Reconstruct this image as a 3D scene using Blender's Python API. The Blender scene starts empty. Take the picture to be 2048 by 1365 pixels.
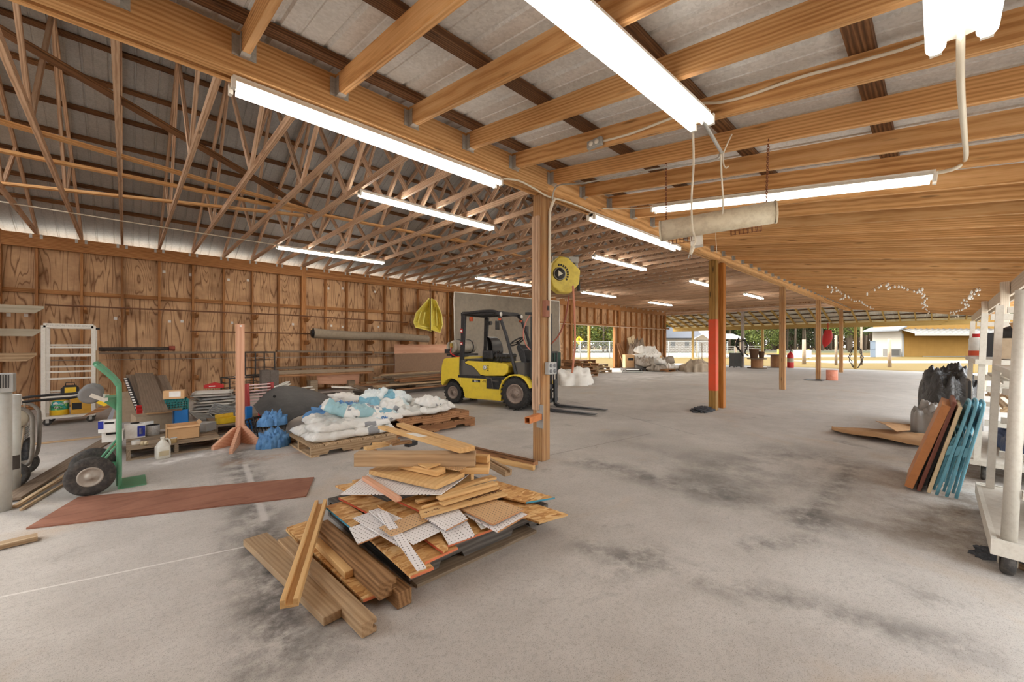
import bpy, bmesh, math, random
from mathutils import Vector, Matrix
SC = bpy.context.scene
COL = SC.collection
R = random.Random(7)
PI = math.pi
# ---------------------------------------------------------------- camera model (2048 x 1365 frame)
FOC, YAW, HOR, EYE = 811.13, math.radians(46.418), 690.54, 1.4
CC, SS = math.cos(YAW), math.sin(YAW)
def ray(u, v):
    a = (u - 1024) / FOC
    return (CC + a * SS, SS - a * CC, (HOR - v) / FOC)
def PZ(u, v, z=0.0):
    d = ray(u, v); t = (z - EYE) / d[2]
    return Vector((d[0] * t, d[1] * t, z))
def PY(u, v, Y):
    d = ray(u, v); t = Y / d[1]
    return Vector((d[0] * t, Y, EYE + d[2] * t))
def PX(u, v, X):
    d = ray(u, v); t = X / d[0]
    return Vector((X, d[1] * t, EYE + d[2] * t))
def V(*a): return Vector(a)
# ---------------------------------------------------------------- mesh builder
class MB:
    def __init__(s): s.v = []; s.f = []; s.sm = []
    def add(s, vs, fs, smooth=False):
        b = len(s.v); s.v += [tuple(x) for x in vs]
        for q in fs: s.f.append(tuple(b + i for i in q)); s.sm.append(smooth)
        return s
    def box(s, c, d, rz=0.0, M=None):
        hx, hy, hz = d[0] / 2, d[1] / 2, d[2] / 2
        P = [Vector((x * hx, y * hy, z * hz)) for x in (-1, 1) for y in (-1, 1) for z in (-1, 1)]
        if M is None: M = Matrix.Translation(Vector(c)) @ Matrix.Rotation(rz, 4, 'Z')
        P = [M @ p for p in P]
        return s.add(P, [(0, 1, 3, 2), (4, 6, 7, 5), (0, 4, 5, 1), (2, 3, 7, 6), (0, 2, 6, 4), (1, 5, 7, 3)])
    def bx(s, x0, x1, y0, y1, z0, z1): return s.box(((x0 + x1) / 2, (y0 + y1) / 2, (z0 + z1) / 2), (x1 - x0, y1 - y0, z1 - z0))
    def bar(s, p0, p1, w, h, up=(0, 0, 1)):
        p0, p1 = Vector(p0), Vector(p1); M, L = frame(p0, p1, up)
        return s.box(None, (L, w, h), M=M)
    def prism(s, pts, axis_vec, smooth=False):
        n = len(pts); a = [Vector(p) for p in pts]; b = [p + Vector(axis_vec) for p in a]
        s.add(a + b, [tuple(range(n))[::-1], tuple(range(n, 2 * n))])
        s.add(a + b, [(i, (i + 1) % n, n + (i + 1) % n, n + i) for i in range(n)], smooth)
        return s
    def tube(s, pts, r, n=8, caps=True, closed=False):
        pts = [Vector(p) for p in pts]; m = len(pts); rr = r if isinstance(r, (list, tuple)) else [r] * m
        vs = []; prev = None
        for i, p in enumerate(pts):
            t = (pts[(i + 1) % m] if (closed or i < m - 1) else p) - (pts[i - 1] if (closed or i > 0) else p)
            if t.length < 1e-9: t = Vector((0, 0, 1))
            t.normalize()
            if prev is None:
                a = Vector((0, 0, 1)) if abs(t.z) < .9 else Vector((1, 0, 0)); prev = t.cross(a).normalized()
            prev = (prev - t * prev.dot(t)).normalized(); q = t.cross(prev)
            for k in range(n):
                an = 2 * PI * k / n; vs.append(p + (prev * math.cos(an) + q * math.sin(an)) * rr[i])
        fs = []
        for i in range(m if closed else m - 1):
            j = (i + 1) % m
            for k in range(n): fs.append((i * n + k, i * n + (k + 1) % n, j * n + (k + 1) % n, j * n + k))
        s.add(vs, fs, True)
        if caps and not closed:
            s.add([vs[k] for k in range(n)], [tuple(range(n))[::-1]]); s.add([vs[(m - 1) * n + k] for k in range(n)], [tuple(range(n))])
        return s
    def cyl(s, p0, p1, r0, r1=None, n=20, caps=True): return s.tube([p0, p1], [r0, r0 if r1 is None else r1], n, caps)
    def lathe(s, prof, c=(0, 0, 0), axis='Z', n=28, a0=0.0, a1=2 * PI):
        c = Vector(c); full = abs(a1 - a0 - 2 * PI) < 1e-6; k = n if full else n + 1; vs = []
        for i in range(k):
            a = a0 + (a1 - a0) * i / n
            for r, h in prof:
                x, y = r * math.cos(a), r * math.sin(a)
                vs.append(c + (Vector((x, y, h)) if axis == 'Z' else Vector((h, x, y)) if axis == 'X' else Vector((y, h, x))))
        m = len(prof); fs = []
        for i in range(n):
            j = (i + 1) % k
            for q in range(m - 1): fs.append((i * m + q, j * m + q, j * m + q + 1, i * m + q + 1))
        return s.add(vs, fs, True)
    def grid(s, fn, nu, nv, smooth=True, closed_u=False):
        vs = [fn(i / nu, j / nv) for i in range(nu + 1) for j in range(nv + 1)]
        fs = [(i * (nv + 1) + j, (i + 1) * (nv + 1) + j, (i + 1) * (nv + 1) + j + 1, i * (nv + 1) + j + 1) for i in range(nu) for j in range(nv)]
        return s.add(vs, fs, smooth)
    def build(s, name, mat=None, parent=None, off=None, bevel=0, solid=0, sub=0, seg=2):
        me = bpy.data.meshes.new(name)
        vs = [(v[0] - off[0], v[1] - off[1], v[2] - off[2]) for v in s.v] if off is not None else s.v
        me.from_pydata(vs, [], s.f)
        me.polygons.foreach_set('use_smooth', s.sm)
        bm = bmesh.new(); bm.from_mesh(me)
        bmesh.ops.remove_doubles(bm, verts=bm.verts, dist=1e-5)
        bmesh.ops.recalc_face_normals(bm, faces=bm.faces); bm.to_mesh(me); bm.free()
        o = bpy.data.objects.new(name, me); COL.objects.link(o)
        if mat: me.materials.append(mat)
        if parent: o.parent = parent
        if solid:
            m = o.modifiers.new('solid', 'SOLIDIFY'); m.thickness = solid; m.offset = 0
        if sub:
            m = o.modifiers.new('sub', 'SUBSURF'); m.levels = sub; m.render_levels = sub
        if bevel:
            m = o.modifiers.new('bevel', 'BEVEL'); m.width = bevel; m.segments = seg; m.limit_method = 'ANGLE'; m.angle_limit = .6
        return o
def frame(p0, p1, up=(0, 0, 1)):
    x = p1 - p0; L = x.length; x = x / L; u = Vector(up)
    if abs(x.dot(u.normalized())) > .995: u = Vector((0, 1, 0)) if abs(x.y) < .9 else Vector((1, 0, 0))
    y = u.cross(x).normalized(); z = x.cross(y); c = (p0 + p1) / 2
    return Matrix(((x.x, y.x, z.x, c.x), (x.y, y.y, z.y, c.y), (x.z, y.z, z.z, c.z), (0, 0, 0, 1))), L
def board(name, p0, p1, w, h, mat, parent=None, up=(0, 0, 1), bevel=0, off=None):
    """a straight length of timber whose own X axis follows the grain"""
    p0, p1 = Vector(p0), Vector(p1)
    if off is not None: p0 = p0 - Vector(off); p1 = p1 - Vector(off)
    M, L = frame(p0, p1, up)
    o = MB().box((0, 0, 0), (L, w, h)).build(name, mat, parent, bevel=bevel, seg=1)
    o.matrix_local = M
    return o
def tag(o, label=None, cat=None, group=None, kind=None):
    if label: o['label'] = label
    if cat: o['category'] = cat
    if group: o['group'] = group
    if kind: o['kind'] = kind
    return o
def thing(name, label, cat, loc=(0, 0, 0), rz=0.0, group=None, M=None):
    o = bpy.data.objects.new(name, None); COL.objects.link(o); o.empty_display_size = .1
    if M is not None: o.matrix_local = M
    else: o.location = loc; o.rotation_euler = (0, 0, rz)
    return tag(o, label, cat, group)
def st(o): o['kind'] = 'structure'; return o
def kids(o): return [c for c in bpy.data.objects if c.parent == o]
def copy_tree(o, parent=None):
    c = o.copy(); COL.objects.link(c); c.parent = parent
    for ch in kids(o): copy_tree(ch, c)
    return c
def text(name, s, size, mat, parent, M, ext=.001, align='CENTER'):
    cu = bpy.data.curves.new(name, 'FONT'); cu.body = s; cu.size = size; cu.extrude = ext; cu.align_x = align; cu.align_y = 'CENTER'
    tmp = bpy.data.objects.new('tmp_text', cu); COL.objects.link(tmp); bpy.context.view_layer.update()
    me = bpy.data.meshes.new_from_object(tmp.evaluated_get(bpy.context.evaluated_depsgraph_get())); bpy.data.objects.remove(tmp)
    me.materials.clear(); me.materials.append(mat)
    o = bpy.data.objects.new(name, me); COL.objects.link(o); o.parent = parent; o.matrix_local = M
    return o
def plate_frame(c, xdir, up):
    """matrix whose X follows xdir and Y follows up (for lettering on a face)"""
    x = Vector(xdir).normalized(); y = Vector(up); y = (y - x * y.dot(x)).normalized(); z = x.cross(y); c = Vector(c)
    return Matrix(((x.x, y.x, z.x, c.x), (x.y, y.y, z.y, c.y), (x.z, y.z, z.z, c.z), (0, 0, 0, 1)))
# ---------------------------------------------------------------- materials
def rgb(r, g, b):
    f = lambda c: (c / 255 / 12.92) if c / 255 <= .04045 else ((c / 255 + .055) / 1.055) ** 2.4
    return (f(r), f(g), f(b), 1.0)
class Mat:
    def __init__(s, name, rough=.7, metal=0.0, spec=.3):
        s.m = bpy.data.materials.new(name); s.m.use_nodes = True; s.t = s.m.node_tree; s.b = s.t.nodes['Principled BSDF']
        s.b.inputs['Roughness'].default_value = rough; s.b.inputs['Metallic'].default_value = metal
        s.b.inputs['Specular IOR Level'].default_value = spec
    def n(s, typ, ins=None, **props):
        nd = s.t.nodes.new(typ)
        for k, v in props.items(): setattr(nd, k, v)
        for k, v in (ins or {}).items(): s.set(nd.inputs[k], v)
        return nd
    def set(s, sock, v):
        if isinstance(v, bpy.types.NodeSocket): s.t.links.new(v, sock)
        else: sock.default_value = v
    def color(s, v): s.set(s.b.inputs['Base Color'], v); return s
    def math(s, op, a, b=0.0, c=0.0, clamp=False):
        nd = s.n('ShaderNodeMath', operation=op, use_clamp=clamp); s.set(nd.inputs[0], a); s.set(nd.inputs[1], b)
        if op in ('MULTIPLY_ADD', 'COMPARE', 'SMOOTH_MIN'): s.set(nd.inputs[2], c)
        return nd.outputs[0]
    def co(s, scale=(1, 1, 1), rand=True, world=False):
        if world: src = s.n('ShaderNodeNewGeometry').outputs['Position']
        else: src = s.n('ShaderNodeTexCoord').outputs['Object']
        if rand:
            oi = s.n('ShaderNodeObjectInfo'); wn = s.n('ShaderNodeTexWhiteNoise', {'W': oi.outputs['Random']}, noise_dimensions='1D')
            mu = s.n('ShaderNodeVectorMath', operation='SCALE'); s.set(mu.inputs[0], wn.outputs['Color']); mu.inputs[3].default_value = 20
            ad = s.n('ShaderNodeVectorMath', operation='ADD'); s.set(ad.inputs[0], src); s.set(ad.inputs[1], mu.outputs[0]); src = ad.outputs[0]
        mp = s.n('ShaderNodeMapping'); s.set(mp.inputs['Vector'], src); mp.inputs['Scale'].default_value = scale
        return mp.outputs[0]
    def noise(s, vec, scale=5, detail=3, rough=.55, dist=0.0):
        nd = s.n('ShaderNodeTexNoise', {'Scale': scale, 'Detail': detail, 'Roughness': rough, 'Distortion': dist}); s.set(nd.inputs['Vector'], vec)
        return nd.outputs[0]
    def vor(s, vec, scale=5, feature='F1', out='Distance', rnd=1.0):
        nd = s.n('ShaderNodeTexVoronoi', {'Scale': scale, 'Randomness': rnd}, feature=feature); s.set(nd.inputs['Vector'], vec); return nd.outputs[out]
    def ramp(s, fac, stops, interp='LINEAR'):
        nd = s.n('ShaderNodeValToRGB'); s.set(nd.inputs[0], fac); cr = nd.color_ramp; cr.interpolation = interp
        while len(cr.elements) < len(stops): cr.elements.new(.5)
        for e, (p, c) in zip(cr.elements, stops):
            e.position = p; e.color = c if not isinstance(c, (int, float)) else (c, c, c, 1)
        return nd.outputs[0]
    def mix(s, fac, a, b, blend='MIX'):
        nd = s.n('ShaderNodeMix', data_type='RGBA', blend_type=blend); s.set(nd.inputs[0], fac); s.set(nd.inputs[6], a); s.set(nd.inputs[7], b); return nd.outputs[2]
    def bump(s, h, strength=.3, dist=.01):
        nd = s.n('ShaderNodeBump', {'Strength': strength, 'Distance': dist}); s.set(nd.inputs['Height'], h); s.set(s.b.inputs['Normal'], nd.outputs[0]); return s
    def rand(s): return s.n('ShaderNodeObjectInfo').outputs['Random']
def plain(name, col, rough=.6, metal=0.0, spec=.35, var=.12, dirt=None, dscale=6.0, damt=.45):
    """one colour with slight mottling and, where asked, grime in patches of its own"""
    m = Mat(name, rough, metal, spec); v = m.co(rand=True)
    nz = m.noise(v, dscale, 4, .6)
    c = m.mix(nz, tuple(x * (1 - var) for x in col[:3]) + (1,), tuple(min(1, x * (1 + var)) for x in col[:3]) + (1,))
    if dirt is not None:
        n2 = m.noise(v, dscale * 2.7, 6, .7); c = m.mix(m.ramp(n2, [(.5 - damt * .15, 0.0), (.75, damt)]), c, dirt)
    m.color(c); return m.m
def wood(name, dark, mid, light, ring=14, axis=0, knots=.55, grey=None, greyamt=0.0, rough=.7, contrast=1.0, var=.25):
    m = Mat(name, rough, 0, .25)
    sc = [1, 1, 1]; sc[axis] = .16
    v = m.co(tuple(sc))
    w = m.n('ShaderNodeTexWave', {'Scale': ring, 'Distortion': 3.2, 'Detail': 2.0, 'Detail Scale': 1.6, 'Detail Roughness': .5}, wave_type='RINGS', rings_direction='XYZ'[axis], wave_profile='SIN')
    m.set(w.inputs['Vector'], v)
    sf = [130, 130, 130]; sf[axis] = 3
    fib = m.noise(m.co(tuple(sf)), 1, 2, .5)
    sl = [2.2, 2.2, 2.2]; sl[axis] = .5
    low = m.noise(m.co(tuple(sl)), 1.3, 3, .6)
    fac = m.math('MULTIPLY_ADD', w.outputs[1], .34 * contrast, m.math('MULTIPLY_ADD', fib, .5, .02))
    fac = m.math('ADD', fac, m.math('MULTIPLY_ADD', low, .5, -.22))
    c = m.ramp(fac, [(.12, dark), (.5, mid), (.92, light)])
    if knots:
        sk = [9, 9, 9]; sk[axis] = 1.5
        k = m.vor(m.co(tuple(sk)), 1.0)
        c = m.mix(m.ramp(k, [(.06, knots), (.14, 0.0)]), c, tuple(x * .25 for x in dark[:3]) + (1,))
    if grey is not None:
        g = m.noise(m.co((1.4, 1.4, 1.4)), 1.5, 4, .65); c = m.mix(m.ramp(g, [(.35, 0.0), (.65, greyamt)]), c, grey)
    hv = m.n('ShaderNodeHueSaturation', {'Color': c}); m.set(hv.inputs['Value'], m.math('MULTIPLY_ADD', m.rand(), var, 1 - var / 2))
    m.color(hv.outputs[0]); return m.m
def plywood(name, dark, mid, light, u=0, w=2, freq=16.0, rand=True, stretch=.28, scale=1.0, lines=.85):
    """rotary-cut face: wandering contour lines stretched along one axis (w), a sheet in the u-w plane"""
    m = Mat(name, .75, 0, .2)
    sc = [2.4 * scale] * 3; sc[w] = 2.4 * stretch * scale
    nz = m.noise(m.co(tuple(sc), rand), 1.0, 2.2, .45, .35)
    band = m.math('PINGPONG', m.math('MULTIPLY', nz, freq), .5)
    sf = [60] * 3; sf[w] = 2.5
    fib = m.noise(m.co(tuple(sf), rand), 1, 3, .6)
    blot = m.noise(m.co((1.1, 1.1, 1.1), rand), 1.4, 5, .65)
    c = m.mix(fib, mid, light)
    c = m.mix(m.ramp(band, [(.0, lines), (.08, lines * .5), (.17, 0.0)]), c, dark)
    c = m.mix(m.ramp(blot, [(.45, 0.0), (.72, .55)]), c, dark)
    m.color(c); return m.m
def osb(name):
    m = Mat(name, .65, 0, .3); c = None
    v = m.co((1, 1, 1))
    for i, (ang, sc) in enumerate([(.5, 1), (2.0, 1.15), (1.2, .9)]):
        mp = m.n('ShaderNodeMapping'); m.set(mp.inputs[0], v); mp.inputs['Rotation'].default_value = (0, 0, ang); mp.inputs['Scale'].default_value = (15 * sc, 46 * sc, 15)
        vc = m.n('ShaderNodeTexVoronoi', {'Scale': 1.0}); m.set(vc.inputs['Vector'], mp.outputs[0])
        sp = m.n('ShaderNodeSeparateColor'); m.set(sp.inputs[0], vc.outputs['Color'])
        col = m.ramp(sp.outputs[0], [(0, rgb(170, 116, 62)), (.3, rgb(206, 154, 92)), (.7, rgb(224, 178, 116)), (1, rgb(240, 206, 150))])
        c = col if c is None else m.mix(m.ramp(sp.outputs[1], [(.5, 0.0), (.52, 1.0)]), c, col)
    n = m.noise(v, 3, 4, .6)
    c = m.mix(m.math('MULTIPLY', n, .25), c, rgb(170, 125, 80), 'MULTIPLY')
    m.color(c); return m.m
def peg(name, base):
    """hardboard with a regular grid of drilled holes (in the sheet's own X-Y plane)"""
    m = Mat(name, .5, 0, .4); v = m.co((1 / .0254,) * 3, rand=False)
    fr = m.n('ShaderNodeVectorMath', operation='FRACTION'); m.set(fr.inputs[0], v)
    sp = m.n('ShaderNodeSeparateXYZ'); m.set(sp.inputs[0], fr.outputs[0])
    dx = m.math('SUBTRACT', sp.outputs[0], .5); dy = m.math('SUBTRACT', sp.outputs[1], .5)
    d = m.math('SQRT', m.math('ADD', m.math('MULTIPLY', dx, dx), m.math('MULTIPLY', dy, dy)))
    h = m.ramp(d, [(.13, 1.0), (.17, 0.0)])
    nz = m.noise(m.co((6, 6, 6)), 1, 4, .6); c = m.mix(m.math('MULTIPLY', nz, .35), base, tuple(x * .7 for x in base[:3]) + (1,))
    m.color(m.mix(h, c, rgb(60, 45, 30))); return m.m
LAMP_E, LAMP_N = 6.5, 1.1
# ---------------------------------------------------------------- materials of the building
W_NEW = wood('new_pine', rgb(170, 116, 66), rgb(214, 164, 108), rgb(234, 192, 142), ring=13, knots=.6)
W_TRUSS = wood('truss_pine', rgb(150, 112, 86), rgb(202, 168, 138), rgb(224, 194, 166), ring=16, knots=.7, var=.4)
W_STUD = wood('stud_pine', rgb(120, 74, 40), rgb(165, 114, 68), rgb(190, 142, 94), ring=15, knots=.6, var=.3)
W_OLD = wood('purlin_old', rgb(62, 42, 28), rgb(108, 74, 48), rgb(160, 118, 80), ring=18, knots=.8, var=.7)
W_POST = wood('post_pine', rgb(140, 92, 50), rgb(180, 132, 84), rgb(205, 163, 115), ring=10, knots=.9, grey=rgb(150, 135, 110), greyamt=.4)
W_PAINT = wood('painted_beam', rgb(196, 180, 160), rgb(214, 200, 182), rgb(228, 218, 204), ring=10, knots=.3, var=.1)
W_GREEN = wood('treated_pine', rgb(142, 112, 58), rgb(176, 146, 86), rgb(198, 172, 112), ring=12, knots=.7, var=.2)
PLY = plywood('sheathing', rgb(112, 74, 48), rgb(196, 154, 114), rgb(216, 178, 138), u=0, w=2, freq=19, stretch=.12)
STEEL_G = plain('galvanised', rgb(186, 184, 178), .5, .25, .5, var=.15, dirt=rgb(120, 112, 100), dscale=20)
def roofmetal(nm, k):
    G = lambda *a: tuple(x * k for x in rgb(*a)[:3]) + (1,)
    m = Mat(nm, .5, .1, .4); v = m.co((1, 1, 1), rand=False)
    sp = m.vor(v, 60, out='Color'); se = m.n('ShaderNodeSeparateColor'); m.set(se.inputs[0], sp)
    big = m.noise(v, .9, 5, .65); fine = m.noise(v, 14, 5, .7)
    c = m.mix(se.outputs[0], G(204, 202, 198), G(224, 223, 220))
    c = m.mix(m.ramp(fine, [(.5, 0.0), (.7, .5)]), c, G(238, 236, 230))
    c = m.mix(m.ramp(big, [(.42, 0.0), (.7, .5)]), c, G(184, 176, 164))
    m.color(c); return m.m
ROOF = roofmetal('roof_metal_lit', 1.0); ROOF_SHADED = roofmetal('roof_metal_shaded', .62)  # same sheet metal twice, main roof copy darkened to paint in its shade
def concrete():
    m = Mat('slab_concrete', .85, 0, .25); v = m.co((1, 1, 1), rand=False, world=True)
    a = m.noise(v, .55, 6, .62, .3); b = m.noise(v, 3.2, 8, .68); d = m.noise(v, 38, 6, .75); e = m.noise(v, 190, 2, .6)
    c = m.mix(b, rgb(168, 161, 153), rgb(210, 204, 197))
    c = m.mix(m.ramp(a, [(.36, .3), (.6, 0.0)]), c, rgb(146, 138, 129))
    c = m.mix(m.ramp(d, [(.36, .35), (.5, 0.0)]), c, rgb(138, 131, 124))
    c = m.mix(m.ramp(e, [(.34, .55), (.44, 0.0)]), c, rgb(105, 98, 90))
    dk = m.noise(v, 1.7, 7, .72, .6); c = m.mix(m.ramp(dk, [(.6, 0.0), (.74, .5)]), c, rgb(92, 88, 84))
    # warm dust patches
    wd = m.noise(v, .8, 5, .6, 1.0); c = m.mix(m.ramp(wd, [(.58, 0.0), (.75, .35)]), c, rgb(186, 158, 122))
    s = m.n('ShaderNodeSeparateXYZ'); m.set(s.inputs[0], v); X, Y = s.outputs[0], s.outputs[1]
    wob = m.math('MULTIPLY_ADD', m.noise(v, 6, 3), .05, -.025)
    def line(p0, p1, wdt, soft, amt, col, brk=0.0):
        nonlocal c
        d0 = Vector((p1[0] - p0[0], p1[1] - p0[1])); L = d0.length; d0 /= L
        rx = m.math('SUBTRACT', X, p0[0]); ry = m.math('SUBTRACT', Y, p0[1])
        al = m.math('ADD', m.math('MULTIPLY', rx, d0.x), m.math('MULTIPLY', ry, d0.y))
        pe = m.math('ADD', m.math('MULTIPLY', rx, -d0.y), m.math('MULTIPLY', ry, d0.x))
        pe = m.math('ABSOLUTE', m.math('ADD', pe, m.math('MULTIPLY', wob, min(1.0, wdt * 12))))
        pd = m.math('MAXIMUM', pe, m.math('MAXIMUM', m.math('SUBTRACT', 0.0, al), m.math('SUBTRACT', al, L)))
        f = m.ramp(m.math('MULTIPLY', pd, 1 / (wdt + soft)), [(wdt / (wdt + soft) * .6, amt), (1.0, 0.0)])
        if brk: f = m.math('MULTIPLY', f, m.ramp(m.noise(v, brk, 5, .7), [(.4, 0.0), (.6, 1.0)]))
        c = m.mix(f, c, col)
    G = lambda u, w: PZ(u, w)[:2]
    DK = rgb(74, 70, 68)
    line(G(476, 905), G(575, 1300), .02, .30, .75, DK, 3.5)      # black scuff beside the joint
    line(G(490, 930), G(530, 1040), .025, .012, .7, rgb(205, 200, 195), 0)
    line(G(530, 1080), G(560, 1290), .05, .18, .6, rgb(66, 62, 60), 9)
    line(G(0, 1195), G(520, 1088), .006, .006, .6, rgb(228, 224, 218))
    line(G(690, 890), G(1010, 1010), .012, .012, .6, rgb(214, 208, 200))
    line(G(1180, 925), G(1640, 1040), .05, .3, .6, DK, 2.5)
    line(G(1185, 1095), G(1900, 1290), .05, .16, .52, DK, 3)
    line(G(1610, 1050), G(1705, 935), .05, .1, .5, DK, 5)
    line(G(1240, 870), G(1400, 940), .2, .7, .3, DK, 1.6)
    line(G(1420, 960), G(1600, 920), .35, .7, .5, DK, 1.3)
    line(G(1010, 930), G(1300, 868), .006, .006, .55, rgb(110, 104, 98))
    line(G(1130, 800), G(1390, 870), .006, .008, .45, rgb(110, 104, 98))
    line(G(1500, 1090), G(1620, 1080), .02, .12, .45, DK, 8)
    line(G(1220, 1150), G(1300, 1100), .02, .15, .4, DK, 6)
    line((4.6, -.2), (8.5, -.35), .35, .6, .7, rgb(92, 72, 54), 2.0)
    # white lime dust by the bags, paler floor round the far pile
    line(G(330, 925), G(430, 905), .05, .16, .75, rgb(236, 233, 228), 7)
    line(G(1240, 760), G(1420, 745), .6, 1.2, .65, rgb(232, 228, 222), 1.4)
    line(G(1010, 770), G(1180, 775), .3, .6, .35, rgb(150, 118, 84), 2)
    line(G(470, 925), G(610, 905), .04, .15, .5, rgb(170, 130, 96), 7)
    line(G(360, 985), G(90, 1060), .03, .22, .4, rgb(186, 150, 108), 3)
    m.color(c); m.bump(e, .2, .006); return m.m
FLOOR = concrete()
tx = lambda i: -1.4078 + .6711 * i
NT0, NT1 = -3, 43
XB, XE = -3.6, 28.0
# ---------------------------------------------------------------- slab and roofs
st(MB().bx(-7, 30.4, -2.2, 13.75, -.12, 0).build('floor', FLOOR))
def ribbed(x0, x1, P0, P1, per=.305, h=.016):
    """ribbed sheet: profile along one horizontal axis, straight between the two edge functions"""
    prof = [(0, 0), (.03, 0), (.042, h), (.058, h), (.07, 0), (.165, 0), (.17, h * .4), (.185, h * .4), (.19, 0)]
    xs = []; x = x0
    while x < x1:
        for a, b in prof:
            if x + a < x1: xs.append((x + a, b))
        x += per
    xs.append((x1, 0)); mb = MB(); vs = []
    for a, b in xs: vs.append(P0(a, b)); vs.append(P1(a, b))
    return mb.add(vs, [(2 * i, 2 * i + 1, 2 * i + 3, 2 * i + 2) for i in range(len(xs) - 1)])
RS = .4216; RIDGE_Y = 8.4
zu = lambda Y: 3.86 + (13.5 - Y) * RS if Y >= RIDGE_Y else 3.86 + (Y - 3.3) * RS
zm = lambda Y: zu(Y) + .155
st(ribbed(XB, XE + .1, lambda x, b: V(x, 14.35, zm(14.35) + b), lambda x, b: V(x, RIDGE_Y, zm(RIDGE_Y) + b)).build('ceiling_roof_sheet', ROOF_SHADED))
st(ribbed(XB, XE + .1, lambda x, b: V(x, 3.32, zm(3.32) + b), lambda x, b: V(x, RIDGE_Y, zm(RIDGE_Y) + b)).build('ceiling_roof_sheet', ROOF_SHADED))
LS = .143
lz = lambda Y: 3.335 - LS * (3.23 - Y)            # underside of the lean-to rafters
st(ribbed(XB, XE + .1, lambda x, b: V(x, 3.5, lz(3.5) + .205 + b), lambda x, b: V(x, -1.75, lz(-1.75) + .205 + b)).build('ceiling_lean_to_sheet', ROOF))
FS = .25
fz = lambda X: 3.46 - FS * (X - 28.0)
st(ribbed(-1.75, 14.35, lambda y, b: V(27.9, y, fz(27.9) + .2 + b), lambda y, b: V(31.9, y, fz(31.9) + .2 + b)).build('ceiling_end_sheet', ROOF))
# purlins of the main roof (flat battens under the sheet)
for k in range(-1, 10):
    Y = 8.6 + .63 * (k + .5) - .1
    if 8.4 < Y < 13.0 or Y > 13.9:
        st(board('purlin', (XB, Y, zu(Y) + .125), (XE, Y, zu(Y) + .125), .09, .04, W_OLD, up=(0, RS, 1)))
    Y2 = 16.8 - Y
    if 3.4 < Y2 < 8.4:
        st(board('purlin', (XB, Y2, zu(Y2) + .125), (XE, Y2, zu(Y2) + .125), .09, .04, W_OLD, up=(0, -RS, 1)))
for Y in (3.05, 2.19, 1.245, .30, -.64, -1.55):
    st(board('purlin', (XB, Y, lz(Y) + .182), (XE, Y, lz(Y) + .182), .12, .04, W_OLD, up=(0, -LS, 1)))
# ---------------------------------------------------------------- trusses
def truss():
    t = bpy.data.objects.new('roof_truss', None); COL.objects.link(t); st(t)
    b = lambda n, y0, z0, y1, z1, h=.09, w=.045, dx=0: st(board(n, (dx, y0, z0), (dx, y1, z1), w, h, W_TRUSS, t, up=(0, -(z1 - z0), (y1 - y0)) if y1 > y0 else (0, (z1 - z0), -(y1 - y0))))
    zc = 3.80 + .045
    b('bottom_chord', 3.34, zc, 13.55, zc)
    b('top_chord', 14.2, zu(14.2) + .05, 8.4, zu(8.4) + .05)
    b('top_chord', 3.34, zu(3.34) + .05, 8.4, zu(8.4) + .05)
    b('web', 10.1, zc + .02, 8.42, 5.96, .085, .04, .003); b('web', 6.7, zc + .02, 8.38, 5.96, .085, .04, .003)
    b('web', 10.12, zc + .02, 11.2, zu(11.2) + .03, .085, .04, -.003); b('web', 6.68, zc + .02, 5.6, zu(5.6) + .03, .085, .04, -.003)
    for dx in (-.075, .075):
        st(MB().bx(dx - .022, dx + .022, 13.43, 13.436, 3.71, 3.80).build('truss_clip', STEEL_G, t))
    return t
t0 = truss(); t0.location.x = tx(NT0)
for i in range(NT0 + 1, NT1 + 1):
    t = copy_tree(t0); t.location.x = tx(i)
# long braces lying over the bottom chords
for a, b_ in [((-3.2, 6.75, 3.915), (2.7, 8.15, 3.915)), ((-3.3, 8.42, 3.915), (2.2, 8.26, 3.915)), ((-3.2, 10.75, 3.915), (2.5, 8.5, 3.915)), ((2.0, 8.36, 3.95), (6.2, 8.1, 3.95)), ((5.6, 8.1, 3.99), (9.4, 8.5, 3.99))]:
    st(board('brace', a, b_, .09, .04, W_NEW))
st(board('brace', (-2.6, 6.4, 5.2), (2.55, 8.2, 3.93), .14, .04, W_OLD))
# ---------------------------------------------------------------- lean-to rafters
def rafter():
    t = board('rafter', (0, 3.22, lz(3.22) + .08), (0, -1.7, lz(-1.7) + .08), .045, .16, W_NEW, up=(0, -LS, 1))
    return st(t)
def hanger(x):
    m = MB()
    for s in (-1, 1):
        m.bx(x + s * .026 - .002, x + s * .026 + .002, 3.15, 3.205, lz(3.2) - .01, lz(3.2) + .13)
        m.bx(min(x + s * .026, x + s * .07), max(x + s * .026, x + s * .07), 3.203, 3.207, lz(3.2) - .01, lz(3.2) + .13)
    m.bx(x - .028, x + .028, 3.13, 3.205, lz(3.2) - .012, lz(3.2) - .006)
    return m
r0 = rafter(); h0 = st(hanger(0).build('joist_hanger', STEEL_G))
xr = lambda k: .574 + .626 * k
for k in range(-6, 44):
    r = r0 if k == -6 else r0.copy(); h = h0 if k == -6 else h0.copy()
    if k > -6: COL.objects.link(r); COL.objects.link(h)
    r.location.x = xr(k); h.location.x = xr(k)
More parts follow.
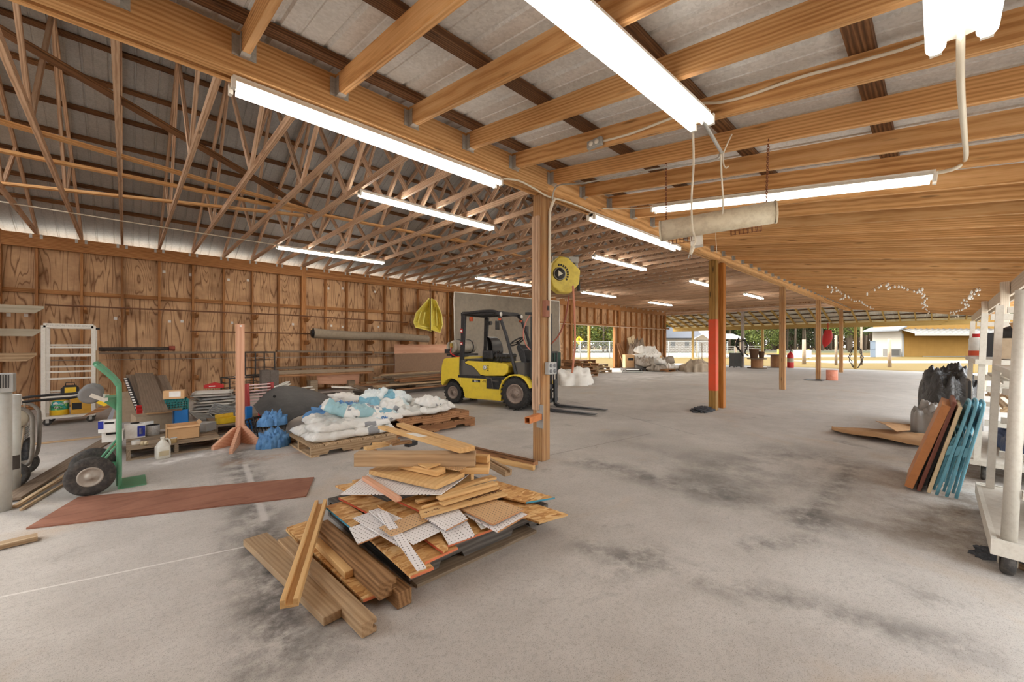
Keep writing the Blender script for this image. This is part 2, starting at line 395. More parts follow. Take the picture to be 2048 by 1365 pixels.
# headers, posts
PX_IN = [-2.0, 3.645, 9.175, 14.95, 20.55, 26.4]
for a, b_ in zip([XB] + PX_IN[1:], PX_IN[1:] + [XE]):
    st(board('header_beam', (a, 3.255, 3.355), (b_, 3.255, 3.355), .09, .27, W_NEW))
    st(board('header_beam', (a, 3.36, 3.36), (b_, 3.36, 3.36), .045, .28, W_NEW))
for a, b_ in [(XB, 7.9), (7.9, 13.45), (13.45, 18.9), (18.9, XE)]:
    st(board('outer_beam', (a, -1.065, lz(-1.06) - .135), (b_, -1.065, lz(-1.06) - .135), .04, .27, W_PAINT))
    st(board('outer_beam', (a, -1.19, lz(-1.2) - .135), (b_, -1.19, lz(-1.2) - .135), .04, .27, W_PAINT))
# end of the building
st(board('end_beam', (28.0, 3.2, 3.64), (28.0, 13.6, 3.64), .09, .28, W_TRUSS))
st(board('end_beam', (28.0, -1.1, 2.9), (28.0, 3.2, 3.4), .09, .2, W_NEW))
st(board('eave_beam', (31.0, -1.6, 2.58), (31.0, 14.3, 2.58), .09, .26, W_GREEN))
for k in range(27):
    y = -1.6 + .61 * k
    st(board('end_rafter', (28.05, y, fz(28.05) + .07), (31.6, y, fz(31.6) + .07), .045, .14, W_GREEN))
for X in (28.7, 29.5, 30.3, 31.1):
    st(board('purlin', (X, -1.7, fz(X) + .165), (X, 14.3, fz(X) + .165), .09, .04, W_OLD))
st(MB().bx(-3.75, -3.65, 6.2, 13.7, 0, 3.9).build('light_block_back', PLY)); st(MB().bx(-3.75, -3.65, -1.3, 3.4, 0, 2.7).build('light_block_back', PLY)); st(MB().bx(-3.65, 2.4, -1.4, -1.3, 0, 2.6).build('light_block_right', PLY))  # walls out of view, added to cut daylight from behind and the right
st(MB().prism([(28.02, 3.3, 3.78), (28.02, 13.55, 3.78), (28.02, 8.4, 6.05)], (.02, 0, 0)).build('wall_gable', PLY))
# ---------------------------------------------------------------- left wall
wl = bpy.data.objects.new('wall_left', None); COL.objects.link(wl); st(wl)
OP0, OP1, OPZ = 17.45, 21.2, 2.49
def wpart(o): o.parent = wl; return st(o)
for i in range(NT0, NT1 + 1):
    x0, x1 = tx(i), tx(i + 1)
    for z0, z1 in ((0.02, 2.58), (2.58, 3.79)):
        a, b_ = x0, x1
        if z1 < 2.6 and OP0 - .3 < (x0 + x1) / 2 < OP1 + .1: z0 = OPZ + .02
        o = MB().bx(-(b_ - a) / 2, (b_ - a) / 2, -.008, .008, 0, z1 - z0).build('wall_panel', PLY); o.location = ((a + b_) / 2, 13.62, z0); wpart(o)
posts_wall = [-1.95, 3.96, 9.6, 15.2, 17.2, 21.9, 27.95]
for i in range(NT0, NT1 + 2):
    x = tx(i); z0 = OPZ if OP0 - .2 < x < OP1 + .2 else 0.04
    wpart(board('wall_stud', (x, 13.54, z0), (x, 13.54, 3.5), .045, .13, W_STUD, up=(0, 1, 0)))
    if not (OP0 - .5 < x < OP1):
        wpart(board('wall_block', (x + .025, 13.56, 2.58), (x + .646, 13.56, 2.58), .045, .09, W_STUD, up=(0, 0, 1)))
for a, b_ in [(XB, 3.9), (4.02, 9.54), (9.66, 15.14), (15.26, 21.84), (21.96, 27.9)]:
    wpart(board('top_plate', (a, 13.455, 3.65), (b_, 13.455, 3.65), .04, .29, W_STUD))
for x in posts_wall: wpart(board('wall_post', (x, 13.5, 0), (x, 13.5, 3.82), .13, .14, W_STUD, up=(0, 1, 0)))
for a, b_ in [(XB, OP0), (OP1, 28)]: wpart(board('bottom_plate', (a, 13.54, .025), (b_, 13.54, .025), .12, .045, W_STUD))
wpart(board('lintel', (OP0, 13.5, OPZ + .07), (OP1, 13.5, OPZ + .07), .1, .14, W_STUD))
wpart(board('trim_batten', (15.2, 13.45, OPZ + .02), (28, 13.45, OPZ + .02), .03, .03, W_PAINT))
# ---------------------------------------------------------------- camera, light
cam = bpy.data.cameras.new('camera'); co_ = bpy.data.objects.new('camera', cam); COL.objects.link(co_)
cam.sensor_width = 36; cam.lens = FOC * 36 / 2048; cam.shift_y = (HOR - 682.5) / 2048; cam.clip_end = 600; cam.clip_start = .05
co_.location = (0, 0, EYE); co_.rotation_euler = (PI / 2, 0, YAW - PI / 2); SC.camera = co_
w = bpy.data.worlds.new('sky'); SC.world = w; w.use_nodes = True; nt = w.node_tree; bg = nt.nodes['Background']
tcn = nt.nodes.new('ShaderNodeTexCoord'); sx = nt.nodes.new('ShaderNodeSeparateXYZ'); rp = nt.nodes.new('ShaderNodeValToRGB')
nt.links.new(tcn.outputs['Generated'], sx.inputs[0]); nt.links.new(sx.outputs[2], rp.inputs[0]); nt.links.new(rp.outputs[0], bg.inputs[0])
rp.color_ramp.elements[0].color = (1, .985, .96, 1); rp.color_ramp.elements[1].color = (.80, .90, 1, 1); bg.inputs[1].default_value = 1.05
sun = bpy.data.lights.new('sun', 'SUN'); sun.energy = 1.7; sun.angle = math.radians(25); sun.color = (1, .93, .82)
so = bpy.data.objects.new('sun', sun); COL.objects.link(so); so.rotation_euler = Vector((-.35, .75, .85)).to_track_quat('Z', 'Y').to_euler()
SC.view_settings.view_transform = 'Standard'; SC.view_settings.look = 'None'; SC.view_settings.gamma = 1; SC.view_settings.exposure = 2.47
SC.view_settings.use_curve_mapping = False
SC.cycles.max_bounces = 6; SC.cycles.diffuse_bounces = 5; SC.cycles.glossy_bounces = 2; SC.cycles.transmission_bounces = 0; SC.cycles.adaptive_threshold = .04
# ---------------------------------------------------------------- support posts
GREYW = rgb(150, 135, 110)
W_POSTG = wood('post_green', rgb(112, 84, 40), rgb(150, 112, 56), rgb(176, 136, 78), ring=11, knots=.9, rough=.6)
W_POSTO = wood('post_amber', rgb(130, 74, 28), rgb(172, 108, 44), rgb(196, 136, 70), ring=11, knots=.9, rough=.6)
PAINT_O = plain('orange_paint', rgb(214, 74, 34), .55, 0, .4, var=.18, dirt=rgb(190, 96, 58), dscale=3)
WHITE_M = plain('white_enamel', rgb(232, 228, 218), .4, 0, .45, var=.05, dirt=rgb(176, 150, 116), dscale=5, damt=.35)
TUBE_M = plain('lamp_glass', rgb(244, 242, 238), .25, 0, .5, var=.02)

TUBE_L = TUBE_M.copy(); TUBE_L.name = 'lamp_glass_dim'
for m_, e_ in ((TUBE_M, LAMP_E), (TUBE_L, LAMP_N)):
    m_.node_tree.nodes['Principled BSDF'].inputs['Emission Color'].default_value = (1, .95, .88, 1); m_.node_tree.nodes['Principled BSDF'].inputs['Emission Strength'].default_value = e_
CABLE_M = plain('cable_white', rgb(226, 216, 196), .5, 0, .4, var=.08)
DARK_M = plain('dark_plastic', rgb(38, 36, 36), .5, 0, .4, var=.2)
def post(name, label, x, y, w, z1, mat, grp='timber posts holding the roof'):
    return tag(board(name, (x, y, 0), (x, y, z1), w, w, mat, up=(0, 1, 0), bevel=.006), label, 'post', grp)
PW = .15
p1 = thing('support_post', 'square timber post with conduit, outlet box and rusty square tube, nearest to the lumber pile', 'post', (3.68, 3.345, 0), group='timber posts holding the roof')
board('post_shaft', (0, 0, 0), (0, 0, 3.22), PW, PW, W_POST, p1, up=(0, 1, 0), bevel=.006)
board('facing_plank', (-.096, .0, .62), (-.096, .0, 2.95), .10, .04, W_TRUSS, p1, up=(1, 0, 0))
p2 = thing('support_post', 'weathered timber post spray painted bright orange from knee to head height', 'post', (9.17, 3.34, 0), group='timber posts holding the roof')
board('post_shaft', (0, 0, 0), (0, 0, 3.22), PW, PW, W_POSTG, p2, up=(0, 1, 0), bevel=.006)
MB().bx(-.0765, .0735, -.0765, .0765, .42, 1.95).build('orange_paint', PAINT_O, p2)
post('support_post', 'amber timber post standing right behind the orange painted post', 9.63, 3.345, PW, 3.22, W_POSTO)
post('support_post', 'grey brown timber post third in the row, with a dark band above eye level', 14.98, 3.38, PW, 3.22, W_POST)
post('support_post', 'timber post fourth in the row, standing beside the salmon coloured bucket', 20.45, 3.37, PW, 3.22, W_POST)
post('support_post', 'thin looking timber post fifth in the row, right of the hanging red bag', 26.5, 3.42, PW, 3.22, W_POST)
tag(board('support_post', (28.0, 8.45, 0), (28.0, 8.45, 3.5), .16, .16, plain('silver_post', rgb(176, 166, 158), .5, .2, .4, var=.2, dirt=rgb(110, 90, 80)), up=(0, 1, 0)), 'silvery grey post at the far end with cables hung on it', 'post', 'timber posts holding the roof')
for x, y, l in [(30.95, 12.75, 'yellowish timber post at the far left corner of the end roof'), (31.0, 8.15, 'yellowish timber post at the far eave behind the grey cabinet'), (31.0, 3.35, 'yellowish timber post at the far eave in front of the yellow building'), (31.0, -1.2, 'yellowish timber post at the far eave seen behind the white racks')]:
    post('eave_post', l, x, y, .14, 2.46, W_GREEN, 'posts of the far eave')
for x, l in [(13.45, 'whitewashed post under the outer eave beam, the nearer of two behind the white racks'), (18.9, 'whitewashed post under the outer eave beam, the farther of two behind the white racks')]:
    post('eave_post', l, x, -.97, .13, lz(-.97) - .0, W_PAINT, 'whitewashed posts of the outer eave')
post('eave_post', 'timber post standing outside the opening in the plywood wall', 20.9, 15.0, .14, 2.9, W_GREEN)
# ---------------------------------------------------------------- fluorescent lights
def strip_light(label, a, b, up=(0, 0, 1), wid=.11, tubes=2, lamp_r=.019, hooks=()):
    a, b = Vector(a), Vector(b); M, L = frame(a, b, up)
    t = thing('strip_light', label, 'light', M=M, group='fluorescent strip lights')
    hw = wid / 2; h = L / 2
    m = MB().bx(-h, h, -hw * .75, hw * .75, .03, .075)
    m.prism([(-h, -hw, .03), (-h, -hw * .75, .06), (-h, hw * .75, .06), (-h, hw, .03), (-h, .012, .022), (-h, 0, .0), (-h, -.012, .022)], (L, 0, 0))
    m.build('housing', WHITE_M, t)
    for s in ((-1, 1) if tubes == 2 else (0,)):
        MB().cyl((-h + .03, s * hw * .78, 0), (h - .03, s * hw * .78, 0), lamp_r, n=14).build('lamp_tube', TUBE_M if a.y > 5 else TUBE_L, t)
        for e in (-1, 1):
            MB().bx(e * h - .012, e * h + .012, s * hw * .78 - .02, s * hw * .78 + .02, -.022, .05).build('lamp_holder', WHITE_M, t)
    for x in hooks: MB().cyl((x, 0, .07), (x, 0, .27), .006, n=6).build('hanger_rod', STEEL_G, t)
    return t
L1a = (.52, 3.29, 3.165); L1b = (2.95, 3.29, 3.165)
strip_light('long twin-tube strip light fixed under the main header, nearest of the two there', (.52, 3.30, 3.14), (2.93, 3.30, 3.14), wid=.13)
strip_light('long twin-tube strip light under the header just past the post with conduit', (4.62, 3.28, 3.14), (7.28, 3.28, 3.14), wid=.13)
strip_light('large twin-tube strip light with rust streaks running across the rafters overhead', (.35, 1.21, lz(1.2) - .09), (2.95, 1.15, lz(1.2) - .09), wid=.16, lamp_r=.026)
strip_light('twin-tube strip light at the top right corner with fat round tubes', (.6, -.07, lz(-.06) - .09), (2.74, -.07, lz(-.06) - .09), wid=.2, lamp_r=.034)
strip_light('twin-tube strip light mounted along a rafter above the tube heater', (4.95, 2.54, lz(2.54) - .10), (4.95, .02, lz(.02) - .08), up=(0, -LS, 1), wid=.13)
for (x, y, l) in [(2.6, 6.14, 'twin-tube strip light hung below the trusses, nearest one over the middle of the bay'), (2.6, 10.85, 'twin-tube strip light hung below the trusses near the plywood wall, above the rods'),
                  (8.75, 11.0, 'strip light below the trusses above the forklift'), (8.9, 6.25, 'strip light below the trusses just right of the yellow hose reel'),
                  (14.5, 10.8, 'strip light below the trusses in front of the open doorway in the wall'), (20.5, 10.8, 'small looking strip light farthest along the plywood wall side'),
                  (14.8, 6.18, 'strip light ending at the orange post, below the trusses'), (20.4, 6.08, 'small strip light between the orange post pair and the third post')]:
    strip_light(l, (x, y, 3.715), (x + 2.69, y, 3.715), wid=.13, hooks=(-1.1, 1.1) if x > 8 and y > 10.5 and x < 20 else ())
# ---------------------------------------------------------------- tube heater on chains
ha, hb = PZ(1320, 463, 2.62), PZ(1553, 424, 2.68)
HM, HL = frame(ha, hb)
ht = thing('tube_heater', 'cream cylindrical heater hanging on chains with two wire guards', 'heater', M=HM)
CREAM = plain('cream_enamel', rgb(226, 214, 188), .5, 0, .4, var=.08, dirt=rgb(150, 120, 84), dscale=4, damt=.5)
RUST = plain('rust', rgb(132, 82, 56), .8, .2, .3, var=.3, dirt=rgb(90, 50, 34), dscale=20)
MB().cyl((-HL / 2, 0, 0), (HL / 2, 0, 0), .105, n=28).build('shell', CREAM, ht)
for e in (-1, 1): MB().lathe([(.0, 0), (.09, 0), (.11, .004), (.11, .02)] if e < 0 else [(.11, -.02), (.11, -.004), (.09, 0), (0, 0)], (e * (HL / 2 + .004), 0, 0), 'X').build('end_cap', CREAM, ht)
for cx in (-.32, .27):
    g = MB()
    for k in range(8): 
        x = cx - .13 + k * .037
        g.tube([(x, .09, -.06), (x, .125, -.09), (x, .10, -.14), (x, .03, -.15), (x, .0, -.11)], .003, 5)
    for y, z in ((.125, -.09), (.09, -.06), (.03, -.15)): g.tube([(cx - .135, y, z), (cx + .135, y, z)], .003, 5)
    g.build('wire_guard', RUST, ht)
MB().bx(-.24, -.12, .03, .16, -.2, -.09).build('control_box', WHITE_M, ht)
MB().tube([(.0, .06, -.09), (.0, .07, -.2), (.002, .07, -.3)], .0025, 5).build('pull_cord', CABLE_M, ht)
for u, v0, lab in ((1332, 322, 'a'), (1537, 279, 'b')):
    top = PZ(u, v0, 3.14 if u < 1400 else 3.02); 
    tt = 0.15 if u < 1400 else .85
    bot = ha.lerp(hb, .06 if u < 1400 else .92) + V(0, 0, .1)
    ch = MB(); n = int((top - bot).length / .028)
    for k in range(n):
        p = bot.lerp(top, (k + .5) / n); d = (top - bot).normalized(); q = V(1, 0, 0) if k % 2 else V(0, 1, 0)
        ch.tube([p + (d * math.cos(a) * .02 + q * math.sin(a) * .009) for a in [i * PI / 4 for i in range(8)]], .0028, 5, closed=True)
    tag(ch.build('chain', RUST), 'thin rusty chain holding the left end of the cream heater' if u < 1400 else 'thin rusty chain holding the right end of the cream heater', 'chain', 'heater chains')
# ---------------------------------------------------------------- wiring
def cable(name, label, pts, r, mat=CABLE_M, cat='cable', n=8, group=None): return tag(MB().tube(pts, r, n).build(name, mat), label, cat, group)
def smooth(pts, k=6):
    pts = [Vector(p) for p in pts]; out = []
    for i in range(len(pts) - 1):
        p0 = pts[max(i - 1, 0)]; p1, p2 = pts[i], pts[i + 1]; p3 = pts[min(i + 2, len(pts) - 1)]
        for j in range(k):
            t = j / k
            out.append(.5 * ((2 * p1) + (p2 - p0) * t + (2 * p0 - 5 * p1 + 4 * p2 - p3) * t * t + (3 * p1 - p0 - 3 * p2 + p3) * t ** 3))
    return out + [pts[-1]]
xk = xr(4) - .035
cd = smooth([PX(1205, 283, xk), PX(1260, 268, xk), PX(1326, 243, xk), PX(1372, 225, xk), PX(1395, 208, xk), PX(1440, 205, xk), PX(1500, 190, xk), PX(1600, 155, xk), PX(1700, 128, xk), PX(1800, 100, xk), PX(1880, 72, xk)])
cable('conduit', 'white flexible conduit clipped along a rafter to the corner light', cd, .010)
ob = thing('outlet_box', 'small grey outlet box with two sockets on the side of a rafter', 'outlet', PX(1190, 287, xk - .02), rz=PI / 2)
GREYP = plain('grey_metal', rgb(168, 168, 164), .5, .3, .4, var=.1)
MB().bx(-.075, .075, -.02, .02, -.035, .035).build('box', GREYP, ob, bevel=.005)
for s in (-.03, .03): MB().lathe([(0, .006), (.02, .006), (.022, 0)], (s, .02, 0), 'Y', 16).build('socket', WHITE_M, ob)
# the drop cord with the plug beside the heater
zc = 2.75
top = PX(1386, 272, 3.06); 
dp = [top + V(0, 0, .02), PX(1387, 330, 3.3), PX(1383, 400, 3.6), PX(1385, 455, 3.75), PX(1391, 480, 3.75), PX(1386, 494, 3.75)]
dc = thing('drop_cord', 'white cord hanging from the overhead light with an open plug end', 'cord', dp[0])
MB().tube(smooth(dp), .008, 8).build('cord', CABLE_M, dc, off=dp[0])
MB().cyl(dp[-1], dp[-1] + (dp[-1] - dp[-2]).normalized() * .07, .019, .014, 12).build('plug', CABLE_M, dc, off=dp[0])
e = dp[-1] + (dp[-1] - dp[-2]).normalized() * .07
for s in (-1, 1): MB().bar(e + V(0, s * .008, 0), e + V(-.01, s * .014, -.035), .003, .008).build('prong', STEEL_G, dc, off=dp[0])
cable('power_cable', 'cream cable dropping straight to the top of the cylindrical heater', smooth([PX(1441, 308, 3.65), PX(1443, 350, 3.8), PX(1446, 400, 4.0), PX(1445, 428, 4.15)]), .007)
cable('power_cable', 'cream hooked cable end dangling beside the heater supply', smooth([PX(1464, 268, 3.6), PX(1447, 306, 3.62), PX(1447, 328, 3.62), PX(1452, 336, 3.62), PX(1457, 332, 3.62)]), .006)
cable('conduit', 'bare grey conduit stub leaving the end of the large overhead light', [(2.95, 1.15, lz(1.15) - .04), PX(1443, 305, 3.66)], .014, STEEL_G)
cable('conduit', 'grey conduit running up along a rafter to the post with outlets', smooth([PX(1440, 308, 3.66), PX(1420, 322, 3.66), PX(1300, 340, 3.66), PX(1170, 366, 3.66), PX(1115, 372, 3.67), (3.70, 3.19, 3.14)]), .009, STEEL_G)
cable('conduit', 'thick white conduit dropping from the corner light down to the rafter light', smooth([(2.72, -.07, lz(-.06) - .04), PX(1921, 150, 2.95), PX(1924, 210, 3.3), PX(1929, 270, 4.0), PX(1931, 318, 4.9), PX(1910, 337, 4.9), PX(1874, 346, 4.94)]), .015)
cable('cable', 'white cable strung between the strip lights above the plywood wall', [PY(-40, 397, 10.85), PY(230, 440, 10.85), PY(553, 490, 10.85)], .011)
cable('cable', 'white cable looped from the nearest light under the header to the post', smooth([(2.95, 3.24, 3.2), (3.15, 3.2, 3.22), (3.4, 3.2, 3.2), (3.62, 3.2, 3.17), (3.95, 3.2, 3.19), (4.3, 3.21, 3.2), (4.62, 3.24, 3.2)]), .011)
cable('conduit', 'white cable running from the header out to the rafter light', smooth([(4.75, 3.19, 3.28), PX(1240, 418, 4.97), PX(1306, 415, 4.97)]), .008)
# conduit and boxes on the first post
cable('conduit', 'white conduit pipe running down the side of the post with outlets', smooth([(3.72, 3.16, 3.16), (3.725, 3.2, 3.12), (3.725, 3.25, 3.02)]) + [V(3.725, 3.255, 2.0), V(3.725, 3.255, 1.18)], .018)
bx_ = thing('switch_box', 'reddish brown switch box partway up the post with conduit', 'box', PY(1091, 618, 3.25))
MB().bx(-.035, .035, -.04, .02, -.1, .1).build('case', plain('brown_box', rgb(150, 100, 78), .6, 0, .3, var=.15), bx_, bevel=.006)
MB().bx(-.012, .012, -.05, -.04, -.02, .03).build('lever', DARK_M, bx_)
ob = thing('outlet_box', 'grey metal box with four sockets at waist height on the post', 'outlet', (3.725, 3.235, 1.12))
MB().bx(-.075, .075, -.035, .03, -.075, .075).build('box', GREYP, ob, bevel=.008)
for sx in (-.035, .035):
    for sz in (-.033, .033): MB().lathe([(0, -.043), (.022, -.043), (.025, -.035)], (sx, 0, sz), 'Y', 16).build('socket', plain('socket_grey', rgb(120, 122, 124), .5, 0, .4), ob)
# square tube bracket low on the post
rb = thing('square_tube', 'rusty orange square steel tube sticking out of the post near its foot', 'bracket', PX(1080, 833, 3.594))
q0, q1 = V(-.0, 0, 0), V(-.27, -.05, -.01)
TUBO = plain('rusty_tube', rgb(206, 128, 70), .6, .1, .4, var=.2, dirt=rgb(120, 66, 40))
tq = MB(); M_, L_ = frame(q0, q1)
for dy, dz, w_, h_ in ((0, .032, .07, .006), (0, -.032, .07, .006), (.032, 0, .006, .058), (-.032, 0, .006, .058)):
    tq.box(None, (L_, w_, h_), M=M_ @ Matrix.Translation((0, dy, dz)))
tq.build('tube', TUBO, rb); MB().box(None, (.05, .055, .055), M=M_ @ Matrix.Translation((-L_ / 2 + .1, 0, 0))).build('tube_core', DARK_M, rb)
MB().bx(-.006, .005, -.05, .05, -.14, .14).build('back_plate', GREYP, rb)
# ---------------------------------------------------------------- hose reel
rc = PX(1124, 551, 4.06); rl = thing('hose_reel', 'yellow hose reel with round black badge hanging behind the first post', 'hose reel', rc, rz=YAW - PI / 2 + .25)
YEL = plain('reel_yellow', rgb(226, 206, 92), .45, 0, .45, var=.06, dirt=rgb(150, 120, 60), dscale=5)
pts = [(-.19, -.06), (-.16, .13), (-.06, .23), (.05, .215), (.22, .06), (.2, -.12), (.08, -.24), (-.06, -.235), (-.16, -.16)]
MB().prism([(x, -.09, z) for x, z in pts], (0, .16, 0)).build('case', YEL, rl, bevel=.02, seg=3)
MB().lathe([(0, -.105), (.075, -.105), (.085, -.09)], (-.07, 0, .0), 'Y', 28).build('badge', DARK_M, rl)
MB().lathe([(.07, -.107), (.078, -.107), (.078, -.1), (.07, -.1)], (-.07, 0, .0), 'Y', 28).build('badge_ring', GREYP, rl)
MB().prism([(-.09, -.112, -.035), (-.09, -.112, .04), (-.03, -.112, 0)], (0, .006, 0)).build('badge_arrow', plain('badge_white', rgb(226, 222, 205), .5), rl)
arc = MB()
for k in range(9):
    a0 = math.radians(100 - k * 16); a1 = math.radians(100 - (k + .7) * 16)
    arc.prism([(-.07 + r * math.cos(a), -.093, r * math.sin(a)) for r, a in ((.1, a0), (.128, a0), (.128, a1), (.1, a1))], (0, .004, 0))
arc.build('badge_lettering', DARK_M, rl)
MB().bx(.17, .21, -.03, .11, -.1, .2).bx(.1, .21, -.05, .11, .16, .24).bx(-.1, .2, .07, .1, .18, .26).build('mount', GREYP, rl, bevel=.006)
MB().tube(smooth([(.2, -.03, .0), (.205, -.05, -.1), (.21, -.05, -.2)]), .022, 10).build('hose_outlet', DARK_M, rl)
hs = [PX(1146, 572, 4.05), PX(1148, 610, 4.05), PX(1150, 680, 4.05), PX(1146, 732, 4.05)]
hose = tag(MB().tube(smooth(hs + [PX(1144, 746, 4.05)]), .013, 8).build('hanging_hose', plain('hose_red', rgb(196, 130, 104), .6, 0, .3, var=.15)), 'reddish hose hanging straight down from the yellow reel', 'hose')
tag(MB().tube(smooth([PX(1138, 592, 4.02), PX(1130, 640, 4.0), PX(1118, 670, 3.95), PX(1103, 688, 3.85)]), .010, 8).build('hanging_hose', plain('hose_dark', rgb(150, 88, 70), .6, 0, .3, var=.15)), 'thin hose curving from the yellow reel back to the post', 'hose')
from mathutils import noise as NZ
# ---------------------------------------------------------------- shared materials and shapes
CARD = plain('cardboard', rgb(206, 166, 122), .85, 0, .15, var=.06, dirt=rgb(170, 130, 92), dscale=4, damt=.3)
CARD_G = plain('dusty_cardboard', rgb(172, 152, 128), .85, 0, .15, var=.08, dirt=rgb(132, 112, 92), dscale=5)
RUBBER = plain('rubber', rgb(58, 55, 53), .75, 0, .3, var=.2, dirt=rgb(120, 112, 102), dscale=9, damt=.5)
RIM = plain('wheel_rim', rgb(176, 168, 156), .5, .3, .4, var=.15, dirt=rgb(120, 100, 80))
WHITE_P = plain('white_paint_worn', rgb(214, 208, 196), .55, .1, .4, var=.06, dirt=rgb(140, 122, 100), dscale=12, damt=.22)
GREEN = plain('green_paint', rgb(88, 152, 116), .45, .1, .45, var=.1, dirt=rgb(130, 150, 128), dscale=10, damt=.5)
YELLOW = plain('yellow_plastic', rgb(232, 192, 44), .45, 0, .4, var=.06, dirt=rgb(160, 120, 50), dscale=5, damt=.3)
BLUE = plain('blue_plastic', rgb(36, 118, 192), .5, 0, .4, var=.1)
TEAL = plain('teal_plastic', rgb(26, 110, 108), .5, 0, .4, var=.1)
RED = plain('red_paint', rgb(186, 42, 40), .5, 0, .4, var=.12)
PAPER = plain('white_paper', rgb(236, 233, 226), .7, 0, .2, var=.04, dirt=rgb(200, 190, 175))
INKB = plain('ink_blue', rgb(44, 56, 150), .6); INK = plain('ink_black', rgb(42, 40, 40), .7)
GREYW_ = wood('weathered_board', rgb(116, 98, 78), rgb(152, 134, 112), rgb(178, 162, 140), ring=12, knots=.5, var=.3, contrast=.6)
GREYD = wood('dusty_board', rgb(92, 76, 62), rgb(128, 110, 92), rgb(158, 140, 120), ring=10, knots=.3, var=.3, contrast=.35)
W_PAL = wood('pallet_wood', rgb(140, 112, 80), rgb(186, 158, 124), rgb(208, 184, 152), ring=12, knots=.6, var=.3)
W_PALD = wood('pallet_dark', rgb(58, 54, 50), rgb(92, 86, 80), rgb(122, 116, 108), ring=12, knots=.5, var=.3)
W_BRN = wood('brown_board', rgb(110, 72, 44), rgb(152, 108, 72), rgb(180, 138, 100), ring=12, knots=.6, var=.3)
W_PINK = wood('primed_board', rgb(196, 142, 112), rgb(214, 164, 134), rgb(224, 180, 150), ring=8, knots=.4, var=.1)
IRON = plain('rusty_iron', rgb(112, 84, 66), .75, .4, .3, var=.25, dirt=rgb(70, 48, 38), dscale=12)
def pallet(label, x0, y0, z0, lx, ly, mat, rz=0.0, name='pallet', group=None, deckgap=.018, nb=8, sx=True):
    """deck boards run along local X, three notched stringers along local Y"""
    t = thing(name, label, 'pallet', (x0, y0, z0), rz, group)
    bw = (ly - deckgap * (nb - 1)) / nb
    for k in range(nb):
        y = bw / 2 + k * (bw + deckgap)
        board('deck_board', (0, y, .132), (lx, y, .132), bw, .02, mat, t, up=(0, 0, 1))
    for x in (.02, lx / 2, lx - .02):
        pr = [(0, .021), (.15, .021), (.2, .021), (.22, .06), (.38, .06), (.4, .021), (ly - .4, .021), (ly - .38, .06), (ly - .22, .06), (ly - .2, .021), (ly, .021), (ly, .121), (0, .121)]
        o = MB().prism([(y, 0, z) for y, z in pr], (0, .04, 0)).build('stringer', mat, t); o.matrix_local = Matrix(((0, -1, 0, x + .02), (1, 0, 0, 0), (0, 0, 1, 0), (0, 0, 0, 1)))
    for y in (.05, ly / 2, ly - .05): board('bottom_board', (0, y, .01), (lx, y, .01), .1, .02, mat, t)
    return t
def can(label, p, r, h, body, band=None, name='paint_can', lid=STEEL_G, handle=True, M=None, cat='can'):
    t = thing(name, label, cat, p, M=M)
    MB().lathe([(0, 0), (r * .97, 0), (r, .004), (r, h - .004), (r * .97, h)], n=24).build('body', body, t)
    MB().lathe([(r * .99, h - .006), (r * 1.02, h), (r * .9, h + .002), (r * .86, h - .006), (0, h - .006)], n=24).build('lid', lid, t)
    if band: MB().lathe([(r * 1.004, h * .12), (r * 1.004, h * .85)], n=24).build('label_band', band, t)
    if handle: MB().tube([(r * math.cos(a), -r * .2 - .3 * r * math.sin(a), h * .8 - .5 * r * math.sin(a)) for a in [i * PI / 8 for i in range(9)]], .002, 5).build('wire_handle', STEEL_G, t)
    return t
def crate_box(name, label, cat, c, d, rz, mat, bands=(), group=None):
    t = thing(name, label, cat, c, rz, group); MB().bx(-d[0] / 2, d[0] / 2, -d[1] / 2, d[1] / 2, 0, d[2]).build('body', mat, t, bevel=.004)
    for (n, m, x0, x1, z0, z1, side) in bands:
        if side == 'f': MB().bx(x0, x1, -d[1] / 2 - .002, -d[1] / 2 - .0005, z0, z1).build(n, m, t)
        elif side == 'l': MB().bx(-d[0] / 2 - .002, -d[0] / 2 - .0005, x0, x1, z0, z1).build(n, m, t)
        else: MB().bx(x0, x1, z0, z1, d[2] + .0005, d[2] + .002).build(n, m, t)
    return t
def openbox(name, label, cat, loc, rz, w, d, h, mat, flaps=None, th=.006, group=None):
    t = thing(name, label, cat, loc, rz, group)
    m = MB().bx(-w / 2, w / 2, -d / 2, d / 2, 0, th)
    m.bx(-w / 2, w / 2, -d / 2, -d / 2 + th, 0, h).bx(-w / 2, w / 2, d / 2 - th, d / 2, 0, h).bx(-w / 2, -w / 2 + th, -d / 2, d / 2, 0, h).bx(w / 2 - th, w / 2, -d / 2, d / 2, 0, h)
    m.build('body', mat, t)
    for i, (side, ang, ln) in enumerate(flaps or []):
        c, s = math.cos(ang) * ln, math.sin(ang) * ln
        q = {'f': ((-w / 2, -d / 2, h), (w, 0, 0), (0, -c, s)), 'b': ((-w / 2, d / 2, h), (w, 0, 0), (0, c, s)), 'l': ((-w / 2, -d / 2, h), (0, d, 0), (-c, 0, s)), 'r': ((w / 2, -d / 2, h), (0, d, 0), (c, 0, s))}[side]
        a, e1, e2 = map(Vector, q); MB().add([a, a + e1, a + e1 + e2, a + e2], [(0, 1, 2, 3)]).build('flap', mat, t, solid=.005)
    return t
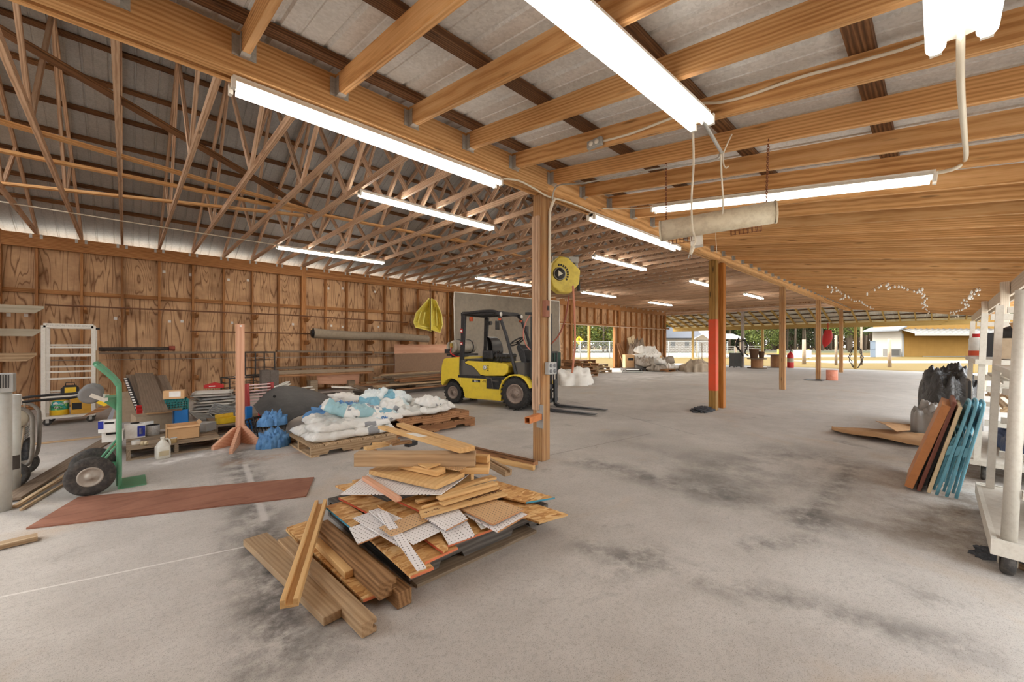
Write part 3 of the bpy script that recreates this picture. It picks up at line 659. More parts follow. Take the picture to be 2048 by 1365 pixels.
def basket(label, loc, w, d, h, mat, rz=0.0, name='plastic_crate', cell=.05, cat='crate', M=None, group=None):
    t = thing(name, label, cat, loc, rz, group, M=M); m = MB()
    for zz, tk in ((0.006, .012), (h - .012, .024)):
        m.bx(-w / 2, w / 2, -d / 2, -d / 2 + .01, zz - tk / 2, zz + tk / 2).bx(-w / 2, w / 2, d / 2 - .01, d / 2, zz - tk / 2, zz + tk / 2)
        m.bx(-w / 2, -w / 2 + .01, -d / 2, d / 2, zz - tk / 2, zz + tk / 2).bx(w / 2 - .01, w / 2, -d / 2, d / 2, zz - tk / 2, zz + tk / 2)
    m.build('rim', mat, t); m = MB()
    n = max(2, int(w / cell)); k = max(2, int(d / cell)); q = max(1, int(h / cell))
    for i in range(n + 1):
        x = -w / 2 + w * i / n
        for y in (-d / 2 + .004, d / 2 - .004): m.bx(x - .005, x + .005, y - .004, y + .004, 0, h)
        m.bx(x - .004, x + .004, -d / 2, d / 2, 0, .006)
    for j in range(k + 1):
        y = -d / 2 + d * j / k
        for x in (-w / 2 + .004, w / 2 - .004): m.bx(x - .004, x + .004, y - .005, y + .005, 0, h)
    for l in range(1, q):
        z = h * l / q
        for y in (-d / 2 + .004, d / 2 - .004): m.bx(-w / 2, w / 2, y - .003, y + .003, z - .005, z + .005)
        for x in (-w / 2 + .004, w / 2 - .004): m.bx(x - .003, x + .003, -d / 2, d / 2, z - .005, z + .005)
    m.build('lattice', mat, t); return t
def wheel(parent, c, r, w, axis='Y', tyre=RUBBER, rim=RIM, hub=.5, name='wheel', tread=0):
    """tyre with a rim disc as its sub-part"""
    o = MB().lathe([(r * hub, -w * .42), (r * .75, -w * .5), (r * .93, -w * .44), (r, -w * .25), (r, w * .25), (r * .93, w * .44), (r * .75, w * .5), (r * hub, w * .42)], (0, 0, 0), axis, 36).build(name, tyre, parent); o.location = c
    m = MB().lathe([(0, -w * .5), (r * hub * .3, -w * .5), (r * hub * .36, -w * .36), (r * hub * .8, -w * .3), (r * hub * .86, -w * .44), (r * hub * 1.03, -w * .44), (r * hub * 1.03, w * .44), (r * hub * .86, w * .44), (r * hub * .8, w * .3), (r * hub * .36, w * .36), (r * hub * .3, w * .5), (0, w * .5)], (0, 0, 0), axis, 30)
    m.build('rim', rim, o)
    if tread:
        tm = MB(); ax = {'X': 0, 'Y': 1, 'Z': 2}[axis]
        for k in range(tread):
            a = 2 * PI * k / tread
            for s in (-1, 1):
                aa = a + (PI / tread if s > 0 else 0)
                M = Matrix.Rotation(-aa if axis == 'Y' else aa, 4, axis) @ Matrix.Translation((r * .985, s * w * .27, 0) if axis == 'Y' else (s * w * .27, r * .985, 0)) @ Matrix.Rotation(s * .5, 4, 'X' if axis == 'Y' else 'Y')
                tm.box(None, (r * .07, w * .46, r * .1) if axis == 'Y' else (w * .46, r * .07, r * .1), M=M)
        tm.build('tread', tyre, o)
    return o
def caster(parent, p, r, mat=RUBBER, z1=None, name='caster'):
    z1 = z1 or r * 2.3
    o = MB().bx(-.02, .02, -.022, -.018, r * .8, z1).bx(-.02, .02, .018, .022, r * .8, z1).bx(-.03, .03, -.03, .03, z1 - .006, z1).build(name, STEEL_G, parent); o.location = (p[0], p[1], p[2])
    MB().lathe([(0, -.014), (r * .9, -.016), (r, -.01), (r, .01), (r * .9, .016), (0, .014)], (0, 0, r), 'Y', 22).build('wheel', mat, o)
    return o
# ---------------------------------------------------------------- brown plywood strip lying on the floor
BRPLY = plywood('brown_ply', rgb(100, 62, 46), rgb(142, 94, 74), rgb(162, 116, 96), u=1, w=0, freq=8, stretch=.25, lines=.35)
c0, c1, c2, c3 = [PZ(*p) for p in ((52, 1060), (157, 997), (628, 957), (612, 995))]
sheet = thing('plywood_strip', 'long brown plywood strip lying flat on the floor in front of the hand truck', 'plywood', (c0 + c2) / 2)
MB().prism([(p.x - sheet.location.x, p.y - sheet.location.y, 0.001) for p in (c0, c3, c2, c1)], (0, 0, .012)).build('sheet', BRPLY, sheet)
# ---------------------------------------------------------------- green hand truck
ht = thing('hand_truck', 'green hand truck standing upright with two black pneumatic wheels', 'hand truck', (-.05, 5.55, 0))
gx = lambda u, v, Y: PY(u, v, Y) - Vector((-.05, 5.55, 0))
for y in (-.05, .30):
    MB().tube(smooth([(0, y, .03), (0, y, .5), (0, y, .95), (-.012, y, 1.02), (-.06, y, 1.10), (-.16, y, 1.22)], 5), .021, 10).build('rail', GREEN, ht)
MB().tube([(-.16, -.05, 1.22), (-.16, .30, 1.22)], .02, 10).build('handle', GREEN, ht)
mm = MB()
for z in (.2, .55, .86): mm.bx(-.012, .012, -.05, .30, z - .025, z + .025)
mm.build('cross_bar', GREEN, ht)
MB().bx(.0, .2, -.08, .33, .0, .008).bx(-.01, .0, -.08, .33, 0, .14).build('toe_plate', GREEN, ht)
for y in (-.05, .3): MB().tube([(-.02, y, .42), (-.17, y, .2)], .011, 8).build('brace', GREEN, ht)
MB().cyl((-.19, -.13, .175), (-.19, .4, .175), .012).build('axle', STEEL_G, ht)
MB().bx(-.22, .0, -.04, -.03, .12, .2).bx(-.22, .0, .28, .29, .12, .2).build('axle_bracket', GREEN, ht)
for y in (-.1, .36): wheel(ht, (-.19, y, .176), .175, .09, 'Y', hub=.5)
MB().bx(-.10, .0, -.02, .26, .84, .89).prism([(-.11, -.03, .86), (0, -.03, .74), (0, -.03, .88)], (0, .02, 0)).build('caster_bracket', GREEN, ht)
for y in (-.06, .28):
    q_ = PY(181, 790, 5.49) - ht.location; cx_, cz_ = q_.x, q_.z
    f = MB(); f.bar((-.09, y - .03, .87), (cx_, y - .03, cz_), .004, .035).bar((-.09, y + .03, .87), (cx_, y + .03, cz_), .004, .035).box((-.09, y, .88), (.03, .07, .03)); o = f.build('caster', WHITE_P, ht)
    MB().lathe([(0, -.018), (.05, -.018), (.062, -.02), (.084, -.012), (.084, .012), (.062, .02), (.05, .018), (0, .018)], (cx_, y, cz_), 'Y', 28).build('caster_wheel', plain('caster_grey', rgb(120, 118, 116), .6), o)
# boards on the floor beside it
b1 = tag(board('plank', PZ(18, 1000, .03), PZ(226, 874, .15), .15, .022, GREYD), 'wide dark plank lying on the floor with one end behind the hand truck', 'plank')
tag(board('batten', PZ(30, 1017, .0) + V(0, 0, .013), PZ(236, 886, .12), .035, .022, W_PAL), 'pale batten lying close along the wide dark plank', 'batten')
tag(board('batten', PZ(42, 1020, .012), PZ(178, 938, .012), .02, .018, W_PAL), 'thin short stick on the floor by the hand truck wheel', 'batten')
tag(board('floor_board', (-2.2, 8.7, .012), (-.15, 8.75, .012), .06, .022, W_PAL), 'narrow board lying on the floor behind the hand truck, below the white trolley', 'board')
tag(board('lumber_scrap', PZ(-30, 1099, .02), PZ(75, 1074, .02), .09, .03, W_PAL), 'pale board end lying on the floor at the left edge', 'board')
# ---------------------------------------------------------------- grey pipes and pressure washer at the left edge
PIPE = plain('zinc_pipe', rgb(196, 194, 186), .5, .2, .4, var=.08, dirt=rgb(160, 150, 136), dscale=7, damt=.3)
for (u, v, r, h, l) in [(2, 1022, .062, 1.0, 'pale grey upright pipe nearest the left edge of the photo'), (24, 987, .055, .93, 'pale grey upright pipe with a dark scorch mark, just right of the other pipe')]:
    t = thing('upright_pipe', l, 'pipe', PZ(u, v))
    MB().lathe([(r * .9, 0), (r, .0), (r, h), (r * .9, h), (r * .9, 0)], n=24).build('pipe', PIPE, t)
    if r < .06: MB().lathe([(r * 1.01, .23), (r * 1.01, .36)], a0=-1.9, a1=-.4, n=10).build('scorch_mark', plain('scorch', rgb(74, 66, 60), .9, var=.4), t)
t = thing('grey_box', 'small grey vented box sitting on top of the left edge pipe', 'box', PZ(2, 1022) + V(0, 0, 1.0))
MB().bx(-.09, .075, -.07, .07, .0, .16).build('case', GREYP, t, bevel=.008)
mm = MB(); [mm.bx(-.08 + k * .014, -.074 + k * .014, -.073, -.069, .04, .15) for k in range(10)]; mm.build('vent', DARK_M, t)
pwl = PZ(50, 975)
pw = thing('pressure_washer', 'dusty wheeled pressure washer with a tube frame and tan hubs', 'pressure washer', (pwl.x - .09, pwl.y + .1, 0))
CH = plain('dusty_chassis', rgb(120, 112, 102), .6, .2, .3, var=.2, dirt=rgb(80, 70, 62))
for y in (-.02, .42):
    MB().tube(smooth([(-.1, y, .3), (.05, y, .2), (.12, y, .26), (.13, y, .6), (.11, y, .72), (.02, y, .78), (-.2, y, .78)], 4), .017, 8).build('frame_tube', CH, pw)
MB().tube(smooth([(.02, .2, .86), (.06, .1, .82), (.07, .05, .7), (.06, .02, .45), (.02, .0, .2)], 4), .008, 6).build('hose', plain('hose_tan', rgb(150, 132, 110), .7), pw)
MB().bx(-.3, .1, .02, .38, .24, .42).build('engine', plain('engine_black', rgb(52, 54, 58), .6, .1, .3, var=.3, dirt=rgb(130, 122, 112), dscale=10, damt=.5), pw, bevel=.01)
MB().bx(-.22, .06, .06, .34, .42, .6).build('cylinder_head', plain('engine_grey', rgb(160, 156, 148), .5, .4, .4, var=.2, dirt=rgb(90, 84, 78), dscale=10), pw, bevel=.02)
mm = MB(); [mm.bx(-.23, .07, .05, .35, .44 + k * .02, .448 + k * .02) for k in range(7)]; mm.build('cooling_fin', GREYP, pw)
MB().lathe([(0, .0), (.1, 0), (.11, .02), (.11, .05), (0, .06)], (.0, -.02, .68), 'Y', 24).build('recoil_starter', plain('starter', rgb(178, 166, 146), .6), pw)
wheel(pw, (.0, -.09, .125), .125, .07, 'Y', hub=.55, rim=plain('tan_hub', rgb(206, 176, 124), .6)); wheel(pw, (.0, .5, .125), .125, .07, 'Y', hub=.55, rim=RIM)
MB().cyl((0, -.13, .125), (0, .54, .125), .01).build('axle', STEEL_G, pw)
for y, z in ((-.0, .83), (.16, .86)): MB().tube(smooth([(-.12, y, .78), (.05, y, z), (.38, y + .05, z + .01), (.44, y + .05, z + .02)], 4), .013, 8).build('handle', DARK_M, pw)
crate_box('switch_box', 'white square box fixed near the top of the grey pipes', 'box', PY(27, 812, 6.1), (.1, .05, .1), 0, PAPER)
# ---------------------------------------------------------------- white tall trolley with buckets
wt = thing('trolley', 'tall white metal trolley frame with rungs holding two yellow containers', 'trolley', (-1.03, 10.62, 0))
TW, TD, TH = .60, .55, 1.74
for x in (0, TW):
    for y in (0, TD): board('upright', (x, y, .12), (x, y, TH), .055, .055, WHITE_P, wt, up=(0, 1, 0))
for y in (0, TD):
    board('top_rail', (0, y, TH), (TW, y, TH), .055, .075, WHITE_P, wt)
    for z in (1.36, 1.22, .93, .81) if y == 0 else (1.4, 1.0, .55): board('rung', (0, y, z), (TW, y, z), .03, .03 if z != 1.22 else .05, WHITE_P, wt)
for z, n in ((.14, 'bottom_shelf'), (.50, 'middle_shelf')): MB().bx(-.02, TW + .02, -.03, TD + .03, z - .02, z + .02).build(n, WHITE_P, wt)
for x in (.04, TW - .04):
    for y in (.05, TD - .05): caster(wt, (x, y, 0), .055, RUBBER, .12)
board('side_batten', (TW + .04, .0, .25), (TW + .04, .0, 1.3), .05, .03, W_PAL, wt, up=(0, 1, 0))
mm = MB(); mm.cyl((TW, .05, TH - .04), (TW + .08, .05, TH - .04), .02, n=10); mm.build('end_knob', DARK_M, wt)
text('lettering', 'PULL FROM THIS END ONLY', .042, plain('lettering_grey', rgb(168, 160, 150), .7), wt, plate_frame((TW / 2, -.029, TH), (1, 0, 0), (0, 0, 1)))
bk = can('yellow bucket with a green and teal printed label on the white trolley', (-.86, 10.80, .162), .12, .305, YELLOW, None, 'bucket', YELLOW, True, cat='bucket')
LBL = Mat('bucket_label', .5); v_ = LBL.co((9, 9, 7)); n_ = LBL.noise(v_, 1, 2)
LBL.color(LBL.ramp(n_, [(.36, rgb(236, 236, 226)), (.44, rgb(150, 200, 120)), (.5, rgb(60, 150, 110)), (.58, rgb(60, 168, 176)), (.66, rgb(240, 236, 220))], 'CONSTANT'))
MB().lathe([(.1205, .09), (.1205, .25)], a0=-2.9, a1=.1, n=18).build('printed_label', LBL.m, bk)
text('lettering', 'LIQUID', .05, PAPER, bk, plate_frame((-.01, -.123, .2), (1, 0, 0), (0, 0, 1))); text('lettering', 'SEAL', .06, INK, bk, plate_frame((-.01, -.123, .135), (1, 0, 0), (0, 0, 1)))
MUST = plain('mustard_plastic', rgb(204, 154, 52), .5, 0, .4, var=.06, dirt=rgb(150, 104, 40))
cb = crate_box('storage_tub', 'mustard yellow square tub with a dark label on the white trolley', 'tub', (-.58, 10.8, .162), (.27, .25, .30), 0, MUST, [('dark_label', INK, -.12, .0, .08, .2, 'f'), ('lid_band', YELLOW, -.137, .137, .27, .3, 'f')])
ch = thing('battery_charger', 'black battery charger with a bright yellow label on the trolley middle shelf', 'charger', (-.72, 10.78, .523))
MB().prism([(-.12, -.08, 0), (.1, -.08, 0), (.1, -.08, .1), (.06, -.08, .15), (-.08, -.08, .15), (-.12, -.08, .1)], (0, .16, 0)).build('case', DARK_M, ch, bevel=.008)
MB().bx(-.07, .07, -.083, -.081, .02, .12).build('label_plate', YELLOW, ch); MB().tube([(-.07, 0, .14), (-.06, 0, .2), (.04, 0, .2), (.05, 0, .14)], .008, 6).build('carry_handle', DARK_M, ch)
# ---------------------------------------------------------------- boxes and cans on the left pallet
pallet('weathered pallet under the open cardboard box and paint cans', 0.0, 6.74, 0, .94, 1.05, GREYW_, nb=7)
PZ0 = .142
ob1 = openbox('cardboard_box', 'open empty cardboard box on the left pallet beside the jug', 'box', PZ(364, 880, PZ0) + V(.02, .17, 0), .0, .34, .3, .18, CARD, [('f', -.9, .03), ('r', .9, .04)], group=None)
def floor_of(u, v, z=0.0, dy=0.0): return PZ(u, v, z) + V(0, dy, 0)
crate_box('paint_carton', 'white and blue carton on top of another, left of the green hand truck', 'carton', floor_of(216, 866, .28, .08), (.16, .15, .15), -.15, PAPER, [('blue_print', INKB, -.08, -.03, .05, .15, 'f'), ('black_print', INK, -.02, .07, .11, .135, 'f')])
crate_box('paint_carton', 'white carton underneath the other white and blue carton', 'carton', floor_of(226, 884, PZ0, .08), (.2, .17, .135), -.05, PAPER, [('black_print', INK, -.06, .08, .095, .12, 'f')])
t = crate_box('paint_tin', 'square white tin with a blue printed panel behind the hand truck rail', 'tin', floor_of(270, 878, PZ0, .1), (.2, .16, .19), .05, PAPER, [('blue_panel', INKB, .02, .097, .02, .16, 'f'), ('pale_mark', PAPER, .04, .075, .05, .13, 'f')])
MB().lathe([(.045, 0), (.045, .015), (0, .015)], (0, 0, .19), n=18).build('cap', DARK_M, t)
CANW = plain('can_spattered', rgb(206, 206, 204), .5, .2, .4, var=.1, dirt=rgb(96, 94, 92), dscale=30, damt=.6)
can('grey paint spattered can between the square tin and the cardboard box', floor_of(306, 872, PZ0, .08), .075, .14, CANW, None, lid=DARK_M)
can('small white paint can at the front edge of the left pallet', floor_of(272, 890, PZ0, .03), .043, .05, PAPER, None, handle=False)
can('small brass coloured can in front of the cardboard box', floor_of(349, 889, PZ0, .1), .034, .065, plain('brass_can', rgb(176, 150, 104), .4, .5, .4), None, handle=False)
tr = thing('tape_roll', 'two cream tape rolls lying on their side at the pallet edge', 'tape', floor_of(289, 892, PZ0, .02), -.4)
for k in (0, 1): MB().lathe([(.012, 0), (.026, 0), (.026, .03), (.012, .03), (.012, 0)], (-.035 + k * .036, 0, .027), 'X', 20).build('roll', plain('cream_tape', rgb(214, 196, 160), .6, var=.1), tr)
jg = thing('jug', 'cloudy white plastic jug standing on the floor before the left pallet', 'jug', PZ(326, 919) + V(0, .07, 0), .2)
JUG = plain('jug_plastic', rgb(216, 212, 200), .45, 0, .4, var=.08, dirt=rgb(170, 158, 136), dscale=6)
pr = [(0, 0), (.072, 0), (.078, .01), (.078, .13), (.07, .17), (.035, .215), (.022, .225), (.022, .245), (.026, .246), (.026, .262), (0, .262)]
def jugpt(u, v):
    k = v * (len(pr) - 1); i = min(int(k), len(pr) - 2); f = k - i; r = pr[i][0] * (1 - f) + pr[i + 1][0] * f; z = pr[i][1] * (1 - f) + pr[i + 1][1] * f
    a = 2 * PI * u; q = (abs(math.cos(a)) ** 5 + abs(math.sin(a)) ** 5) ** (-1 / 5) if z < .16 else 1
    return V(r * q * math.cos(a) * .88, r * q * math.sin(a) * .88, z)
MB().grid(jugpt, 32, 40).build('body', JUG, jg); MB().tube(smooth([(.02, 0, .23), (.055, 0, .225), (.07, 0, .19), (.068, 0, .14)], 4), .011, 8).build('handle', JUG, jg)
MB().bx(-.05, .045, -.0745, -.072, .04, .1).build('label_patch', plain('faded_label', rgb(196, 182, 150), .7, var=.2), jg)
mm = MB().bx(-.01, .07, 0, .01, 0, .35); c_ = thing('cardboard_sheet', 'dark cardboard scrap leaning behind the white cartons', 'cardboard', floor_of(205, 868, .0, .1), -.3)
MB().prism([(-.02, 0, 0), (.14, 0, 0), (.17, .1, .42), (.1, .1, .42)], (0, .006, 0)).build('sheet', plain('grey_card', rgb(150, 150, 152), .8, var=.1), c_)
c_ = thing('cardboard_sheet', 'tall brown cardboard flap standing behind the hand truck rails', 'cardboard', floor_of(245, 850, .14, .25), .1)
MB().prism([(-.13, 0, 0), (.2, 0, 0), (.1, .08, .5), (-.03, .08, .48)], (0, .006, 0)).build('sheet', CARD_G, c_)
c_ = thing('yellow_bracket', 'folded yellow and brown bracket hanging behind the hand truck caster', 'bracket', PY(216, 800, 6.3))
MB().prism([(-.1, 0, -.02), (-.03, 0, -.07), (.08, 0, -.01), (.1, 0, .05), (-.02, 0, .05)], (0, .02, 0)).build('plate', YELLOW, c_); MB().prism([(-.2, .03, -.17), (-.06, .03, -.13), (.07, .03, -.06), (.06, .03, -.03), (-.06, .03, -.07)], (0, .02, 0)).build('strap', W_BRN, c_)
# planks leaning back on the heap, flooring cartons underneath
for k, (u0, v0, u1, v1, ln, l) in enumerate([(312, 823, 288, 748, .25, 'grey brown plank on the leaning stack, middle one'), (342, 821, 314, 753, .25, 'grey brown plank on the leaning stack, right one by the teal basket'), (283, 815, 264, 751, .16, 'darker plank on the leaning stack, left one')]):
    a = PZ(u0, v0, .46 + .04 * (k == 0) - .04 * (k == 2)); b_ = PY(u1, v1, 10.0); tag(board('plank', a, b_, ln, .03, GREYD), l, 'plank', 'planks leaning back on the boxes')
t = thing('ruled_stake', 'dark strip with white tick marks leaning beside the planks', 'stake'); a = PZ(279, 826, .45); b_ = PY(252, 757, 9.0)
M_, L_ = frame(a, b_); t.matrix_local = M_
MB().box((0, 0, 0), (L_, .06, .012)).build('strip', DARK_M, t); mm = MB()
for k in range(14): mm.box((-L_ / 2 + .06 + k * L_ / 14, .012, .007), (L_ / 30, .03, .002))
mm.build('tick_pattern', PAPER, t)
crate_box('flooring_carton', 'long dusty carton under the leaning planks', 'carton', floor_of(318, 862, PZ0, .35), (.55, .5, .22), .1, CARD_G, [('pale_label', PAPER, -.2, -.08, .05, .14, 'f')])
crate_box('flooring_carton', 'shorter pale carton stacked upon the long dusty carton', 'carton', floor_of(318, 862, PZ0, .4) + V(.06, .02, .221), (.4, .36, .09), .05, CARD, [])
for dx, n_ in ((-.5, 0), (-.46, .03)): MB().bx(L_ * dx - .02, L_ * dx + .02, -.03, .03, -.006 + n_, .05 + n_).build('red_clip', RED, t)
crate_box('spirit_level', 'short yellow spirit level at the lower ends of the planks', 'level', floor_of(318, 862, PZ0, .4) + V(.1, -.14, .311), (.16, .03, .035), .0, YELLOW)
basket('teal plastic basket with slots behind the leaning planks', floor_of(352, 832, .45, .68) + V(0.05, 0, -.0), .26, .2, .16, TEAL, cell=.03, cat='basket')
crate_box('plant_box', 'orange brown box with pale labels on top of the teal basket', 'box', floor_of(352, 832, .45, .68) + V(.03, 0, .165), (.24, .16, .12), -.2, CARD, [('pale_label', PAPER, -.05, .08, .03, .11, 'f')])
openbox('blue_bin', 'bright blue plastic bin under the teal basket', 'bin', floor_of(352, 832, .45, .68) * 1 - V(-.10, 0, .45), 0, .17, .2, .449, BLUE)
# ---------------------------------------------------------------- louvred shutters and clutter mid left
sp = PZ(432, 834); k = 0
for i in range(9):
    t = thing('shutter', 'slatted panel in the stack behind the wooden stand', 'shutter', (sp.x + R.uniform(-.06, .06), sp.y + R.uniform(-.05, .05), .03 + i * .056), R.uniform(-.35, .1), 'stacked slatted panels')
    mt = WHITE_P if i % 3 else GREYP
    w_, d_ = .62, .5
    MB().bx(-w_ / 2, w_ / 2, -d_ / 2, -d_ / 2 + .05, 0, .028).bx(-w_ / 2, w_ / 2, d_ / 2 - .05, d_ / 2, 0, .028).bx(-w_ / 2, -w_ / 2 + .05, -d_ / 2, d_ / 2, 0, .028).bx(w_ / 2 - .05, w_ / 2, -d_ / 2, d_ / 2, 0, .028).build('frame', mt, t)
    mm = MB(); [mm.box((0, -d_ / 2 + .07 + j * .04, .015), (w_ - .1, .038, .006), M=Matrix.Translation((0, -d_ / 2 + .07 + j * .04, .015)) @ Matrix.Rotation(.5, 4, 'X') @ Matrix.Diagonal((1, 1, 1, 1))) for j in range(10)]; mm.build('slat', mt, t)
for (u, v, z, rz, tilt, l) in [(408, 836, .12, .6, .5, 'grey slatted panel fallen at an angle beside the slatted stack'), (445, 822, .2, -.5, .6, 'grey slatted grate leaning on the slatted stack, above the yellow tray')]:
    t = thing('shutter', l, 'shutter', PZ(u, v, z), rz); t.rotation_euler = (tilt, .25, rz)
    mm = MB(); [mm.bx(-.2, .2, -.12 + j * .03, -.105 + j * .03, 0, .012) for j in range(9)]; mm.bx(-.2, -.18, -.12, .14, .0, .015).bx(.18, .2, -.12, .14, 0, .015); mm.build('slats', GREYP, t)
openbox('tray', 'bright yellow tray with a grey back among the clutter by the wooden stand', 'tray', PZ(453, 846, .145), .2, .26, .16, .09, YELLOW, [('b', 1.3, .05)])
crate_box('metal_case', 'small grey metal case lying tilted beside the cardboard box', 'case', PZ(412, 862, .145), (.2, .16, .12), .8, GREYP)
crate_box('water_cooler', 'blue cooler standing behind the wooden stand', 'cooler', PZ(470, 838, .0) + V(.04, -.45, 0), (.16, .2, .42), 0, BLUE, [('lid_band', INKB, -.08, .08, .35, .42, 'f')])
pallet('low pallet in front of the slatted panels', 1.0, 7.75, 0, .95, .9, GREYW_, nb=7)
t = thing('red_toolbox', 'red tool case on top of the slatted panels', 'tool case', (sp.x - .02, sp.y + .1, .55), -.1); MB().prism([(-.16, 0, 0), (.16, 0, 0), (.16, 0, .06), (.02, 0, .11), (-.16, 0, .06)], (0, .16, 0)).build('case', RED, t, bevel=.008); MB().bx(-.08, .02, -.003, 0, .03, .05).build('latch', PAPER, t)
# ---------------------------------------------------------------- wooden stand
sd = thing('wooden_stand', 'tall wooden post on a three-footed base standing in the floor clutter', 'stand', (1.19, 6.93, 0))
board('upright', (0, 0, .02), (0, 0, 1.70), .10, .06, W_PINK, sd, up=(0, 1, 0))
for (dx, dy, l) in ((-.42, -.34, .46), (-.23, -.72, .72), (.24, -.55, .42), (.3, .4, .26)):
    d = V(dx, dy, 0).normalized(); n = V(-d.y, d.x, 0) * .02
    a = [d * .03, d * l, d * l + V(0, 0, .05), d * .12 + V(0, 0, .23), V(0, 0, .23)]
    o = MB().prism([p - n for p in a], n * 2).build('foot', W_PINK, sd)
for z in (.95,): MB().cyl((-.07, 0, z), (.07, 0, z), .004, n=6).build('peg', STEEL_G, sd)
MB().bx(-.012, .012, -.046, -.043, 1.66, 1.685).build('paper_tag', PAPER, sd)
# ---------------------------------------------------------------- racks on the plywood wall
t = None
wallY = 13.46
for z, xs in ((2.49, (-1.95,)), (1.91, (-1.95,)), (1.3, (-1.95,)), (2.18, (-.68, .0, 1.3, 2.62, 3.96, 5.97, 7.3)), (1.66, (1.3, 2.62)), (1.48, (3.96, 5.97, 7.3)), (1.13, (-.7, .63, 1.3, 2.62, 3.96, 5.97)), (.56, (1.3, 5.97))):
    DP = .75 if xs[0] == -1.95 else .5 if z == 1.48 else .42
    for x in xs:
        m = MB().prism([(x, wallY, z + .06), (x, wallY - DP, z + .06), (x, wallY - DP, z), (x, wallY - .3, z - .07), (x, wallY, z - .07)], (.045, 0, 0))
        tag(m.build('pipe_bracket', W_STUD), 'short wooden bracket on a stud of the plywood wall carrying pipes', 'bracket', 'pipe brackets on the plywood wall')
PIPEB = plain('brown_pipe', rgb(124, 86, 62), .6, .2, .35, var=.2, dirt=rgb(84, 56, 40))
PIPEG = plain('grey_pipe', rgb(150, 142, 132), .6, .1, .3, var=.12, dirt=rgb(112, 98, 84))
def rod(name, label, u0, v0, u1, v1, r, mat, Y=13.2, cat='pipe', n=10):
    a, b_ = PY(u0, v0, Y), PY(u1, v1, Y); return tag(MB().cyl(a, b_, r, n=n).build(name, mat), label, cat)
rod('rust_pipe', 'long thin brown pipe on the top tier of wall arms, left length', 90, 610, 588, 631, .018, PIPEB)
rod('rust_pipe', 'long thin brown pipe on the top tier of brackets, ending near the yellow trays', 586, 631, 822, 646, .018, PIPEB, 13.12)
rod('rust_pipe', 'brown pipe on the second tier of wall arms, beside the grey roll', 380, 663, 624, 668, .017, PIPEB)
rod('hanging_rod', 'thin steel rod hung along the wall below the long grey board', 90, 722, 778, 712, .008, PIPEG, 13.1)
rod('black_tube', 'dark tube with a red end lying on the third tier behind the hand truck', 197, 699, 338, 698, .045, plain('black_tube', rgb(66, 58, 52), .7, 0, .3, var=.3, dirt=rgb(120, 104, 88)))
rod('red_plug', 'small red pipe end beside the dark tube on the third tier', 338, 697, 350, 697, .06, plain('red_cap', rgb(150, 76, 58), .7), n=16)
b_ = tag(board('rack_board', PY(196, 706, 13.12) , PY(549, 705, 13.12), .2, .05, GREYD), 'long dusty board on the third tier of wall arms, left length', 'board')
b_ = tag(board('rack_board', PY(553, 703, 13.15), PY(786, 706, 13.15), .2, .06, GREYD), 'long dusty board on the third tier of wall arms, right length', 'board')
# long grey roll with crumpled wrapping
ra, rb_ = PY(626, 667, 13.05), PY(856, 678, 13.05)
t = thing('fabric_roll', 'long grey fabric roll lying on the second tier of wall arms', 'roll', ra)
FAB = plain('dusty_fabric', rgb(150, 136, 118), .9, 0, .1, var=.12, dirt=rgb(112, 98, 82), dscale=5)
d = rb_ - ra
def rollpt(u, v):
    a = 2 * PI * u; r = .15 * (1 - .18 * v) * (1 + .08 * NZ.noise((math.cos(a) * 1.5, math.sin(a) * 1.5, v * 9))); p = d * v
    return V(p.x, p.y + r * math.cos(a), p.z + r * math.sin(a) - .02 * math.sin(v * 7))
MB().grid(rollpt, 18, 60).build('wrap', FAB, t); MB().lathe([(0, -.05), (.1, -.05), (.11, .02), (.05, .02)], (0, 0, 0), 'X', 16).build('core', DARK_M, t)
W_PALE = wood('pale_grey_board', rgb(160, 148, 126), rgb(192, 182, 160), rgb(210, 202, 184), ring=9, knots=.4, var=.1, contrast=.4)
for i, (u0, u1, v, h, yy) in enumerate([(-70, 88, 614, .16, 12.9), (-70, 84, 664, .15, 12.9), (-70, 73, 716, .17, 12.75)]):
    a, c = PY(u0, v, yy), PY(u1, v, yy); L = c.x - a.x
    m = MB().prism([(a.x, yy, a.z - h / 2), (c.x - .13, yy, a.z - h / 2), (c.x, yy, a.z - h / 2 + .11), (c.x, yy, a.z + h / 2), (a.x, yy, a.z + h / 2)], (0, .045, 0))
    o = m.build('plank_end', W_PALE if i < 2 else W_PAL)
    tag(o, ['pale plank with a cut corner entering at the left edge, uppermost of the row', 'pale cracked plank with a cut corner entering at the left edge, in the middle', 'stained plank with a cut corner at the left edge, lowest of the row'][i], 'plank')
# paper tags stapled on the plywood
for u, v in [(17, 630), (52, 631), (231, 637), (339, 643), (364, 643), (464, 646), (586, 649), (663, 652), (685, 654), (757, 654), (457, 560), (496, 561), (780, 577), (328, 544), (381, 550), (657, 577), (685, 577), (750, 584)]:
    p = PY(u, v, 13.605); o = MB().bx(p.x - .03, p.x + .03, 13.603, 13.61, p.z - .035, p.z + .035).build('paper_tag', PAPER)
    tag(o, 'small square white paper tag stapled to the plywood wall', 'tag', 'paper tags on the plywood wall')
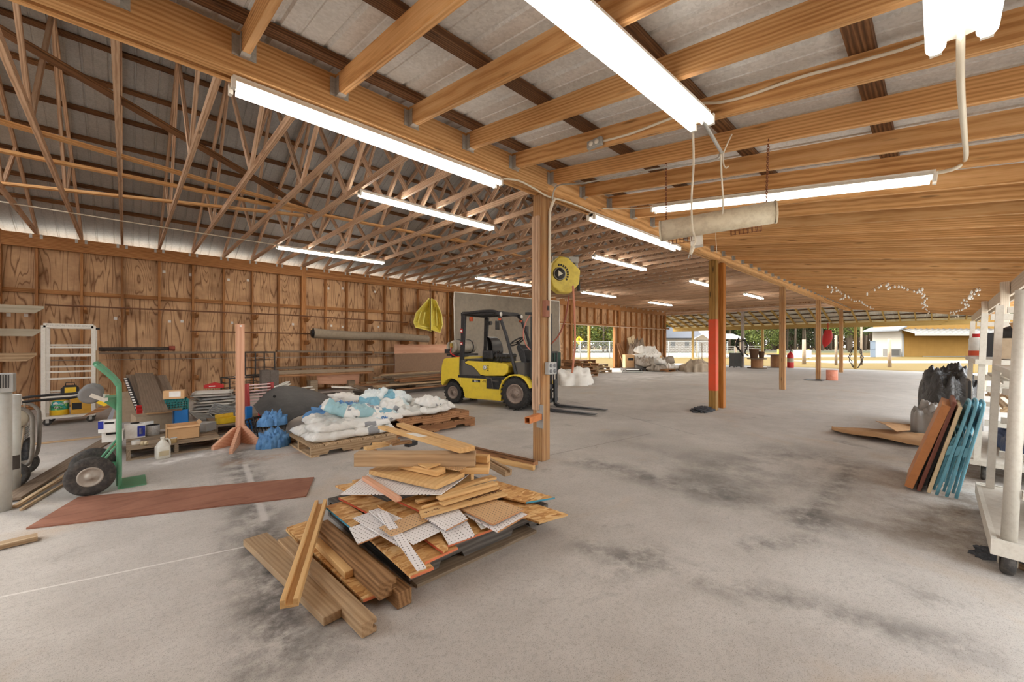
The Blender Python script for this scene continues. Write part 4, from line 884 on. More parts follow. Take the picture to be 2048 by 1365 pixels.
# ---------------------------------------------------------------- hung yellow trays
ty = thing('wheelbarrow_tray', 'pair of yellow trays hung on a cord from the plywood wall', 'tray', PY(860, 575, 13.35))
YT = plain('tray_yellow', rgb(222, 204, 86), .5, 0, .4, var=.05, dirt=rgb(160, 140, 60), dscale=3)
o0 = ty.location.copy(); Q = lambda u, v, y=13.3: PY(u, v, y) - o0
fr = [(858, 597), (832, 626), (827, 645), (831, 655), (862, 663), (861, 600)]
m = MB(); pts = [Q(u, v, 13.15) for u, v in fr]; cen = sum((Q(u, v, 13.42) for u, v in fr), V(0, 0, 0)) / 6
back = [Q(u * .62 + 852 * .38, v * .62 + 640 * .38, 13.4) for u, v in fr]
m.add(pts + back, [(i, (i + 1) % 6, 6 + (i + 1) % 6, 6 + i) for i in range(6)] + [(6, 7, 8, 9, 10, 11)]); m.build('tray_shell', YT, ty, solid=.02)
fr2 = [(863, 597), (862, 660), (880, 666), (885, 650), (883, 630), (872, 602)]
m = MB(); pts = [Q(u, v, 13.1) for u, v in fr2]; back = [Q(u * .6 + 870 * .4, v * .6 + 640 * .4, 13.35) for u, v in fr2]
m.add(pts + back, [(i, (i + 1) % 6, 6 + (i + 1) % 6, 6 + i) for i in range(6)] + [(6, 7, 8, 9, 10, 11)]); m.build('tray_shell', YT, ty, solid=.02)
YTL = plain('tray_rim_yellow', rgb(240, 228, 132), .5, 0, .4, var=.04)
for f_, y_ in ((fr, 13.14), (fr2, 13.09)): MB().tube([Q(u, v, y_) for u, v in f_], .02, 6, closed=True).build('rim', YTL, ty)
for a, b_ in (((842, 622), (836, 645)), ((850, 625), (846, 648)), ((838, 652), (860, 657)), ((872, 615), (874, 652))): MB().tube([Q(*a, 13.28), Q(*b_, 13.26)], .024, 8).build('moulded_rib', YTL, ty)
MB().tube([Q(860, 566, 13.4), Q(861, 600, 13.12), Q(861, 662, 13.08)], .012, 6).build('cord', PIPEB, ty)
# ---------------------------------------------------------------- grey tarp hung on the wall, with its white edge
TARP = plain('grey_tarp', rgb(136, 126, 112), .7, 0, .3, var=.1, dirt=rgb(100, 92, 82), dscale=2.5)
tp = thing('wall_tarp', 'large grey tarpaulin hung over the plywood wall behind the forklift', 'tarpaulin', (9.4, 13.3, 0))
def tarppt(u, v):
    x = 6.45 * u; z = 3.5 - 2.95 * v + .12 * u * (1 - v); r = math.hypot(u * 6.4, (1 - v) * 0 + v * 2.9)
    n = NZ.noise((x * .9, z * .5, 3)) * .09 + NZ.noise((x * 2.3 + z * 1.2, z * 1.1, 9)) * .035
    fold = .05 * math.sin(math.atan2(v * 2.9 + .01, u * 6.4 + .02) * 26) * max(0, 1 - r / 2.2)
    return V(x, -.03 - abs(n) - .04 * v + fold * .7 - .05, z)
MB().grid(tarppt, 70, 40).build('sheet', TARP, tp)
MB().tube([tarppt(0, v / 12) + V(0, -.01, 0) for v in range(13)], .02, 6).tube([tarppt(u / 20, 0) + V(0, -.01, 0) for u in range(21)], .02, 6).tube([tarppt(1, v / 12) + V(0, -.01, 0) for v in range(13)], .02, 6).build('hem', PAPER, tp)
# ---------------------------------------------------------------- panels leaning on the wall behind the forklift
tag(board('cement_board', (6.9, 13.2, .06), (9.25, 13.2, .06), .02, .001, CARD_G), 'thin strip at the foot of the plywood wall', 'board')
t = thing('cement_board', 'wide grey brown panel leaning on the wall left of the forklift', 'panel', (6.85, 13.15, 0))
o = MB().bx(0, 2.5, -.02, .0, .0, 1.1).build('panel', plain('brown_panel', rgb(140, 112, 90), .8, 0, .2, var=.1, dirt=rgb(110, 88, 70)), t); o.rotation_euler.x = -.06
t = thing('foam_board', 'pinkish panel standing behind the wide grey brown panel', 'panel', (6.9, 13.32, 0)); MB().bx(0, 2.6, 0, .03, 0, 1.42).build('panel', W_PINK, t)
tag(board('plywood_offcut', PY(634, 757, 12.7) , PY(718, 757, 12.7), .02, .35, PLY2 if 'PLY2' in globals() else W_PINK, up=(0, 0, 1)), 'plywood offcut standing on edge below the stacked beams', 'plywood')
# beams on saw blocks by the wall
for i, (u0, u1, v0, v1, y, w_, h_, m_, l) in enumerate([(545, 786, 737, 729, 12.9, .25, .06, GREYD, 'grey plank topmost of the beams stacked before the wall'), (546, 745, 746, 739, 12.75, .2, .1, GREYW_, 'squared beam just below the grey plank before the wall'), (553, 742, 753, 745, 12.6, .12, .06, W_BRN, 'narrow brown beam lowest of the three before the wall')]):
    tag(board('timber_stock', PY(u0, v0, y), PY(u1, v1, y), w_, h_, m_), l, 'beam', 'beams stacked before the wall')
for u in (625, 700): 
    p = PY(u, 772, 12.7); tag(MB().bx(p.x - .1, p.x + .1, 12.55, 12.85, 0, PY(u, 757, 12.7).z - .06).build('saw_block', GREYW_), 'upright timber block carrying the stacked beams, %s' % ('left one' if u < 650 else 'right one'), 'block')
# ---------------------------------------------------------------- lumber heaped along the wall
rq = random.Random(11)
for i in range(40):
    ly = i // 8; x0 = rq.uniform(4.6, 6.6) + (.5 if i % 4 else 0); L_ = rq.uniform(1.6, 3.4); x1 = min(x0 + L_, 8.6); y = 10.4 + (i % 8) * .3 + rq.uniform(-.08, .08); z = .13 + ly * .075 + rq.uniform(0, .03); dy = rq.uniform(-.35, .35)
    if x0 < 5.4 and ly > 2: x0 += 1.0
    tag(board('lumber_length', (x0, y - dy / 2, z), (x1, y + dy / 2, z + rq.uniform(-.02, .05)), rq.uniform(.09, .16), .045, rq.choice([W_PAL, GREYW_, GREYD, W_BRN])), 'weathered board in the lumber heap left of the forklift', 'lumber', 'lumber heap left of the forklift')
for i, (u, v) in enumerate([(660, 782), (745, 786), (815, 792), (860, 788)]):
    p = PY(u, v, 11.1); tag(MB().bx(p.x - .4, p.x + .4, 10.9, 11.5, 0, .10).build('timber_bearer', W_PALD), ['dark bearer under the lumber heap behind the lime sack', 'dark bearer under the middle of the lumber heap', 'dark bearer under the lumber heap close to the bag heap', 'dark bearer under the heap nearest the forklift'][i], 'timber')
tag(board('white_moulding', PY(640, 806, 8.9), PY(802, 782, 9.3), .07, .03, PAPER), 'thin white moulding lying over the bags toward the lumber heap', 'moulding')
for i, (u0, v0, u1, v1) in enumerate([(547, 777, 576, 764), (552, 782, 578, 768), (590, 778, 622, 774), (598, 784, 626, 779)]):
    tag(board('white_strip_board', PY(u0, v0, 9.6), PY(u1, v1, 10.2), .09, .02, PAPER), ['white slat sticking up behind the red rack, upper one', 'white slat sticking up behind the red rack, lower one', 'white slat lying behind the black sheet, farther one', 'white slat lying behind the black sheet, nearer one'][i], 'slat')
tag(board('white_board', PY(663, 774, 10.6), PY(718, 776, 10.4), .35, .02, PAPER), 'white board lying on the heap below the plywood offcut', 'board'); tag(board('grey_shingle', PY(708, 772, 10.4), PY(740, 782, 9.6), .2, .02, GREYD), 'grey board leaning beside the white board on the heap', 'board')
# ---------------------------------------------------------------- wire crates and red rack
BLKM = plain('black_metal', rgb(58, 54, 52), .6, .2, .35, var=.25, dirt=rgb(104, 92, 82), dscale=12)
def wirecrate(label, p, w, d, h, rz, M=None):
    t = thing('wire_crate', label, 'crate', p, rz); m = MB(); c = [(x, y, z) for x in (-w / 2, w / 2) for y in (-d / 2, d / 2) for z in (0, h)]
    for i in range(8):
        for j in range(i + 1, 8):
            if sum(abs(c[i][k] - c[j][k]) > 1e-6 for k in range(3)) == 1: m.bar(c[i], c[j], .022, .022)
    m.build('frame', BLKM, t); m = MB()
    for z in (h * .33, h * .66):
        for y in (-d / 2, d / 2): m.bar((-w / 2, y, z), (w / 2, y, z), .012, .012)
        for x in (-w / 2, w / 2): m.bar((x, -d / 2, z), (x, d / 2, z), .012, .012)
    for k in range(1, 4): m.bar((-w / 2 + w * k / 4, -d / 2, 0), (-w / 2 + w * k / 4, d / 2, 0), .012, .012)
    m.build('bars', BLKM, t); return t
wirecrate('low black metal crate behind the wooden stand, beside the red tool case', PY(484, 786, 10.4), .62, .5, .34, .15)
wirecrate('taller black metal crate set on the low one, leaning to the wall', V(PY(520, 762, 10.6).x, 10.6, PY(484, 786, 10.4).z + .353), .4, .5, .52, .2)
for i, (u, l) in enumerate([(525, 'rough grey block standing before the tall black crate, left one'), (542, 'rough grey block standing before the tall black crate, right one')]):
    p = PY(u, 772, 10.2); o = tag(MB().bx(p.x - .09, p.x + .07, 9.85, 10.05, 0, p.z + .36).build('concrete_block', plain('rough_block', rgb(112, 102, 94), .95, 0, .1, var=.35, dirt=rgb(60, 54, 50), dscale=20)), l, 'block')
rr = thing('louvred_rack', 'pinkish red rack with white slats behind the black sheet', 'rack', PY(519, 817, 8.2)); rr.rotation_euler = (-.12, 0, .1)
for x in (-.19, .19): MB().bx(x - .02, x + .02, -.1, .1, 0, .44).build('side_panel', plain('red_enamel', rgb(166, 60, 58), .5, 0, .4, var=.1), rr)
PINK = plain('pale_slat', rgb(226, 196, 190), .5)
for k in range(8): o = MB().box((0, -.02, .05 + k * .052), (.35, .10, .02)).build('shelf_slat', PINK, rr)
M_ = Matrix.Translation(PZ(512, 868) + V(0, .05, .02)) @ Matrix.Rotation(.5, 4, 'Z') @ Matrix.Rotation(1.25, 4, 'X')
basket('black plastic crate tipped on its side right of the wooden stand', None, .36, .42, .26, BLKM, cell=.06, M=M_, cat='crate')
tag(MB().bx(0, .08, 0, .1, .0, .42).build('blue_board', BLUE), 'narrow blue board just behind the wooden stand upright', 'board').location = PZ(493, 868)
t = thing('red_bottle', 'red bottle poking up beside the tipped black crate', 'bottle', PZ(523, 858) + V(0, 0, .145)); MB().lathe([(0, 0), (.045, 0), (.05, .02), (.05, .22), (.02, .3), (.018, .34), (0, .34)], n=20).build('bottle', RED, t)
# ---------------------------------------------------------------- black sheet
BS = plain('black_sheet', rgb(72, 70, 68), .6, 0, .35, var=.1, dirt=rgb(104, 100, 96), dscale=3, damt=.4)
ctl = [[(507, 812, 7.3), (545, 778, 7.7), (585, 773, 8.0), (640, 786, 7.7), (664, 798, 7.3)], [(520, 830, 7.0), (552, 800, 7.2), (600, 790, 7.3), (640, 800, 7.1), (655, 806, 7.0)], [(548, 850, 6.8), (572, 828, 6.85), (598, 816, 6.9), (622, 812, 6.9), (642, 812, 6.9)], [(571, 862, 6.7), (574, 848, 6.7), (590, 836, 6.75), (606, 830, 6.75), (622, 824, 6.75)]]
cp = [[PY(*q) for q in row] for row in ctl]
def bez(P, t):
    n = len(P) - 1; return sum((P[i] * (math.comb(n, i) * t ** i * (1 - t) ** (n - i)) for i in range(n + 1)), V(0, 0, 0))
def catm(P, t):
    k = t * (len(P) - 1); i = min(int(k), len(P) - 2); f = k - i; p0 = P[max(i - 1, 0)]; p1, p2 = P[i], P[i + 1]; p3 = P[min(i + 2, len(P) - 1)]
    return .5 * ((2 * p1) + (p2 - p0) * f + (2 * p0 - 5 * p1 + 4 * p2 - p3) * f * f + (3 * p1 - p0 - 3 * p2 + p3) * f ** 3)
t = thing('rubber_sheet', 'bowed black plastic sheet with bolt holes leaning over the bags', 'sheet', (2.0, 7.0, 0))
MB().grid(lambda u, v: catm([catm(r, v) for r in cp], u) - t.location, 20, 28).build('sheet', BS, t, solid=.012)
for u, v in ((548, 793), (556, 808), (560, 834)): 
    p = PY(u, v, 7.25 if v < 810 else 6.85) - t.location + V(0, -.03, 0); MB().lathe([(0, 0), (.022, 0), (.022, .01), (0, .01)], p, 'Y', 12).build('bolt_hole', INK, t)
# ---------------------------------------------------------------- blue tarpaulins
BT = Mat('blue_tarp', .45, 0, .4); v_ = BT.co((1, 1, 1)); n_ = BT.noise(v_, 9, 4, .6); BT.color(BT.mix(n_, rgb(44, 100, 160), rgb(120, 170, 214))); BT.bump(BT.noise(v_, 22, 5, .6, 1.2), .5, .02); BT = BT.m
def blob(fn_c, rx, ry, h, seed, amp=.25, nu=40, nv=18, fq=3.0, hp=.7):
    """crumpled heap resting on its base"""
    def f(u, v):
        a = 2 * PI * u; k = math.sin(v * PI / 2); n = NZ.noise((math.cos(a) * k * fq, math.sin(a) * k * fq, seed)); n2 = 1 - abs(NZ.noise((math.cos(a) * k * fq * 2 + 7, math.sin(a) * k * fq * 2, seed + 3))) * 2
        r = k * (1 + amp * n * k); z = h * (math.cos(v * PI / 2) ** hp) * (1 + amp * n) + (h * .14 * n2 if v < .97 else 0)
        return V(fn_c[0] + rx * r * math.cos(a), fn_c[1] + ry * r * math.sin(a), fn_c[2] + max(z, 0.002))
    return MB().grid(f, nu, nv)
c = PZ(551, 897) + V(0, .12, 0); tag(blob((0, 0, 0), .17, .14, .2, 2.2, .5, 64, 30, 5.5).build('blue_tarp', BT), 'crumpled blue tarpaulin bundle on the floor at the corner of the bag pallet', 'tarpaulin').location = c
c = PY(546, 855, 6.75); o = tag(blob((0, 0, 0), .17, .12, .17, 6.1, .5, 56, 26, 5).build('blue_tarp', BT), 'smaller fold of blue tarpaulin up against the black sheet', 'tarpaulin'); o.location = (c.x, c.y, .22)
c = PY(683, 830, 6.6); o = tag(blob((0, 0, 0), .42, .3, .2, 8.3, .55, 64, 26, 6).build('blue_tarp', BT), 'blue tarpaulin bunched between the black sheet and the heap of bags', 'tarpaulin'); o.location = (c.x, c.y, c.z - .05)
# ---------------------------------------------------------------- pallets with bags
pa = PZ(622, 917); ang = math.atan2(PZ(718, 905).y - pa.y, PZ(718, 905).x - pa.x)
bp = pallet('pale pallet with rounded notches under the nearer heap of white bags', pa.x + 1.15, pa.y + .0, 0, 1.02, 1.15, W_PAL, rz=PI / 2, nb=7)
bp2 = pallet('worn pallet sticking out right from under the bags, toward the forklift', 4.40, 5.56, 0, 1.05, 1.55, W_BRN, rz=PI / 2 - .02, nb=7)
pallet('second worn pallet at the bottom right of the bag heap', 4.24, 5.52, .143, 1.05, 1.3, W_BRN, rz=PI / 2 + .03, nb=7)
def bagmat(name, base, prints, seed):
    m = Mat(name, .4, 0, .45); v = m.co((1, 1, 1)); c = base
    n = m.noise(v, 5, 3); g = m.n('ShaderNodeTexCoord').outputs['Object']; s = m.n('ShaderNodeSeparateXYZ'); m.set(s.inputs[0], g)
    for (x0, x1, y0, y1, col, amt) in prints:
        fx = m.math('MULTIPLY', m.math('GREATER_THAN', s.outputs[0], x0), m.math('LESS_THAN', s.outputs[0], x1)); fy = m.math('MULTIPLY', m.math('GREATER_THAN', s.outputs[1], y0), m.math('LESS_THAN', s.outputs[1], y1))
        c = m.mix(m.math('MULTIPLY', m.math('MULTIPLY', fx, fy), amt), c, col)
    c = m.mix(m.math('MULTIPLY', n, .25), c, rgb(190, 186, 176)); m.color(c); m.bump(m.noise(v, 16, 5, .6, 1.5), .6, .02); return m.m
TL, WH = rgb(126, 186, 198), rgb(232, 231, 226)
BG1 = bagmat('bag_teal_panel', WH, [(-.2, .08, -.3, .3, TL, .85), (.1, .16, -.12, .12, rgb(70, 90, 120), .7)], 1)
BG2 = bagmat('bag_grey_panel', rgb(226, 224, 218), [(-.18, .16, -.16, .16, rgb(186, 186, 180), .8), (-.1, .1, -.05, .05, rgb(206, 212, 210), .8)], 2)
BG3 = bagmat('bag_white_code', WH, [(-.1, .06, -.3, -.17, rgb(92, 96, 108), .8), (.12, .24, -.1, .1, rgb(170, 206, 214), .7)], 3)
BG4 = bagmat('bag_teal_open', rgb(216, 226, 228), [(-.28, -.02, -.3, .3, rgb(86, 164, 190), .9), (.02, .1, -.2, .2, rgb(228, 236, 236), .8)], 4)
def bag(label, p, L=.62, W=.42, T=.13, rz=0.0, mat=BG2, seed=0, rx=0.0, ry=0.0, wr=1.0, group=None, grp=True):
    def f(u, v):
        s_, t_ = 2 * u - 1, 2 * (v if v <= .5 else 1 - v) * 2 - 1; top = v <= .5
        e = max(0, 1 - abs(s_) ** 5) ** .55 * max(0, 1 - abs(t_) ** 5) ** .55
        rd = abs(NZ.noise((s_ * 2.6 + seed, t_ * 2.2 + seed * 2, seed + 4))); n = NZ.noise((s_ * 2.2 + seed * 3.1, t_ * 1.8, seed)) + .5 * NZ.noise((s_ * 5 + seed, t_ * 5, seed + 5)) + 1.6 * (rd - .25)
        pin = 1 - .10 * (abs(t_) ** 2) * (1 - .3 * abs(s_)); sw = 1 + .07 * n * wr
        z = (T * e * (.62 + .25 * n * wr) if top else -T * .38 * e) + .012 * NZ.noise((s_ * 3, t_ * 3, seed + 9))
        return V(s_ * L / 2 * sw * (1 - .06 * t_ * t_), t_ * W / 2 * sw * (1 - .05 * s_ * s_), z)
    m = MB().grid(f, 34, 48, closed_u=False)
    o = m.build('sack', mat); o.location = p; o.rotation_euler = (rx, ry, rz)
    return tag(o, label, 'bag', 'white bags heaped on the pallets')
bx0 = pa
B = lambda dx, dy, z: V(pa.x + dx, pa.y + dy, z)
lst = [
 ('flat grey white bag at the front left corner of the nearer pallet, bottom layer', B(.36, .30, .19), .70, .46, .13, .05, BG2),
 ('flat grey white bag at the front right of the nearer pallet, bottom layer', B(.88, .27, .19), .62, .44, .12, -.08, BG3),
 ('flat bag at the back left of the nearer pallet', B(.36, .78, .19), .70, .48, .14, .02, BG2), ('flat bag at the back right of the nearer pallet', B(.92, .76, .19), .62, .46, .14, .1, BG2),
 ('grey faced bag with a crumpled end, second layer above the notched pallet corner', B(.40, .34, .29), .66, .46, .13, .12, BG2), ('white bag with a dark bar code, second layer front of the nearer pallet', B(.86, .33, .28), .56, .40, .11, -.06, BG3),
 ('flat white bag in the second layer at the back of the nearer pallet', B(.5, .82, .30), .66, .46, .13, .0, BG2),
 ('teal panelled bag tilted on top, against the blue tarpaulin', B(.60, .66, .45), .50, .34, .13, -.45, BG1), ('teal panelled bag folded over the top of the nearer heap', B(.92, .55, .41), .52, .34, .13, .25, BG1),
 ('white bag printed with 40 in blue at the right end of the nearer heap', B(1.16, .42, .30), .50, .34, .13, .05, BG3),
 ('bag standing slantwise with teal stripes at the crown of the heap', B(1.18, .90, .52), .60, .36, .12, .75, BG4), ('blue and teal bag lying open on the right side of the crown', B(1.62, .98, .53), .56, .40, .12, -.25, BG4),
 ('white bag with a grey code sagging below the crown of the heap', B(1.42, .62, .43), .50, .36, .13, -.12, BG3), ('teal bag tucked under the sagging white bag', B(1.28, .58, .33), .46, .36, .13, .35, BG4),
 ('white bag with a grey label on the right hand pallet, upper of the two', B(1.98, .42, .45), .50, .36, .13, .35, BG3), ('pale bag flattened under the labelled bag on the right hand pallet', B(1.96, .42, .34), .62, .46, .12, .2, BG2),
 ('bag with torn plastic trailing at the right end of the heap', B(2.25, .66, .38), .60, .38, .12, -.3, BG2), ('bag lying at the back of the right hand pallet', B(1.75, .95, .36), .62, .46, .16, .1, BG2), ('bag at the back centre below the crown of the heap', B(1.30, .95, .34), .62, .46, .18, -.1, BG2), ('white bag at the front of the right hand pallet', B(1.62, .45, .33), .5, .4, .12, .0, BG2)]
bags = {}
for i, (l, p, L, W, T, rz, mt) in enumerate(lst):
    tilt = {7: (.15, .35), 8: (.2, .1), 10: (-.1, -.45), 11: (.25, .2), 12: (.3, 0), 14: (.15, .05), 16: (.05, .2)}.get(i, (0, 0))
    bags[i] = bag(l, p, L, W, T, rz, mt, i + 1.3, tilt[0], tilt[1], 1.3 if i > 6 else .8)
text('lettering', '40', .1, plain('print_blue', rgb(60, 120, 180), .5), bags[9], plate_frame((-.08, -.172, .035), (-1, 0, .0), (0, -.5, -1)), .004)
hl = thing('lime_sack', 'white paper sack printed HYDRATED LIME standing behind the blue tarpaulin', 'sack', PY(687, 815, 7.6)); hl.location.z = .18
MB().bx(-.27, .27, -.16, .18, 0, .28).build('sack_body', PAPER, hl, bevel=.06, seg=3)
blob((-.05, 0, .26), .26, .15, .07, 3.7, .5, 30, 10).build('sack_fold', PAPER, hl)
text('lettering', 'HYDRATED LIME', .058, plain('print_grey', rgb(96, 100, 112), .6), hl, plate_frame((.03, -.163, .17), (1, 0, 0), (0, 0, 1)))
# floor-level support under the lime sack
pallet('pallet mostly hidden behind the blue tarpaulin, under the lime sack', hl.location.x - .5, hl.location.y - .3, 0.03, 1.1, .8, GREYW_, nb=6)
# ---------------------------------------------------------------- the lumber pile in the foreground
OSB = osb('strand_board'); PEGW = peg('white_pegboard', rgb(234, 230, 228)); PEGT = peg('tan_pegboard', rgb(206, 166, 120))
PEGB = plain('pegboard_back', rgb(186, 134, 92), .8)
PINE = wood('pale_pine', rgb(198, 152, 96), rgb(220, 180, 124), rgb(234, 204, 156), ring=9, knots=.4, var=.14, contrast=.55)
PINE2 = wood('weathered_pine', rgb(140, 106, 72), rgb(184, 152, 114), rgb(206, 178, 142), ring=13, knots=.5, var=.2, grey=rgb(150, 132, 110), greyamt=.45, contrast=.7)
PINED = wood('brown_weathered', rgb(104, 74, 46), rgb(150, 112, 74), rgb(178, 140, 98), ring=13, knots=.6, var=.2)
EDGE_O = plain('edge_orange', rgb(222, 128, 88), .8, var=.12); EDGE_R = plain('edge_red', rgb(170, 72, 42), .8, var=.2); EDGE_B = plain('edge_blue', rgb(74, 146, 170), .8, var=.12)
P5 = lambda x, y: (480 + x / 3.412, 880 + y / 3.412)
P6 = lambda x, y: (680 + x / 3.412, 820 + y / 3.412)
P7 = lambda x, y: (700 + x / 3.3625, 880 + y / 3.3625)
def panel(name, label, cat, pts, th, mat, edges=(), group=None):
    """flat offcut: top-face corners given as (pixel, height)"""
    W = [PZ(p[0], p[1], z) for p, z in pts]; c = sum(W, V(0, 0, 0)) / len(W)
    x = (W[1] - W[0]).normalized(); n = V(0, 0, 0)
    for i in range(len(W)): a, b_ = W[i] - c, W[(i + 1) % len(W)] - c; n += a.cross(b_)
    n.normalize()
    if n.z < 0: n = -n
    y = n.cross(x).normalized(); x = y.cross(n)
    M = Matrix(((x.x, y.x, n.x, c.x), (x.y, y.y, n.y, c.y), (x.z, y.z, n.z, c.z), (0, 0, 0, 1))); MI = M.inverted()
    L = [MI @ w for w in W]; L = [V(p.x, p.y, 0) for p in L]
    o = MB().prism([p - V(0, 0, th) for p in L], (0, 0, th)).build(name, mat); o.matrix_local = M
    tag(o, label, cat, group)
    for i, em in edges:
        a, b_ = L[i], L[(i + 1) % len(L)]; out = (b_ - a).cross(V(0, 0, 1)).normalized(); 
        if out.dot((a + b_) / 2) < 0: out = -out
        MB().prism([a - V(0, 0, th) + out * .0005, b_ - V(0, 0, th) + out * .0005, b_ + V(0, 0, .0004) + out * .0005, a + V(0, 0, .0004) + out * .0005], out * .003).build('painted_edge', em, o)
    return o
def stick(name, label, cat, a, za, b_, zb, w, h, mat, group=None, bevel=.003, up=(0, 0, 1)):
    p, q = PZ(*a, za), PZ(*b_, zb); return tag(board(name, p - V(0, 0, h / 2), q - V(0, 0, h / 2), w, h, mat, up=up, bevel=bevel), label, cat, group)
def channel(name, label, cat, a, za, b_, zb, w, h, mat, groove=.4, depth=.5, side=False):
    """grooved length: a solid bar with a slot run along the top (or one side)"""
    p, q = PZ(*a, za), PZ(*b_, zb); M, L = frame(p - V(0, 0, h / 2), q - V(0, 0, h / 2))
    g = w * groove / 2; d = h * depth
    pr = [(-w / 2, -h / 2), (w / 2, -h / 2), (w / 2, h / 2), (g, h / 2), (g, h / 2 - d), (-g, h / 2 - d), (-g, h / 2), (-w / 2, h / 2)]
    if side: pr = [(-w / 2, -h / 2), (w / 2, -h / 2), (w / 2, -h * .12), (w / 2 - w * .25, -h * .12), (w / 2 - w * .25, h * .14), (w / 2, h * .14), (w / 2, h / 2), (-w / 2, h / 2)]
    o = MB().prism([(-L / 2, y, z) for y, z in pr], (L, 0, 0)).build(name, mat, bevel=.002, seg=1); o.matrix_local = M
    return tag(o, label, cat)
# dark pallet carrying the pile
pl = pallet('dark weathered pallet under the pile of strand board and pegboard offcuts', 2.42, 2.13, 0, 1.32, 1.22, W_PALD, rz=PI / 2, nb=6)
tag(board('runner_plank', PZ(*P6(440, 1175)) + V(0.02, -.05, .011), PZ(*P6(1270, 810)) + V(0, -.05, .011), .12, .02, GREYW_), 'flat grey board on the floor along the front of the dark pallet', 'board')
# floor lengths left of the pallet
stick('plank', 'thick grey plank lying on the floor at the very front of the lumber pile', 'plank', P5(105, 655), .05, P5(672, 1165), .05, .15, .045, PINE2)
channel('grooved_batten', 'grooved batten on the floor between the thick plank and the strand board strip', 'batten', P5(298, 668), .075, P5(884, 1235), .075, .075, .07, PINE2, side=True)
panel('strand_board', 'narrow dark strand board strip lying lowest on the floor left of the pallet', 'strand board', [(P5(312, 612), .02), (P5(360, 590), .02), (P5(850, 1085), .02), (P5(800, 1112), .02)], .014, OSB)
panel('strand_board', 'strand board strip with a salmon edge on the floor left of the dark pallet', 'strand board', [(P5(318, 598), .055), (P5(465, 552), .055), (P5(1005, 1030), .055), (P5(840, 1092), .055)], .014, OSB, [(2, EDGE_O)])
stick('bearer_stick', 'short bearer under the salmon edged strand board strip', 'stick', P5(700, 900), .035, P5(800, 860), .035, .05, .03, PINED)
channel('leaning_channel', 'pale U-channel leaning across the thick plank at the front of the pile', 'channel', P5(553, 408), .225, P5(335, 1090), .125, .085, .045, PINE, .42, .7)
stick('short_stick', 'short square yellow stick lying on the strand board strip', 'stick', P5(525, 672), .10, P5(745, 895), .10, .05, .042, PINE)
channel('grooved_timber', 'brown weathered beam with grooved end lying beside the yellow stick', 'beam', P5(560, 575), .145, P5(1010, 965), .145, .10, .085, PINED, side=True)
stick('square_post', 'square brown timber on the floor against the dark pallet', 'timber', P5(560, 555), .09, P5(1125, 1030), .09, .085, .085, PINED)
# strand board layers on the pallet
panel('strand_board', 'blue edged strand board at the back left corner of the pallet', 'strand board', [(P5(582, 455), .175), (P5(700, 420), .175), (P5(880, 530), .175), (P5(760, 600), .175)], .012, OSB, [(3, EDGE_B)])
panel('strand_board', 'strand board with a salmon front edge at the front corner of the pallet', 'strand board', [(P5(790, 590), .16), (P5(1000, 520), .16), (P5(1320, 870), .16), (P5(1165, 932), .16)], .014, OSB, [(2, EDGE_O)])
panel('strand_board', 'strand board with a ragged salmon edge, second from the front corner', 'strand board', [(P5(900, 510), .178), (P5(1100, 450), .178), (P5(1485, 735), .178), (P5(1262, 835), .178)], .013, OSB, [(2, EDGE_O)])
panel('strand_board', 'strand board lying at the right front of the pallet under small pegboards', 'strand board', [(P5(1080, 460), .195), (P5(1330, 400), .195), (P5(1745, 600), .195), (P5(1372, 735), .195)], .013, OSB, [(2, EDGE_O)])
panel('strand_board', 'red edged strand board strip at the back left, under the large white pegboard', 'strand board', [(P5(675, 395), .20), (P5(860, 365), .20), (P5(1180, 500), .20), (P5(880, 500), .20)], .014, OSB, [(3, EDGE_R)])
panel('strand_board', 'strand board corner poking out left under the large white pegboard', 'strand board', [(P5(650, 312), .24), (P5(790, 290), .24), (P5(900, 370), .24), (P5(760, 370), .24)], .012, OSB)
panel('strand_board', 'second strand board corner just behind the one poking out left', 'strand board', [(P5(765, 275), .22), (P5(860, 262), .22), (P5(900, 330), .22), (P5(800, 330), .22)], .012, OSB)
panel('strand_board', 'teal edged strand board sticking out far right of the pile', 'strand board', [(P6(900, 545), .20), (P6(1070, 485), .20), (P6(1465, 598), .20), (P6(1270, 630), .20)], .012, OSB, [(2, EDGE_B)])
panel('strand_board', 'plain strand board sticking out right below the teal edged one', 'strand board', [(P6(960, 640), .165), (P6(1200, 600), .165), (P6(1552, 712), .165), (P6(1358, 766), .165)], .014, OSB, [(2, PINE)])
panel('strand_board', 'dark strand board in the middle of the pile under the white scraps', 'strand board', [(P5(940, 445), .215), (P5(1090, 395), .215), (P5(1260, 520), .215), (P5(1100, 560), .215)], .012, OSB)
panel('strand_board', 'red edged strand board peeping out under the middle white pegboard', 'strand board', [(P5(1200, 630), .205), (P5(1330, 600), .205), (P5(1420, 735), .205), (P5(1385, 765), .205)], .012, OSB, [(3, EDGE_R)])
